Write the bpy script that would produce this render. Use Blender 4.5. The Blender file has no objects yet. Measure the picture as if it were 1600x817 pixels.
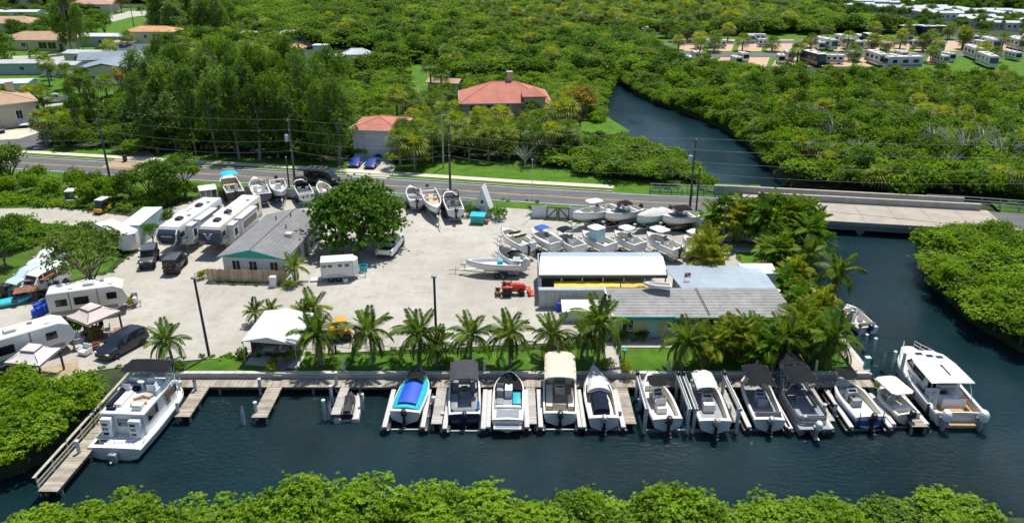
import bpy, bmesh, math, random
import numpy as np
from math import sin, cos, tan, pi, radians as R, atan2, hypot
from mathutils import Vector, Matrix, noise, Euler
sc = bpy.context.scene
COL = sc.collection
# ---------------------------------------------------------------- camera
FPX, YH = 1244.0, -110.0
TH = math.atan((408.5 - YH) / FPX)
CH = cos(TH) / 0.026
cd = bpy.data.cameras.new("camera")
cam = bpy.data.objects.new("camera", cd)
COL.objects.link(cam)
cam.location = (0, 0, CH)
cam.rotation_euler = (pi / 2 - TH, 0, 0)
cd.sensor_fit = 'HORIZONTAL'
cd.sensor_width = 36
cd.lens = 36 * FPX / 1600
cd.clip_start = 1
cd.clip_end = 6000
sc.camera = cam
# ---------------------------------------------------------------- sky, sun, exposure
SUN_EL, SUN_AZ = R(69), R(24)
w = bpy.data.worlds.new("World")
sc.world = w
w.use_nodes = True
nt = w.node_tree
sky = nt.nodes.new("ShaderNodeTexSky")
sky.sky_type = 'NISHITA'
sky.sun_disc = False
sky.sun_elevation = SUN_EL
sky.sun_rotation = SUN_AZ
sky.air_density = 1.0
sky.dust_density = 0.6
nt.links.new(sky.outputs[0], nt.nodes["Background"].inputs[0])
nt.nodes["Background"].inputs[1].default_value = 0.11
sd = bpy.data.lights.new("sun", 'SUN')
sd.energy = 4.6
sd.angle = R(0.53)
sd.color = (1.0, 0.955, 0.88)
sun = bpy.data.objects.new("sun", sd)
COL.objects.link(sun)
to_sun = Vector((sin(SUN_AZ) * cos(SUN_EL), cos(SUN_AZ) * cos(SUN_EL), sin(SUN_EL)))
sun.rotation_euler = (-to_sun).to_track_quat('-Z', 'Y').to_euler()
sun.location = to_sun * 200
sc.view_settings.view_transform = 'Standard'
sc.view_settings.look = 'None'
sc.view_settings.exposure = 0.3
sc.view_settings.gamma = 1.0
sc.view_settings.use_curve_mapping = False
sc.cycles.max_bounces = 6
sc.cycles.diffuse_bounces = 2
sc.cycles.glossy_bounces = 3
sc.cycles.transmission_bounces = 4
sc.cycles.transparent_max_bounces = 6
sc.cycles.caustics_reflective = False
sc.cycles.caustics_refractive = False
# ---------------------------------------------------------------- layout helper: where the ray of a survey point meets height z
def P(px, py, z=0.0):
 u = (px - 800) / FPX
 v = (408.5 - py) / FPX
 d = (u, cos(TH) + v * sin(TH), -sin(TH) + v * cos(TH))
 t = (z - CH) / d[2]
 return Vector((d[0] * t, d[1] * t, z))
def PP(pts, z=0.0):
 return [P(a, b, z) for a, b in pts]
# ---------------------------------------------------------------- materials
MATS = {}
def srgb(h):
 h = h.lstrip('#')
 c = [int(h[i:i + 2], 16) / 255 for i in (0, 2, 4)]
 return tuple(((x + 0.055) / 1.055) ** 2.4 if x > 0.04045 else x / 12.92 for x in c)
class NT:
 def __init__(s, m):
  m.use_nodes = True
  s.t = m.node_tree
  s.b = s.t.nodes["Principled BSDF"]
  s.out = s.t.nodes["Material Output"]
 def n(s, typ, **kw):
  nd = s.t.nodes.new(typ)
  for k, v in kw.items():
   setattr(nd, k, v)
  return nd
 def l(s, a, b):
  s.t.links.new(a, b)
 def noise(s, vec, scale, detail=4, rough=0.55, dist=0.0):
  nd = s.n("ShaderNodeTexNoise")
  nd.inputs["Scale"].default_value = scale
  nd.inputs["Detail"].default_value = detail
  nd.inputs["Roughness"].default_value = rough
  nd.inputs["Distortion"].default_value = dist
  if vec is not None:
   s.l(vec, nd.inputs["Vector"])
  return nd.outputs[0]
 def ramp(s, fac, stops):
  nd = s.n("ShaderNodeValToRGB")
  e = nd.color_ramp.elements
  while len(e) < len(stops):
   e.new(0.5)
  for i, (p, c) in enumerate(stops):
   e[i].position = p
   e[i].color = (*c[:3], 1) if len(c) >= 3 else (c[0],) * 3 + (1,)
  s.l(fac, nd.inputs[0])
  return nd.outputs[0]
 def mix(s, fac, a, b, mode='MIX'):
  nd = s.n("ShaderNodeMix", data_type='RGBA', blend_type=mode)
  for sock, v in ((nd.inputs[0], fac), (nd.inputs[6], a), (nd.inputs[7], b)):
   if hasattr(v, 'links'):
    s.l(v, sock)
   elif isinstance(v, (int, float)):
    sock.default_value = v
   else:
    sock.default_value = (*v[:3], 1)
  return nd.outputs[2]
 def bump(s, h, strength, dist=0.05):
  nd = s.n("ShaderNodeBump")
  nd.inputs["Strength"].default_value = strength
  nd.inputs["Distance"].default_value = dist
  s.l(h, nd.inputs["Height"])
  s.l(nd.outputs[0], s.b.inputs["Normal"])
def M(name, col=(.5, .5, .5), rough=.5, metal=0., var=.12, scale=1.5, bump=0., coat=0., dirt=0., spec=None):
 """plain surface: colour with soft mottling, a little grime, fine relief"""
 if name in MATS:
  return MATS[name]
 if isinstance(col, str):
  col = srgb(col)
 m = bpy.data.materials.new(name)
 k = NT(m)
 tc = k.n("ShaderNodeTexCoord").outputs["Object"]
 f = k.noise(tc, scale, 5, .6)
 a = tuple(c * (1 - var) for c in col)
 b = tuple(min(.95, c * (1 + var)) for c in col)
 c = k.ramp(f, [(.3, a), (.7, b)])
 if dirt:
  g = k.noise(tc, scale * 2.7, 6, .7, .4)
  c = k.mix(k.ramp(g, [(.45, (0,)), (.72, (dirt,))]), c, tuple(x * .45 for x in col))
 k.l(c, k.b.inputs["Base Color"])
 k.b.inputs["Roughness"].default_value = rough
 k.b.inputs["Metallic"].default_value = metal
 if coat:
  k.b.inputs["Coat Weight"].default_value = coat
 if spec is not None:
  k.b.inputs["Specular IOR Level"].default_value = spec
 if bump:
  k.bump(k.noise(tc, scale * 12, 4), bump, .03)
 MATS[name] = m
 return m
def leafmat(name, dark, light, trans=.35, hue_noise=.35):
 if name in MATS:
  return MATS[name]
 m = bpy.data.materials.new(name)
 k = NT(m)
 geo = k.n("ShaderNodeNewGeometry")
 oi = k.n("ShaderNodeObjectInfo")
 f = k.noise(geo.outputs["Position"], hue_noise, 3, .6)
 mt = k.n("ShaderNodeMath", operation='MULTIPLY_ADD')
 k.l(geo.outputs["Random Per Island"], mt.inputs[0])
 mt.inputs[1].default_value = .38
 k.l(f, mt.inputs[2])
 m2 = k.n("ShaderNodeMath", operation='MULTIPLY_ADD')
 k.l(oi.outputs["Random"], m2.inputs[0])
 m2.inputs[1].default_value = .3
 k.l(mt.outputs[0], m2.inputs[2])
 c = k.ramp(m2.outputs[0], [(.52, dark), (1.08, light)])
 k.l(c, k.b.inputs["Base Color"])
 k.b.inputs["Roughness"].default_value = .5
 k.b.inputs["Specular IOR Level"].default_value = .25
 tr = k.n("ShaderNodeBsdfTranslucent")
 k.l(k.mix(1.0, c, (1.25, 1.2, .45), 'MULTIPLY'), tr.inputs["Color"])
 mx = k.n("ShaderNodeMixShader")
 mx.inputs[0].default_value = trans
 k.l(k.b.outputs[0], mx.inputs[1])
 k.l(tr.outputs[0], mx.inputs[2])
 k.l(mx.outputs[0], k.out.inputs["Surface"])
 MATS[name] = m
 return m
# ---------------------------------------------------------------- mesh builder
class MB:
 def __init__(s, mat=None):
  s.v = []; s.f = []; s.mi = []; s.mats = []; s.cur = 0; s.T = None
  if mat:
   s.use(mat)
 def use(s, mat):
  if mat not in s.mats:
   s.mats.append(mat)
  s.cur = s.mats.index(mat)
  return s
 def add(s, pts, faces):
  o = len(s.v)
  if s.T is not None:
   pts = [s.T @ Vector(p) for p in pts]
  s.v.extend([tuple(p) for p in pts])
  for f in faces:
   s.f.append([i + o for i in f]); s.mi.append(s.cur)
  return s
 def quad(s, *p):
  return s.add(p, [list(range(len(p)))])
 def box(s, x0, x1, y0, y1, z0, z1):
  p = [(x, y, z) for z in (z0, z1) for y in (y0, y1) for x in (x0, x1)]
  return s.add(p, [(0, 2, 3, 1), (4, 5, 7, 6), (0, 1, 5, 4), (2, 6, 7, 3), (0, 4, 6, 2), (1, 3, 7, 5)])
 def rbox(s, x0, x1, y0, y1, z0, z1, c=.05):
  """box with chamfered vertical and top edges"""
  c = min(c, (x1 - x0) * .45, (y1 - y0) * .45, (z1 - z0) * .45)
  def ring(i, z):
   a, b, e, d = x0 + i, x1 - i, y0 + i, y1 - i
   return [(a + c, e, z), (b - c, e, z), (b, e + c, z), (b, d - c, z), (b - c, d, z), (a + c, d, z), (a, d - c, z), (a, e + c, z)]
  return s.loft([ring(0, z0), ring(0, z1 - c), ring(c * .35, z1 - c * .3), ring(c, z1)])
 def obox(s, c, d, rz=0., rx=0., ry=0.):
  M_ = Matrix.Translation(c) @ Euler((rx, ry, rz)).to_matrix().to_4x4()
  a, b, e = d[0] / 2, d[1] / 2, d[2] / 2
  p = [M_ @ Vector((x, y, z)) for z in (-e, e) for y in (-b, b) for x in (-a, a)]
  return s.add(p, [(0, 2, 3, 1), (4, 5, 7, 6), (0, 1, 5, 4), (2, 6, 7, 3), (0, 4, 6, 2), (1, 3, 7, 5)])
 def loft(s, rings, closed=True, cap0=True, cap1=True):
  n = len(rings[0]); pts = [p for r in rings for p in r]; fs = []
  for i in range(len(rings) - 1):
   for j in range(n if closed else n - 1):
    k = (j + 1) % n
    fs.append((i * n + j, i * n + k, (i + 1) * n + k, (i + 1) * n + j))
  if cap0: fs.append(list(range(n))[::-1])
  if cap1: fs.append([(len(rings) - 1) * n + j for j in range(n)])
  return s.add(pts, fs)
 def tube(s, path, r, n=6, caps=True):
  path = [Vector(p) for p in path]
  rings = []
  for i, p in enumerate(path):
   t = (path[min(i + 1, len(path) - 1)] - path[max(i - 1, 0)])
   t = t.normalized() if t.length > 1e-9 else Vector((0, 0, 1))
   a = t.cross(Vector((0, 0, 1)) if abs(t.z) < .95 else Vector((1, 0, 0))).normalized()
   b = t.cross(a)
   rr = r[i] if isinstance(r, (list, tuple)) else r
   rings.append([p + (a * cos(2 * pi * j / n) + b * sin(2 * pi * j / n)) * rr for j in range(n)])
  return s.loft(rings, True, caps, caps)
 def cyl(s, p0, p1, r0, r1=None, n=10):
  return s.tube([p0, p1], [r0, r0 if r1 is None else r1], n)
 def lathe(s, prof, c=(0, 0, 0), n=12, axis='Z'):
  rings = []
  for r, z in prof:
   ring = []
   for j in range(n):
    a = 2 * pi * j / n
    x, y = r * cos(a), r * sin(a)
    ring.append((c[0] + x, c[1] + y, c[2] + z) if axis == 'Z' else ((c[0] + z, c[1] + x, c[2] + y) if axis == 'X' else (c[0] + x, c[1] + z, c[2] + y)))
   rings.append(ring)
  return s.loft(rings)
 def ell(s, c, r, nu=10, nv=6):
  return s.lathe_e(c, r, nu, nv)
 def lathe_e(s, c, r, nu, nv):
  rings = []
  for i in range(nv + 1):
   a = -pi / 2 + pi * i / nv
   q = max(cos(a), .02)
   rings.append([(c[0] + r[0] * q * cos(2 * pi * j / nu), c[1] + r[1] * q * sin(2 * pi * j / nu), c[2] + r[2] * sin(a)) for j in range(nu)])
  return s.loft(rings)
 def extrude(s, prof, x0, x1):
  """profile of (y, z) points extruded along x"""
  n = len(prof)
  return s.loft([[(x0, y, z) for y, z in prof], [(x1, y, z) for y, z in prof]])
 def prism(s, poly, z0, z1):
  return s.loft([[(p[0], p[1], z0) for p in poly], [(p[0], p[1], z1) for p in poly]])
 def build(s, name, parent=None, smooth=True, ang=32, bevel=0., label=None, clean=True):
  me = bpy.data.meshes.new(name)
  me.from_pydata(s.v, [], s.f)
  for m in s.mats:
   me.materials.append(m)
  if len(s.mats) > 1:
   me.polygons.foreach_set("material_index", s.mi)
  if clean:
   bm = bmesh.new(); bm.from_mesh(me)
   if bevel:
    bmesh.ops.remove_doubles(bm, verts=bm.verts, dist=.0005)
    es = [e for e in bm.edges if len(e.link_faces) == 2 and e.calc_face_angle(0) > .6]
    bmesh.ops.bevel(bm, geom=es, offset=bevel, segments=2, affect='EDGES', profile=.6, clamp_overlap=True)
   bmesh.ops.recalc_face_normals(bm, faces=bm.faces)
   bm.to_mesh(me); bm.free()
  if smooth:
   me.polygons.foreach_set("use_smooth", [True] * len(me.polygons))
   me.set_sharp_from_angle(angle=R(ang))
  me.update()
  o = bpy.data.objects.new(name, me)
  COL.objects.link(o)
  if parent is not None:
   o.parent = parent
  if label:
   o['label'] = label
  return o
def tag(o, label, cat, group=None):
 o['label'] = label; o['category'] = cat
 if group: o['group'] = group
 return o
def kind(o, k):
 o['kind'] = k
 return o
def thing(name, label, cat, loc=(0, 0, 0), rz=0., group=None):
 o = bpy.data.objects.new(name, None)
 o.empty_display_size = .3
 COL.objects.link(o)
 o.location = loc; o.rotation_euler = (0, 0, rz)
 return tag(o, label, cat, group)
def copy_tree(o, loc=None, rz=None, label=None, parent=None, scale=None, group=None):
 c = o.copy(); COL.objects.link(c)
 if parent is not None: c.parent = parent
 if loc is not None: c.location = loc
 if rz is not None: c.rotation_euler = (c.rotation_euler[0], c.rotation_euler[1], rz)
 if scale is not None: c.scale = scale if hasattr(scale, '__len__') else (scale,) * 3
 if label: c['label'] = label
 if group: c['group'] = group
 for ch in list(o.children):
  copy_tree(ch, parent=c)
 return c
def mesh_copy(o, parent, loc=(0, 0, 0), rot=(0, 0, 0), scale=(1, 1, 1)):
 c = o.copy(); COL.objects.link(c); c.parent = parent
 c.location = loc; c.rotation_euler = rot; c.scale = scale
 return c
def inside(poly, x, y):
 r = False; j = len(poly) - 1
 for i in range(len(poly)):
  xi, yi = poly[i][0], poly[i][1]; xj, yj = poly[j][0], poly[j][1]
  if (yi > y) != (yj > y) and x < (xj - xi) * (y - yi) / (yj - yi) + xi:
   r = not r
  j = i
 return r
def pdist(poly, x, y):
 b = 1e9; n = len(poly)
 for i in range(n):
  ax, ay = poly[i][0], poly[i][1]; bx, by = poly[(i + 1) % n][0], poly[(i + 1) % n][1]
  dx, dy = bx - ax, by - ay
  t = max(0, min(1, ((x - ax) * dx + (y - ay) * dy) / (dx * dx + dy * dy + 1e-9)))
  b = min(b, hypot(x - ax - t * dx, y - ay - t * dy))
 return b
# ================================================================ THE SETTING
WZ = -1.2
# outline of the water (canal, basin); bank lines hidden behind crowns are taken at crown height
WATER = [Vector(p) for p in ((-62, 42, 0), (-48, 43.5, 0), (-40, 45.8, 0), (-36.4, 48.2, 0), (-34.6, 51, 0), (-33.6, 55, 0), (-32.8, 60, 0), (31.1, 60, 0), (31, 70, 0), (30.8, 82, 0), (33, 90, 0), (37.5, 98, 0), (36, 106, 0))]
WATER += PP([(1150, 285), (1120, 262), (1055, 218), (992, 198), (955, 188), (936, 164), (932, 148)], 3.6)
WATER += PP([(950, 133), (978, 130), (1000, 148), (1052, 169), (1102, 186), (1144, 205), (1176, 228), (1212, 266), (1228, 286)], -1.0)
WATER += [Vector(p) for p in ((54, 104, 0), (58, 98, 0), (53.5, 91, 0), (49, 86, 0), (47.3, 80, 0), (47, 72, 0), (48.5, 66, 0), (55, 61.5, 0), (68, 58, 0), (90, 55, 0), (90, 40, 0), (60, 40.5, 0), (45, 41.5, 0), (33, 42.2, 0), (16, 42.4, 0), (0, 42.6, 0), (-20, 42, 0), (-33, 41.3, 0), (-45, 40.5, 0), (-60, 39, 0))]
YARD = PP([(-200, 640), (-200, 470), (0, 470), (70, 452), (175, 425), (205, 395), (160, 358), (60, 348), (-120, 345), (-120, 322), (0, 326), (90, 324), (200, 338), (280, 322), (330, 303), (400, 308), (735, 330), (772, 312), (836, 316), (828, 341), (1086, 364), (1192, 378), (1245, 392), (1240, 440), (1216, 505)]) + [Vector((26, 66.5, 0)), Vector((9, 66, 0)), Vector((-27, 62.6, 0)), Vector((-33, 61.5, 0)), Vector((-38, 60, 0)), Vector((-60, 60, 0))]
def sheet(name, poly, mat, z, k='structure', seg=None):
 from mathutils.geometry import tessellate_polygon
 tri = tessellate_polygon([[Vector((p[0], p[1], 0)) for p in poly]])
 me = bpy.data.meshes.new(name)
 fs = []
 for t in tri:
  (ax, ay), (bx, by), (cx, cy) = [(poly[i][0], poly[i][1]) for i in t]
  ar = (bx - ax) * (cy - ay) - (cx - ax) * (by - ay)
  if abs(ar) > 1e-7: fs.append(tuple(t) if ar > 0 else tuple(t)[::-1])
 me.from_pydata([(p[0], p[1], z) for p in poly], [], fs); me.update()
 me.materials.append(mat)
 o = bpy.data.objects.new(name, me); COL.objects.link(o)
 o['kind'] = k
 return o
def ground_mat():
 m = bpy.data.materials.new("undergrowth"); k = NT(m)
 pos = k.n("ShaderNodeNewGeometry").outputs["Position"]
 a = k.noise(pos, .35, 6, .65); b = k.noise(pos, 2.2, 5, .7)
 c = k.ramp(a, [(.35, (.012, .022, .006)), (.5, (.03, .055, .010)), (.68, (.07, .075, .025))])
 c = k.mix(k.ramp(b, [(.4, (0,)), (.7, (.7,))]), c, (.02, .035, .008))
 k.l(c, k.b.inputs["Base Color"]); k.b.inputs["Roughness"].default_value = .95
 k.bump(b, .8, .3)
 return m
def gravel_mat():
 m = bpy.data.materials.new("crushed_shell"); k = NT(m)
 pos = k.n("ShaderNodeNewGeometry").outputs["Position"]
 a = k.noise(pos, .07, 5, .6); b = k.noise(pos, .6, 6, .65, .5); g = k.noise(pos, 9, 6, .75)
 c = k.ramp(a, [(.3, srgb('#a09b92')), (.5, srgb('#b3afa6')), (.7, srgb('#c1bdb4'))])
 c = k.mix(k.ramp(b, [(.48, (0,)), (.72, (.7,))]), c, srgb('#99917f'))
 c = k.mix(k.ramp(g, [(.3, (.5,)), (.62, (0,))]), c, srgb('#91897c'))
 c = k.mix(k.ramp(k.noise(pos, .55, 4, .7, .8), [(.62, (0,)), (.72, (.45,))]), c, srgb('#857d70'))
 # wheel tracks: long streaks running between the gate and the rows of boats
 mp = k.n("ShaderNodeMapping"); mp.inputs["Scale"].default_value = (.5, .035, .1); mp.inputs["Rotation"].default_value = (0, 0, R(-58))
 k.l(pos, mp.inputs[0])
 tr = k.noise(mp.outputs[0], 1.7, 5, .6, 1.2)
 c = k.mix(k.ramp(tr, [(.5, (0,)), (.72, (.16,))]), c, srgb('#cfcbc4'))
 mp2 = k.n("ShaderNodeMapping"); mp2.inputs["Scale"].default_value = (.04, .6, .1); mp2.inputs["Rotation"].default_value = (0, 0, R(-12))
 k.l(pos, mp2.inputs[0])
 t2 = k.noise(mp2.outputs[0], 1.9, 5, .6, .9)
 c = k.mix(k.ramp(t2, [(.52, (0,)), (.7, (.28,))]), c, srgb('#99948b'))
 k.l(c, k.b.inputs["Base Color"]); k.b.inputs["Roughness"].default_value = .95
 k.b.inputs["Specular IOR Level"].default_value = .1
 k.bump(g, .5, .06)
 return m
def grass_mat(name, d, l, dry=(.14, .13, .04)):
 m = bpy.data.materials.new(name); k = NT(m)
 pos = k.n("ShaderNodeNewGeometry").outputs["Position"]
 a = k.noise(pos, .5, 6, .65); g = k.noise(pos, 11, 5, .8); p = k.noise(pos, .22, 4, .6)
 c = k.ramp(a, [(.3, d), (.68, l)])
 c = k.mix(k.ramp(p, [(.55, (0,)), (.75, (.6,))]), c, dry)
 c = k.mix(k.ramp(g, [(.3, (.65,)), (.6, (0,))]), c, tuple(x * .4 for x in d))
 k.l(c, k.b.inputs["Base Color"]); k.b.inputs["Roughness"].default_value = .9
 k.b.inputs["Specular IOR Level"].default_value = .15
 k.bump(g, 1.0, .12)
 return m
MG_GRAVEL = gravel_mat()
MG_LAWN = grass_mat("mown_lawn", (.050, .135, .010), (.13, .27, .022))
MG_WILD = grass_mat("rough_grass", (.045, .11, .012), (.12, .22, .025), (.2, .17, .06))
def asphalt_mat():
 m = bpy.data.materials.new("asphalt"); k = NT(m)
 pos = k.n("ShaderNodeNewGeometry").outputs["Position"]
 a = k.noise(pos, .3, 5, .6); g = k.noise(pos, 14, 4, .7)
 mp = k.n("ShaderNodeMapping"); mp.inputs["Rotation"].default_value = (0, 0, R(13)); mp.inputs["Scale"].default_value = (.02, .9, 1)
 k.l(pos, mp.inputs[0]); t = k.noise(mp.outputs[0], 1.6, 4, .6)
 c = k.ramp(a, [(.3, (.085, .086, .092)), (.7, (.125, .126, .13))])
 c = k.mix(k.ramp(t, [(.45, (0,)), (.65, (.5,))]), c, (.17, .17, .17))
 c = k.mix(k.ramp(g, [(.35, (.4,)), (.6, (0,))]), c, (.05, .05, .055))
 k.l(c, k.b.inputs["Base Color"]); k.b.inputs["Roughness"].default_value = .9
 return m
MG_ASPH = asphalt_mat()
MC_CONC = M("concrete", (.42, .40, .35), .9, var=.14, scale=.8, bump=.2, dirt=.35)
MC_CONCL = M("sunlit_concrete", (.56, .52, .40), .9, var=.12, scale=.6, bump=.2, dirt=.2)  # paler, yellower concrete with the sunlit tone put into its colour
MC_YEL = M("yellow_road_paint", (.55, .34, .05), .7, var=.2, scale=.6, dirt=.4)
MC_WHP = M("white_road_paint", (.62, .62, .6), .7, var=.2, scale=.6, dirt=.4)
# ground: one sheet, finer near the banks, sunk under the water
def axis(lo, hi, f0, f1):
 a = [f0]; s = 1.0
 while a[-1] < f1: a.append(a[-1] + 1.0)
 x = a[-1]; s = 2.0
 while x < hi: x += s; s *= 1.35; a.append(x)
 x = f0; s = 2.0
 while x > lo: x -= s; s *= 1.35; a.insert(0, x)
 return a
def build_ground():
 xs = axis(-2600, 2600, -66, 92); ys = axis(-600, 3200, 30, 206)
 X, Y = np.meshgrid(np.array(xs), np.array(ys))
 ins = np.zeros(X.shape, bool); dist = np.full(X.shape, 1e9)
 W = [(p[0], p[1]) for p in WATER]; n = len(W)
 for i in range(n):
  (ax, ay), (bx, by) = W[i], W[(i + 1) % n]
  if ay != by:
   c = ((ay > Y) != (by > Y)) & (X < (bx - ax) * (Y - ay) / (by - ay) + ax)
   ins ^= c
  dx, dy = bx - ax, by - ay
  t = np.clip(((X - ax) * dx + (Y - ay) * dy) / (dx * dx + dy * dy), 0, 1)
  dist = np.minimum(dist, np.hypot(X - ax - t * dx, Y - ay - t * dy))
 Z = np.where(ins, -.3 - np.clip(dist / 2.0, 0, 1) * 2.9, -.06 - .25 * np.clip(1 - dist / 1.5, 0, 1))
 v = np.stack([X, Y, Z], -1).reshape(-1, 3)
 nx, ny = len(xs), len(ys)
 f = []
 for j in range(ny - 1):
  for i in range(nx - 1):
   a = j * nx + i
   f.append((a, a + 1, a + nx + 1, a + nx))
 me = bpy.data.meshes.new("ground"); me.from_pydata(v.tolist(), [], f)
 me.materials.append(ground_mat()); me.update()
 o = bpy.data.objects.new("ground", me); COL.objects.link(o); o['kind'] = 'structure'
build_ground()
def water_mat():
 m = bpy.data.materials.new("canal_water"); k = NT(m)
 pos = k.n("ShaderNodeNewGeometry").outputs["Position"]
 a = k.noise(pos, .08, 4, .6)
 c = k.ramp(a, [(.35, (.004, .016, .018)), (.65, (.006, .026, .034))])
 k.l(c, k.b.inputs["Base Color"])
 k.b.inputs["Roughness"].default_value = .06
 k.b.inputs["IOR"].default_value = 1.33
 k.b.inputs["Specular IOR Level"].default_value = .31
 mp = k.n("ShaderNodeMapping"); mp.inputs["Scale"].default_value = (1, 1.7, 1); mp.inputs["Rotation"].default_value = (0, 0, R(18))
 k.l(pos, mp.inputs[0])
 b1 = k.noise(mp.outputs[0], 1.7, 6, .66, .7)
 calm = k.ramp(k.noise(pos, .05, 3, .5), [(.38, (.25,)), (.62, (1,))])
 mu = k.n("ShaderNodeMath", operation='MULTIPLY'); k.l(b1, mu.inputs[0]); k.l(calm, mu.inputs[1])
 k.bump(mu.outputs[0], 1.0, .26)
 return m
sheet("water", [Vector((-80, 28, 0)), Vector((110, 28, 0)), Vector((110, 112, 0)), Vector((60, 215, 0)), Vector((10, 215, 0)), Vector((10, 112, 0)), Vector((25, 100, 0)), Vector((25, 62.5, 0)), Vector((-80, 62.5, 0))], water_mat(), WZ)
yard = sheet("yard", YARD, MG_GRAVEL, 0.0)
# ------------------------------------------------ road
YL = [(-260, 236), (-60, 248), (38, 255), (218, 266), (400, 276.6), (618, 291), (800, 303.5), (954, 312.5), (1075, 319.5), (1260, 331), (1520, 346), (1700, 357), (2000, 375)]
RC = [P(*p) for p in YL]
def offset(line, d):
 out = []
 for i, p in enumerate(line):
  t = (line[min(i + 1, len(line) - 1)] - line[max(i - 1, 0)]).normalized()
  out.append(Vector((p.x - t.y * d, p.y + t.x * d, p.z)))
 return out
def dens(line, st=4.0):
 out = []
 for a, b in zip(line[:-1], line[1:]):
  n = max(1, int((b - a).length / st))
  out += [a.lerp(b, i / n) for i in range(n)]
 return out + [line[-1]]
RC = dens(RC)
def rz_(x):   # the carriageway lifts a little onto the bridge
 return .36 * max(0, 1 - max(0, abs(x - 50) - 13) / 16) if abs(x - 50) < 29 else 0
def ribbon(name, line, d0, d1, mat, z, k='structure', h=0.):
 a = offset(line, d0); b = offset(line, d1)
 mb = MB(mat)
 rings = []
 for p, q in zip(a, b):
  zz = z + rz_(p.x)
  if h: rings.append([(p.x, p.y, zz - .3), (q.x, q.y, zz - .3), (q.x, q.y, zz + h), (p.x, p.y, zz + h)])
  else: rings.append([(p.x, p.y, zz), (q.x, q.y, zz)])
 mb.loft(rings, bool(h), bool(h), bool(h))
 o = mb.build(name, smooth=False)
 if not h and o.data.polygons[0].normal.z < 0: o.data.flip_normals()
 if k: o['kind'] = k
 return o
LAND = [p for p in RC]
for q in ([p for p in RC if p.x < 35.5], [p for p in RC if p.x > 61.5]): ribbon("verge", q, -6.2, 10.5, MG_LAWN, .004)
road = ribbon("road", RC, -3.6, 3.6, MG_ASPH, .02)
for d in (-.16, .07):
 ribbon("road_marking", RC, d, d + .11, MC_YEL, .026)
for d in (-3.3, 3.16):
 ribbon("road_marking", RC, d, d + .13, MC_WHP, .026)
WALK = [p for p in RC if p.x < 17]
ribbon("sidewalk", WALK, 5.3, 6.9, MC_CONCL, .0, h=.1)
ribbon("kerb", WALK, 3.75, 3.98, MC_CONC, .0, h=.12)
# side street
ss = [P(60, 236), P(64, 214), P(66, 200), P(20, 186), P(-60, 176)]
sheet("side_street", PP([(-120, 240), (50, 239), (76, 232), (82, 214), (60, 207), (-120, 232)]), MG_ASPH, .012)
sheet("driveway_pavement", PP([(-120, 226), (30, 217), (62, 207), (45, 200), (0, 203), (-120, 208)]), MC_CONCL, .016)
sheet("driveway_pavement", PP([(158, 262), (212, 263), (243, 246), (232, 236), (190, 243)]), M("brown_paver", (.36, .26, .17), .9, var=.2, scale=2, bump=.3), .03)
sheet("driveway_pavement", PP([(540, 275), (605, 280), (618, 262), (612, 246), (566, 243), (548, 255)]), MC_CONC, .03)
# lawns and clearings beyond the road
sheet("lawn", PP([(-150, 325), (-150, 262), (60, 263), (235, 275), (340, 296), (270, 318), (150, 318), (60, 325)]), MG_WILD, -.02)
sheet("lawn", PP([(-150, 480), (-150, 350), (100, 352), (160, 365), (195, 395), (165, 425), (60, 452), (0, 470)]), MG_WILD, -.015)
sheet("lawn", PP([(-150, 205), (0, 190), (90, 195), (120, 165), (290, 150), (320, 90), (210, 60), (240, 15), (120, 10), (-150, 60)]), MG_LAWN, -.03)
sheet("lawn", PP([(600, 262), (615, 256), (700, 246), (780, 250), (860, 258), (965, 285), (965, 292), (800, 286), (620, 276)]), MG_LAWN, -.02)
sheet("lawn", PP([(640, 150), (625, 98), (690, 104), (725, 138), (725, 158)]), MG_LAWN, -.02)
sheet("lawn", PP([(830, 205), (900, 182), (948, 182), (985, 205), (930, 215), (860, 215)]), MG_LAWN, -.02)
sheet("lawn", PP([(1495, 124), (1495, 106), (1700, 104), (1700, 128)]), MG_LAWN, -.02)
sheet("lawn", PP([(1040, 118), (1000, 58), (1200, 40), (1320, 44), (1640, 68), (1700, 110), (1495, 112), (1330, 104), (1200, 104)]), MG_LAWN, -.04)
sheet("street", PP([(-150, 125), (0, 111), (60, 100), (115, 92), (170, 84), (172, 77), (112, 84), (70, 86), (20, 88), (20, 93), (60, 92), (0, 104), (-150, 116)]), MC_CONC, -.01)
sheet("street", PP([(35, 176), (100, 163), (180, 158), (178, 154), (100, 158), (60, 168)]), MC_CONC, -.01)
sheet("street", PP([(150, 32), (200, 18), (245, 17), (245, 24), (205, 27), (170, 36)]), MC_CONC, -.01)
# lawns by the seawall
sheet("lawn", [Vector(p) for p in ((-28.5, 60.1, 0), (8.1, 60.1, 0), (8.3, 64.6, 0), (0, 64, 0), (-12, 63.4, 0), (-26, 62.9, 0), (-29, 61.6, 0))], MG_LAWN, .012)
sheet("lawn", [Vector(p) for p in ((9.4, 60.1, 0), (29.6, 60.1, 0), (29.4, 70, 0), (29.2, 88, 0), (26.6, 88, 0), (26.6, 66.6, 0), (9.8, 66.6, 0))], MG_LAWN, .012)
path_o = sheet("path", [Vector(p) for p in ((8.3, 60.1, 0), (9.5, 60.1, 0), (9.9, 67.6, 0), (8.7, 67.6, 0))], MC_CONC, .03)
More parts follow.
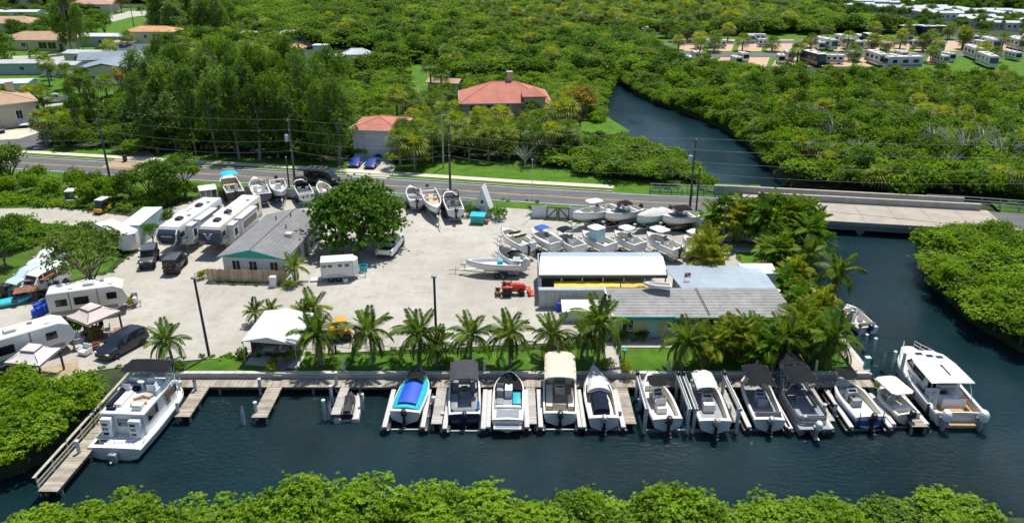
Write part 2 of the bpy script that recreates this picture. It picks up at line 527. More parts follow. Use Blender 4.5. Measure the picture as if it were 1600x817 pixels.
# long-stay pads of the caravan park
MC_PAD = M("pink_paver", (.48, .33, .22), .9, var=.15, scale=.5, dirt=.2)
for y0, y1, xa, xb, st in ((104, 90, 1030, 1385, 44), (80, 62, 1060, 1510, 46), (100, 82, 1400, 1490, 46), (86, 64, 1515, 1660, 46)):
 for x in range(xa, xb, st):
  q = [(x, y0), (x + st - 9, y0 + .5), (x + st - 3, y1), (x + 8, y1)]
  sheet("parking_pad", PP(q), MC_PAD, -.005)
sheet("park_lane", PP([(1020, 90), (1640, 88), (1640, 83), (1020, 83)]), MG_ASPH, .0)
sheet("park_lane", PP([(1020, 72), (1600, 62), (1600, 58), (1020, 67)]), MG_ASPH, .0)
# ------------------------------------------------ seawall
sw = thing("seawall", "long grey concrete seawall with pale cap behind the docks", "seawall", (0, 60, 0))
mb = MB(MC_CONC); mb.box(-31, 31.2, -.14, .16, -3.2, -.02); mb.box(30.86, 31.14, .16, 33, -3.2, -.02); mb.build("wall", sw, smooth=False)
x = -31.0
mb = MB(M("pale_cap", (.50, .50, .47), .85, var=.15, scale=.7, dirt=.5)); mb.box(0, 3.08, -.2, .22, -.02, .12); cap = mb.build("cap_block", sw, smooth=False, bevel=.02)
cap.location = (-31, 0, 0)
for i in range(1, 20):
 if -31 + 3.1 * i < 7.0 or -31 + 3.1 * i > 8.6:
  mesh_copy(cap, sw, (-31 + 3.1 * i, 0, 0))
for i in range(10):
 mesh_copy(cap, sw, (31.0, .3 + 3.1 * i, 0), (0, 0, pi / 2))
# ------------------------------------------------ bridge
br = thing("bridge", "low pale concrete road bridge crossing the canal", "bridge")
BA, BB = P(1236, 331), P(1560, 349)
bd = (BB - BA).normalized(); bn = Vector((-bd.y, bd.x, 0)); BL = (BB - BA).length
br.location = BA; br.rotation_euler = (0, 0, atan2(bd.y, bd.x))
MC_DECK = M("bridge_deck", (.36, .32, .265), .85, var=.14, scale=.35, bump=.15, dirt=.35)
MC_FASC = M("stained_concrete", (.16, .19, .19), .8, var=.3, scale=.9, bump=.3, dirt=.5)
for i in range(6):      # deck slabs with open joints
 mb = MB(MC_DECK); mb.box(BL * i / 6 + .02, BL * (i + 1) / 6 - .02, -4.5, 4.1, .1, .40); mb.build("deck_slab", br, smooth=False)
mb = MB(MC_FASC)
for yb in (-4.25, -2.4, -.5, 1.4, 3.3): mb.box(0, BL, yb - .25, yb + .25, -.55, .1)
mb.build("girder", br, smooth=False)['kind'] = 'stuff'
mb = MB(MC_DECK); mb.box(0, BL, -4.54, -4.24, .4, .56); mb.build("kerb", br, smooth=False, bevel=.02)
mb = MB(MC_CONC); mb.box(-4, BL - 1, 3.9, 4.2, .1, 1.15); mb.box(-4.0, BL - 1, 3.84, 4.26, 1.15, 1.27); mb.build("parapet", br, smooth=False, bevel=.02)
mb = MB(MC_DECK); mb.box(-6, BL - 2, 4.2, 6.0, .1, .42); mb.build("footway", br, smooth=False)
mb = MB(MC_CONC); mb.box(-10, BL - 2.5, 6.0, 6.3, -.1, 1.3); mb.box(-10, BL - 2.5, 5.94, 6.36, 1.3, 1.42); mb.build("parapet", br, smooth=False, bevel=.02)
for xb in (.6, BL * .31, BL * .63, BL - 2):
 mb = MB(MC_FASC)
 mb.box(xb - .5, xb + .5, -4.6, 6, -.85, -.552)
 for yb in (-4.2, -2.2, 0, 2.4, 5): mb.cyl((xb, yb, -3.4), (xb, yb, -.86), .3, n=10)
 mb.build("pier", br)
mb = MB(M("joint_tar", (.04, .04, .04), .9)); mb.tube([(2, .3, .406), (9, -.9, .406), (16, -2.0, .406), (BL - 4, -3.2, .406)], .03, 4); mb.build("crack_seal", br)
MC_GRN = M("green_steel", (.10, .17, .16), .5, .3, var=.2)
MC_GALV = M("galvanised_steel", (.46, .48, .48), .45, .6, var=.12)
def railing(label, line, d, h, mat, n, base=0.):
 pts = offset(line, d)
 o = thing("roadside_railing", label, "railing", (pts[0].x, pts[0].y, 0), group="railings by the bridge")
 org = Vector((pts[0].x, pts[0].y, 0))
 pts = [p - org + Vector((0, 0, rz_(p.x) + base)) for p in pts]
 L = [0]
 for a, b in zip(pts[:-1], pts[1:]): L.append(L[-1] + (b - a).length)
 def at(s):
  for i in range(len(pts) - 1):
   if L[i + 1] >= s: return pts[i].lerp(pts[i + 1], (s - L[i]) / max(L[i + 1] - L[i], 1e-6))
  return pts[-1]
 for q in (1.0, .62, .3):
  mb = MB(mat); mb.tube([p + Vector((0, 0, h * q)) for p in pts], .05, 6); mb.build("rail", o)
 for i in range(n):
  p = at(L[-1] * i / (n - 1)); mb = MB(mat); mb.box(p.x - .05, p.x + .05, p.y - .05, p.y + .05, p.z, p.z + h + .04); mb.build("post", o, smooth=False)
 return o
railing("silver grey pipe railing beside the road before the bridge", [p for p in RC if 15 < p.x < 31], 5.2, 1.15, MC_GALV, 9)
railing("dark green low guard rail at the road edge before the bridge", [p for p in RC if 15 < p.x < 31], 3.9, .75, MC_GRN, 8)
railing("pale pipe railing beyond the far end of the bridge", [p for p in RC if 56 < p.x < 92], 6.1, 1.15, MC_GALV, 16)
railing("dark green guard rail beyond the bridge beside the carriageway", [p for p in RC if 62 < p.x < 92], 4.3, .75, MC_GRN, 12)
# ================================================================ PLANTS
L_MANG = leafmat("mangrove_leaf", (.045, .115, .005), (.26, .42, .014), .44, .42)
L_FARM = leafmat("thicket_leaf", (.045, .115, .006), (.235, .39, .016), .42, .30)
L_TREE = leafmat("tree_leaf", (.026, .085, .008), (.16, .31, .02), .4, .45)
L_DARK = leafmat("dark_leaf", (.018, .060, .010), (.18, .31, .04), .38, .4)
L_OLIVE = leafmat("olive_leaf", (.05, .095, .012), (.19, .29, .035), .38, .4)
L_PALM = leafmat("palm_leaf", (.035, .085, .008), (.17, .27, .026), .36, .6)
L_YPALM = leafmat("yellow_palm_leaf", (.09, .16, .008), (.32, .37, .035), .42, .6)
L_DEAD = leafmat("dry_frond", (.14, .09, .035), (.30, .21, .09), .15, .6)
L_WEED = leafmat("weed_leaf", (.05, .14, .012), (.2, .36, .03), .42, .5)
L_YEL = leafmat("yellow_leaf", (.16, .13, .01), (.42, .32, .03), .35, .5)
BARK = M("bark", (.16, .12, .085), .9, var=.3, scale=3, bump=.5)
BARKG = M("grey_bark", (.23, .21, .18), .9, var=.3, scale=3, bump=.5)
class LM:
 """leaf mesh: numpy-backed list of small quads"""
 def __init__(s): s.q = []; s.m = []; s.cur = 0
 def leaf(s, p, d, side, L, W, droop=.0):
  t = p + d * L - Vector((0, 0, droop * L))
  m = p + d * (L * .5)
  s.q.append((p, m - side * W, t, m + side * W)); s.m.append(s.cur)
 def quad(s, a, b, c, d): s.q.append((a, b, c, d)); s.m.append(s.cur)
 def mesh(s, name, mats):
  n = len(s.q)
  v = np.array([[tuple(x) for x in q] for q in s.q], dtype=np.float32).reshape(-1, 3)
  me = bpy.data.meshes.new(name)
  me.vertices.add(n * 4); me.vertices.foreach_set("co", v.ravel())
  me.loops.add(n * 4); me.loops.foreach_set("vertex_index", np.arange(n * 4, dtype=np.int32))
  me.polygons.add(n); me.polygons.foreach_set("loop_start", np.arange(0, n * 4, 4, dtype=np.int32))
  for m in mats: me.materials.append(m)
  if len(mats) > 1: me.polygons.foreach_set("material_index", np.array(s.m, dtype=np.int32))
  me.update(calc_edges=True)
  return me
def rnd_dir(rg, up=.0):
 while True:
  v = Vector((rg.uniform(-1, 1), rg.uniform(-1, 1), rg.uniform(-1, 1)))
  if .05 < v.length < 1:
   v.normalize(); v.z += up; return v.normalized()
def rosette(lm, rg, p, d, n, L, W):
 a = d.orthogonal().normalized(); b = d.cross(a)
 t0 = rg.random() * 6.28
 for i in range(n):
  t = t0 + i * 2.4
  e = rg.uniform(.25, .95)
  dr = ((a * cos(t) + b * sin(t)) * e + d * (1.05 - e)).normalized()
  sd = dr.cross(d)
  if sd.length < .1: sd = dr.orthogonal()
  lm.leaf(p, dr, sd.normalized(), L * rg.uniform(.7, 1.2), W * rg.uniform(.8, 1.2), rg.uniform(0, .25))
def clump_crown(name, seed, blobs, dens_, n, L, W, mat, up=.35, low=-.35):
 """leaf tufts over the shells of many overlapping lobes"""
 rg = random.Random(seed); lm = LM()
 for (c, r) in blobs:
  c = Vector(c); k = int(dens_ * r * r)
  for _ in range(k):
   d = rnd_dir(rg)
   if d.z < low: d.z = -d.z
   rr = r * (rg.random() ** .3) * (1 + .3 * noise.noise(c + d * 1.7))
   if rg.random() < .13 and d.z > -.1: rr = r * rg.uniform(1.0, 1.42)
   p = c + Vector((d.x * rr, d.y * rr, d.z * rr * .82))
   dd = (d + Vector((0, 0, up)) + rnd_dir(rg) * .45).normalized()
   rosette(lm, rg, p, dd, n, L, W)
 return lm.mesh(name, [mat])
def lobes(seed, n, rx, ry, rz, cz, r0, r1, flat=0.):
 rg = random.Random(seed); out = []
 for i in range(n):
  d = rnd_dir(rg)
  if d.z < flat: d.z = abs(d.z)
  q = rg.uniform(.55, 1)
  out.append(((d.x * rx * q, d.y * ry * q, cz + d.z * rz * q), rg.uniform(r0, r1)))
 return out
def limbs(mb, seed, h, r, spread, n, top):
 """tapered trunk with limbs that fork"""
 rg = random.Random(seed)
 pts = [Vector((0, 0, -.3))]
 for i in range(1, 5):
  pts.append(Vector((rg.uniform(-.12, .12) * h * .4, rg.uniform(-.12, .12) * h * .4, h * i / 4)))
 mb.tube(pts, [r * 1.35, r, r * .88, r * .75, r * .6], 8)
 for i in range(n):
  b = pts[rg.choice((2, 3, 4))].copy(); a = i * 2.4 + rg.uniform(-.4, .4)
  e = Vector((cos(a) * spread * rg.uniform(.6, 1), sin(a) * spread * rg.uniform(.6, 1), top * rg.uniform(.7, 1)))
  m = b.lerp(e, .45) + Vector((0, 0, (top - h) * .12))
  mb.tube([b, m, e], [r * .5, r * .32, r * .1], 6)
  for j in range(2):
   e2 = e + Vector((rg.uniform(-1, 1), rg.uniform(-1, 1), rg.uniform(-.1, .8))) * spread * .35
   mb.tube([m, m.lerp(e2, .55) + Vector((0, 0, .15)), e2], [r * .26, r * .16, r * .05], 5)
def trunk_mesh(name, seed, *a, mat=BARK):
 mb = MB(mat); limbs(mb, seed, *a)
 o = mb.build(name); me = o.data; bpy.data.objects.remove(o); return me
# --- mangroves: domes of upright leaf tufts over a tangle of stems
MANG = []
for s_ in range(4):
 rg = random.Random(40 + s_)
 bl = lobes(50 + s_, 20, 2.1, 1.9, 1.6, 1.7, .5, 1.05, -.2) + [((rg.uniform(-.5, .5), rg.uniform(-.5, .5), 2.2), 1.4)]
 MANG.append((clump_crown("mangrove_crown", 60 + s_, bl, 66, 9, .225, .055, L_MANG), trunk_mesh("mangrove_stems", s_, .9, .09, 1.6, 9, 2.4)))
# the same seen far off: fewer and larger leaves
FARM = []
for s_ in range(4):
 bl = lobes(150 + s_, 13, 2.0, 2.0, 1.4, 2.2, .8, 1.25, -.2) + [((0, 0, 2.4), 1.5)]
 FARM.append(clump_crown("thicket_crown", 160 + s_, bl, 30, 7, .32, .085, L_FARM))
# --- broad-leaved trees
BROAD = []
for s_ in range(3):
 bl = lobes(250 + s_, 24, 3.3, 3.3, 2.6, 5.6, .9, 1.5, -.5)
 BROAD.append((clump_crown("broad_crown", 260 + s_, bl, 26, 8, .34, .09, (L_TREE, L_TREE, L_OLIVE)[s_]), trunk_mesh("tree_trunk", 20 + s_, 3.0, .26, 2.6, 7, 6.2)))
# --- tall dark trees with hanging wispy foliage
def wispy(name, seed, h, r, mat):
 rg = random.Random(seed); lm = LM()
 for i in range(38):
  z = h * (.22 + .78 * rg.random() ** .8); q = (1 - ((z / h - .5) / .62) ** 2)
  a = rg.random() * 6.28; rr = r * max(.25, q) * rg.uniform(.35, 1)
  c = Vector((cos(a) * rr, sin(a) * rr, z)); cr = rg.uniform(.55, 1.0)
  for k in range(int(46 * cr)):
   d = rnd_dir(rg); p = c + Vector((d.x * cr, d.y * cr, d.z * cr * 1.15)) * rg.random() ** .4
   dr = (d * .8 + Vector((0, 0, rg.uniform(-.7, .9)))).normalized()
   for j in range(4):
    e = (dr + rnd_dir(rg) * .55).normalized()
    lm.leaf(p, e, e.orthogonal().normalized(), rg.uniform(.4, .75), .06, .3)
 return lm.mesh(name, [mat])
TALL = [(wispy("wispy_crown", 300 + s_, 13, 2.6, L_DARK), trunk_mesh("tall_trunk", 33 + s_, 8.5, .24, 1.7, 9, 11.5, mat=BARKG)) for s_ in range(3)]
# --- fan palms
def fan_crown(name, seed, mats, n=24, R_=1.2):
 rg = random.Random(seed); lm = LM()
 for i in range(n):
  a = i * 2.4 + rg.uniform(-.2, .2); f = i / n
  el = R(78 - 118 * f) + rg.uniform(-.12, .12)
  lm.cur = 1 if f > .86 else 0
  d = Vector((cos(a) * cos(el), sin(a) * cos(el), sin(el)))
  s = Vector((-sin(a), cos(a), 0)); u = s.cross(d) * -1
  b = d * R_ * .55
  lm.quad(d * .1 - s * .02, d * .1 + s * .02, b + s * .02, b - s * .02)
  for j in range(9):
   t = (j - 4) / 4 * 1.35
   e = (d * cos(t) + s * sin(t) - u * .0).normalized()
   m = b + e * R_ * .5
   tip = b + e * R_ * (.95 - .1 * abs(t)) - Vector((0, 0, R_ * .30))
   sd = e.cross(u).normalized() * .07
   lm.quad(b, m - sd, tip, m + sd)
 return lm.mesh(name, mats)
FAN = [fan_crown("fan_crown", 400 + i, [L_PALM if i < 2 else L_YPALM, L_DEAD]) for i in range(3)]
def stalk(name, h, r, lean, seed, mat=BARKG, flare=1.6):
 rg = random.Random(seed); pts = []; rs = []
 for i in range(13):
  t = i / 12
  pts.append((lean * t * t * h, .05 * sin(t * 5 + seed) * h * .2, -.3 + (h + .3) * t)); rs.append((r * (1 + (flare - 1) * max(0, 1 - t * 5)) * (1 - .25 * t)) * (1.06 if i % 2 else .96))
 mb = MB(mat); mb.tube(pts, rs, 8); o = mb.build(name); me = o.data; bpy.data.objects.remove(o); return me
FANT = stalk("palm_trunk", 1.0, .17, .03, 3)
# --- feather palms: one frond mesh per age, each frond an object of its own
def frond(name, L, droop, n, ll, mats, seed, hang=.45):
 rg = random.Random(seed); lm = LM(); pts = []
 for i in range(n + 1):
  t = i / n
  pts.append(Vector((L * (t - .18 * droop * t ** 3), 0, L * (.10 * t - droop * .62 * t ** 2.3))))
 for i in range(n):
  a, b = pts[i], pts[i + 1]; w_ = .035 * (1 - i / n) + .008
  s = Vector((0, w_, 0)); u = Vector((0, 0, w_))
  lm.quad(a - s, a + s, b + s * .8, b - s * .8); lm.quad(a - u, a + u, b + u * .8, b - u * .8)
  if i < n * .12: continue
  t = i / n; tg = (b - a).normalized()
  l2 = ll * (.45 + .9 * sin(pi * min(1, .12 + t * .86)) ** .8) * .8
  for sg in (-1, 1):
   for h2 in (0, .5):
    p = a.lerp(b, h2)
    d = (tg * .55 + Vector((0, sg, 0)) * .95 + Vector((0, 0, .28 - hang * .6)) + rnd_dir(rg) * .13).normalized()
    q = p + d * l2 * .55; e = p + d * l2 - Vector((0, 0, l2 * hang))
    sd = d.cross(Vector((0, 0, 1)))
    if sd.length < .05: sd = tg.copy()
    sd = (sd.normalized() * .6 + tg * .5).normalized() * .062
    lm.quad(p, q - sd, e, q + sd)
 return lm.mesh(name, mats)
FR_Y = frond("frond", 2.5, .25, 25, .62, [L_PALM], 1, .25)
FR_M = frond("frond", 2.7, .75, 25, .66, [L_PALM], 2, .45)
FR_O = frond("frond", 2.6, 1.25, 25, .62, [L_PALM], 3, .6)
FR_D = frond("frond", 2.3, 1.5, 18, .5, [L_DEAD], 4, .6)
FR_YY = frond("frond", 2.2, .55, 18, .55, [L_YPALM], 5, .35)
FR_G = frond("frond", 2.2, .8, 18, .55, [L_TREE], 6, .4)
TRK = [stalk("palm_trunk", 1.0, .15, l, i, flare=1.9) for i, l in enumerate((.06, -.07, .12, -.02))]
NUT = None
def obj_of(name, me, parent=None, loc=(0, 0, 0), rot=(0, 0, 0), scale=1.):
 o = bpy.data.objects.new(name, me); COL.objects.link(o); o.parent = parent
 o.location = loc; o.rotation_euler = rot; o.scale = scale if hasattr(scale, '__len__') else (scale,) * 3
 return o
def frond_ring(t, top, rg, n, size, meshes, lift=0.):
 for i in range(n):
  f = i / (n - 1); a = i * 2.39996 + rg.uniform(-.25, .25)
  me = meshes[0] if f < .3 else (meshes[1] if f < .68 else meshes[2])
  el = R(72 - 88 * f + lift) + rg.uniform(-.12, .12)
  obj_of("frond", me, t, top, (0, -el, a), size * rg.uniform(.88, 1.1))
def coconut_palm(loc, h, size, label, seed, n=17, group="coconut palms", meshes=(FR_Y, FR_M, FR_O), name="coconut_palm", dead=1):
 rg = random.Random(seed)
 t = thing(name, label, "palm tree", loc, rg.random() * 6.28, group); t.rotation_euler = (rg.uniform(-.09, .09), rg.uniform(-.09, .09), t.rotation_euler[2]); dead *= 1 + seed % 3
 tm = TRK[seed % 4]; lean = (.06, -.07, .12, -.02)[seed % 4]
 obj_of("trunk", tm, t, scale=(1, 1, h))
 t.children[0].scale = (h / 3.4 * .35 + .75,) * 2 + (h,)
 top = Vector((lean * (h / 3.4 * .35 + .75), 0, h))
 frond_ring(t, top, rg, n, size, meshes)
 for i in range(dead):
  obj_of("frond", FR_D, t, top - Vector((0, 0, .1)), (0, R(22), rg.random() * 6.28), size * .9, )
 return t
def tree(name, label, cat, loc, pair, s, rz, group, sz=None, mat=None):
 t = thing(name, label, cat, loc, rz, group)
 sz = sz or s
 obj_of("trunk", pair[1], t, scale=(s, s, sz)); obj_of("crown", pair[0], t, scale=(s, s, sz))
 return t
def fan_palm(loc, h, s, label, seed, group="cabbage palms", which=None):
 rg = random.Random(seed)
 t = thing("cabbage_palm", label, "palm tree", loc, rg.random() * 6.28, group)
 obj_of("trunk", FANT, t, scale=(s, s, h)); obj_of("crown", FAN[seed % 3 if which is None else which], t, (.03, 0, h), scale=s * 1.25)
 return t
# clumping feather palms, all fronds of one clump in one crown
def clump_palm_mesh(name, seed, fr, ns=7, hh=2.4):
 rg = random.Random(seed); V = []; F_ = []; o = 0
 src = []
 for me in fr:
  co = np.empty(len(me.vertices) * 3, np.float32); me.vertices.foreach_get("co", co); src.append(co.reshape(-1, 3))
 for s in range(ns):
  a0 = s * 2.4; r0 = .15 + .12 * s; base = Vector((cos(a0) * r0 * .4, sin(a0) * r0 * .4, 0)); h = hh * rg.uniform(.45, 1.1)
  top = base + Vector((cos(a0) * r0 * .7, sin(a0) * r0 * .7, h))
  for i in range(8):
   el = R(80 - 11.5 * i + rg.uniform(-8, 8)); a = i * 2.4 + rg.random()
   Mx = np.array((Matrix.Translation(top) @ Euler((0, -el, a)).to_matrix().to_4x4() @ Matrix.Scale(rg.uniform(.65, .95), 4)))
   c = src[rg.randrange(len(src))]
   V.append(c @ Mx[:3, :3].T.astype(np.float32) + Mx[:3, 3].astype(np.float32))
 v = np.concatenate(V); n = len(v) // 4
 me = bpy.data.meshes.new(name); me.vertices.add(len(v)); me.vertices.foreach_set("co", v.astype(np.float32).ravel())
 me.loops.add(n * 4); me.loops.foreach_set("vertex_index", np.arange(n * 4, dtype=np.int32))
 me.polygons.add(n); me.polygons.foreach_set("loop_start", np.arange(0, n * 4, 4, dtype=np.int32))
 me.materials.append(fr[0].materials[0]); me.update(calc_edges=True)
 mb = MB(M("green_stem", (.16, .18, .05), .7, var=.2)); 
 for s in range(ns):
  a0 = s * 2.4; r0 = .15 + .12 * s
  mb.tube([(cos(a0) * r0 * .4, sin(a0) * r0 * .4, -.2), (cos(a0) * r0, sin(a0) * r0, hh * .8)], [.06, .045], 5)
 so = mb.build("stems"); sm = so.data; bpy.data.objects.remove(so)
 return (me, sm)
CLUMP = [clump_palm_mesh("clump_fronds", 500, [FR_G, FR_G]), clump_palm_mesh("clump_fronds", 501, [FR_YY, FR_YY]), clump_palm_mesh("clump_fronds", 502, [FR_G, FR_YY], 6, 1.8)]
# --- low weeds and shrubs
SHRUB = [clump_crown("shrub_crown", 600 + i, lobes(610 + i, 8, .8, .8, .5, .45, .35, .6, 0), 120, 7, .16, .045, (L_WEED, L_TREE, L_YPALM)[i]) for i in range(3)]
SHST = trunk_mesh("shrub_stems", 77, .25, .03, .5, 6, .6)
LOWW = [clump_crown("weed_crown", 630 + i, lobes(640 + i, 10, 1.3, 1.3, .35, .3, .4, .7, 0), 60, 7, .24, .055, (L_WEED, L_MANG)[i]) for i in range(2)]
# ---------------------------------------------------------------- masses nobody could count: one object per kind of growth
def scatter(name, me, pts):
 """pts: (x, y, z, rotation, size, height). One object; the leaf mesh is instanced at the points"""
 src = bpy.data.objects.new(name + "_source", me)
 pm = bpy.data.meshes.new(name); n = len(pts)
 pm.vertices.add(n); a = np.array(pts, dtype=np.float32)
 pm.vertices.foreach_set("co", a[:, :3].ravel().copy())
 at = pm.attributes.new("rot", 'FLOAT_VECTOR', 'POINT'); rv = np.zeros((n, 3), np.float32); rv[:, 2] = a[:, 3]; at.data.foreach_set("vector", rv.ravel())
 at = pm.attributes.new("siz", 'FLOAT_VECTOR', 'POINT'); sv = np.stack([a[:, 4], a[:, 4], a[:, 5]], 1); at.data.foreach_set("vector", sv.astype(np.float32).ravel())
 for m in me.materials: pm.materials.append(m)
 o = bpy.data.objects.new(name, pm); COL.objects.link(o); o['kind'] = 'stuff'
 g = bpy.data.node_groups.new(name, 'GeometryNodeTree')
 g.interface.new_socket("Geometry", in_out='INPUT', socket_type='NodeSocketGeometry'); g.interface.new_socket("Geometry", in_out='OUTPUT', socket_type='NodeSocketGeometry')
 N = g.nodes; gi = N.new("NodeGroupInput"); go = N.new("NodeGroupOutput"); ip = N.new("GeometryNodeInstanceOnPoints"); inf = N.new("GeometryNodeObjectInfo")
 inf.inputs["Object"].default_value = src
 r_ = N.new("GeometryNodeInputNamedAttribute"); r_.data_type = 'FLOAT_VECTOR'; r_.inputs["Name"].default_value = "rot"
 s_ = N.new("GeometryNodeInputNamedAttribute"); s_.data_type = 'FLOAT_VECTOR'; s_.inputs["Name"].default_value = "siz"
 L_ = g.links.new
 L_(gi.outputs[0], ip.inputs["Points"]); L_(inf.outputs["Geometry"], ip.inputs["Instance"]); L_(r_.outputs[0], ip.inputs["Rotation"]); L_(s_.outputs[0], ip.inputs["Scale"]); L_(ip.outputs[0], go.inputs[0])
 md = o.modifiers.new("scatter", 'NODES'); md.node_group = g
 return o
# ================================================================ PLANTING
rg = random.Random(7)
WPOLY = [(p.x, p.y) for p in WATER]
YPOLY = [(p.x, p.y) for p in YARD]
MARINA = [(-33, 59.5), (31.6, 59.5), (31.4, 92), (33, 99), (-20, 112), (-48, 100), (-62, 85), (-62, 60)]
def road_d(x, y):
 b = 1e9
 for p, q in zip(RC[:-1], RC[1:]):
  dx, dy = q.x - p.x, q.y - p.y
  t = max(0, min(1, ((x - p.x) * dx + (y - p.y) * dy) / (dx * dx + dy * dy)))
  ex, ey = x - p.x - t * dx, y - p.y - t * dy
  d = hypot(ex, ey)
  if abs(d) < abs(b): b = d if (ey * dx - ex * dy) > 0 else -d
 return b   # positive beyond the road
# ground kept clear of trees, outlined on the ground
CLEAR = [[(p.x, p.y) for p in PP(q)] for q in (
 [(-150, 205), (40, 185), (95, 192), (115, 170), (175, 165), (290, 150), (270, 100), (240, 78), (225, 62), (250, 14), (170, 12), (160, 40), (120, 62), (20, 62), (-150, 90)],
 [(-150, 240), (-150, 180), (60, 196), (78, 222), (80, 245)],
 [(538, 285), (540, 245), (612, 242), (625, 285)],
 [(612, 275), (690, 252), (780, 252), (860, 262), (960, 285), (960, 300), (610, 285)],
 [(715, 206), (715, 165), (868, 165), (874, 206)],
 [(640, 158), (625, 98), (692, 102), (728, 140), (728, 165)],
 [(840, 214), (905, 186), (945, 184), (990, 208), (960, 228), (900, 228)],
 [(1488, 136), (1490, 103), (1700, 100), (1700, 142)],
 [(1030, 98), (1030, 60), (1110, 56), (1700, 50), (1700, 116), (1495, 128), (1340, 128), (1180, 126), (1090, 116), (1030, 106)],
 [(1000, 70), (985, 50), (1040, 50), (1040, 75)],
 [(1380, 46), (1480, 50), (1700, 50), (1700, 56), (1480, 58)],
 [(440, 112), (440, 72), (600, 80), (610, 112), (500, 118)],
)]
def free(x, y, m=0.):
 if inside(WPOLY, x, y): return False
 if inside(MARINA, x, y) or inside(YPOLY, x, y): return False
 if -8.0 < road_d(x, y) < 9.0 and x < 95: return False
 for c in CLEAR:
  if inside(c, x, y): return False
 return True
def zone(pts): return [(p.x, p.y) for p in PP(pts)]
Z_TALL = zone([(225, 262), (225, 195), (262, 168), (330, 160), (430, 165), (520, 185), (548, 205), (545, 262)])
Z_TALL2 = zone([(245, 62), (250, 40), (370, 40), (372, 66)])
Z_PALM = zone([(625, 268), (640, 190), (700, 165), (730, 180), (860, 180), (905, 165), (930, 185), (900, 200), (850, 215), (900, 255), (760, 255)])
Z_PALM2 = zone([(1000, 62), (830, 70), (700, 20), (900, 8), (1250, 15), (1300, 50), (1180, 64)])
Z_PARKP = zone([(1030, 110), (1020, 60), (1600, 55), (1600, 105)])
Z_RIGHTP = zone([(1360, 200), (1400, 130), (1490, 130), (1640, 150), (1640, 260), (1480, 240)])
Z_NEIGH = zone([(-150, 240), (-150, 10), (240, 5), (290, 100), (230, 200), (200, 245)])
Z_MOB = zone([(1300, 32), (1315, 4), (1700, 20), (1700, 50), (1480, 50), (1380, 46)])
Z_MANGR = zone([(1000, 330), (1010, 130), (960, 128), (1100, 100), (1700, 128), (1700, 345), (1210, 300), (1100, 300)])
masses = {}
def put(key, x, y, z, s, h): masses.setdefault(key, []).append((x, y, z, rg.random() * 6.28, s, h))
near_m = []      # mangroves one can tell apart
y = 33.0
step = 2.15
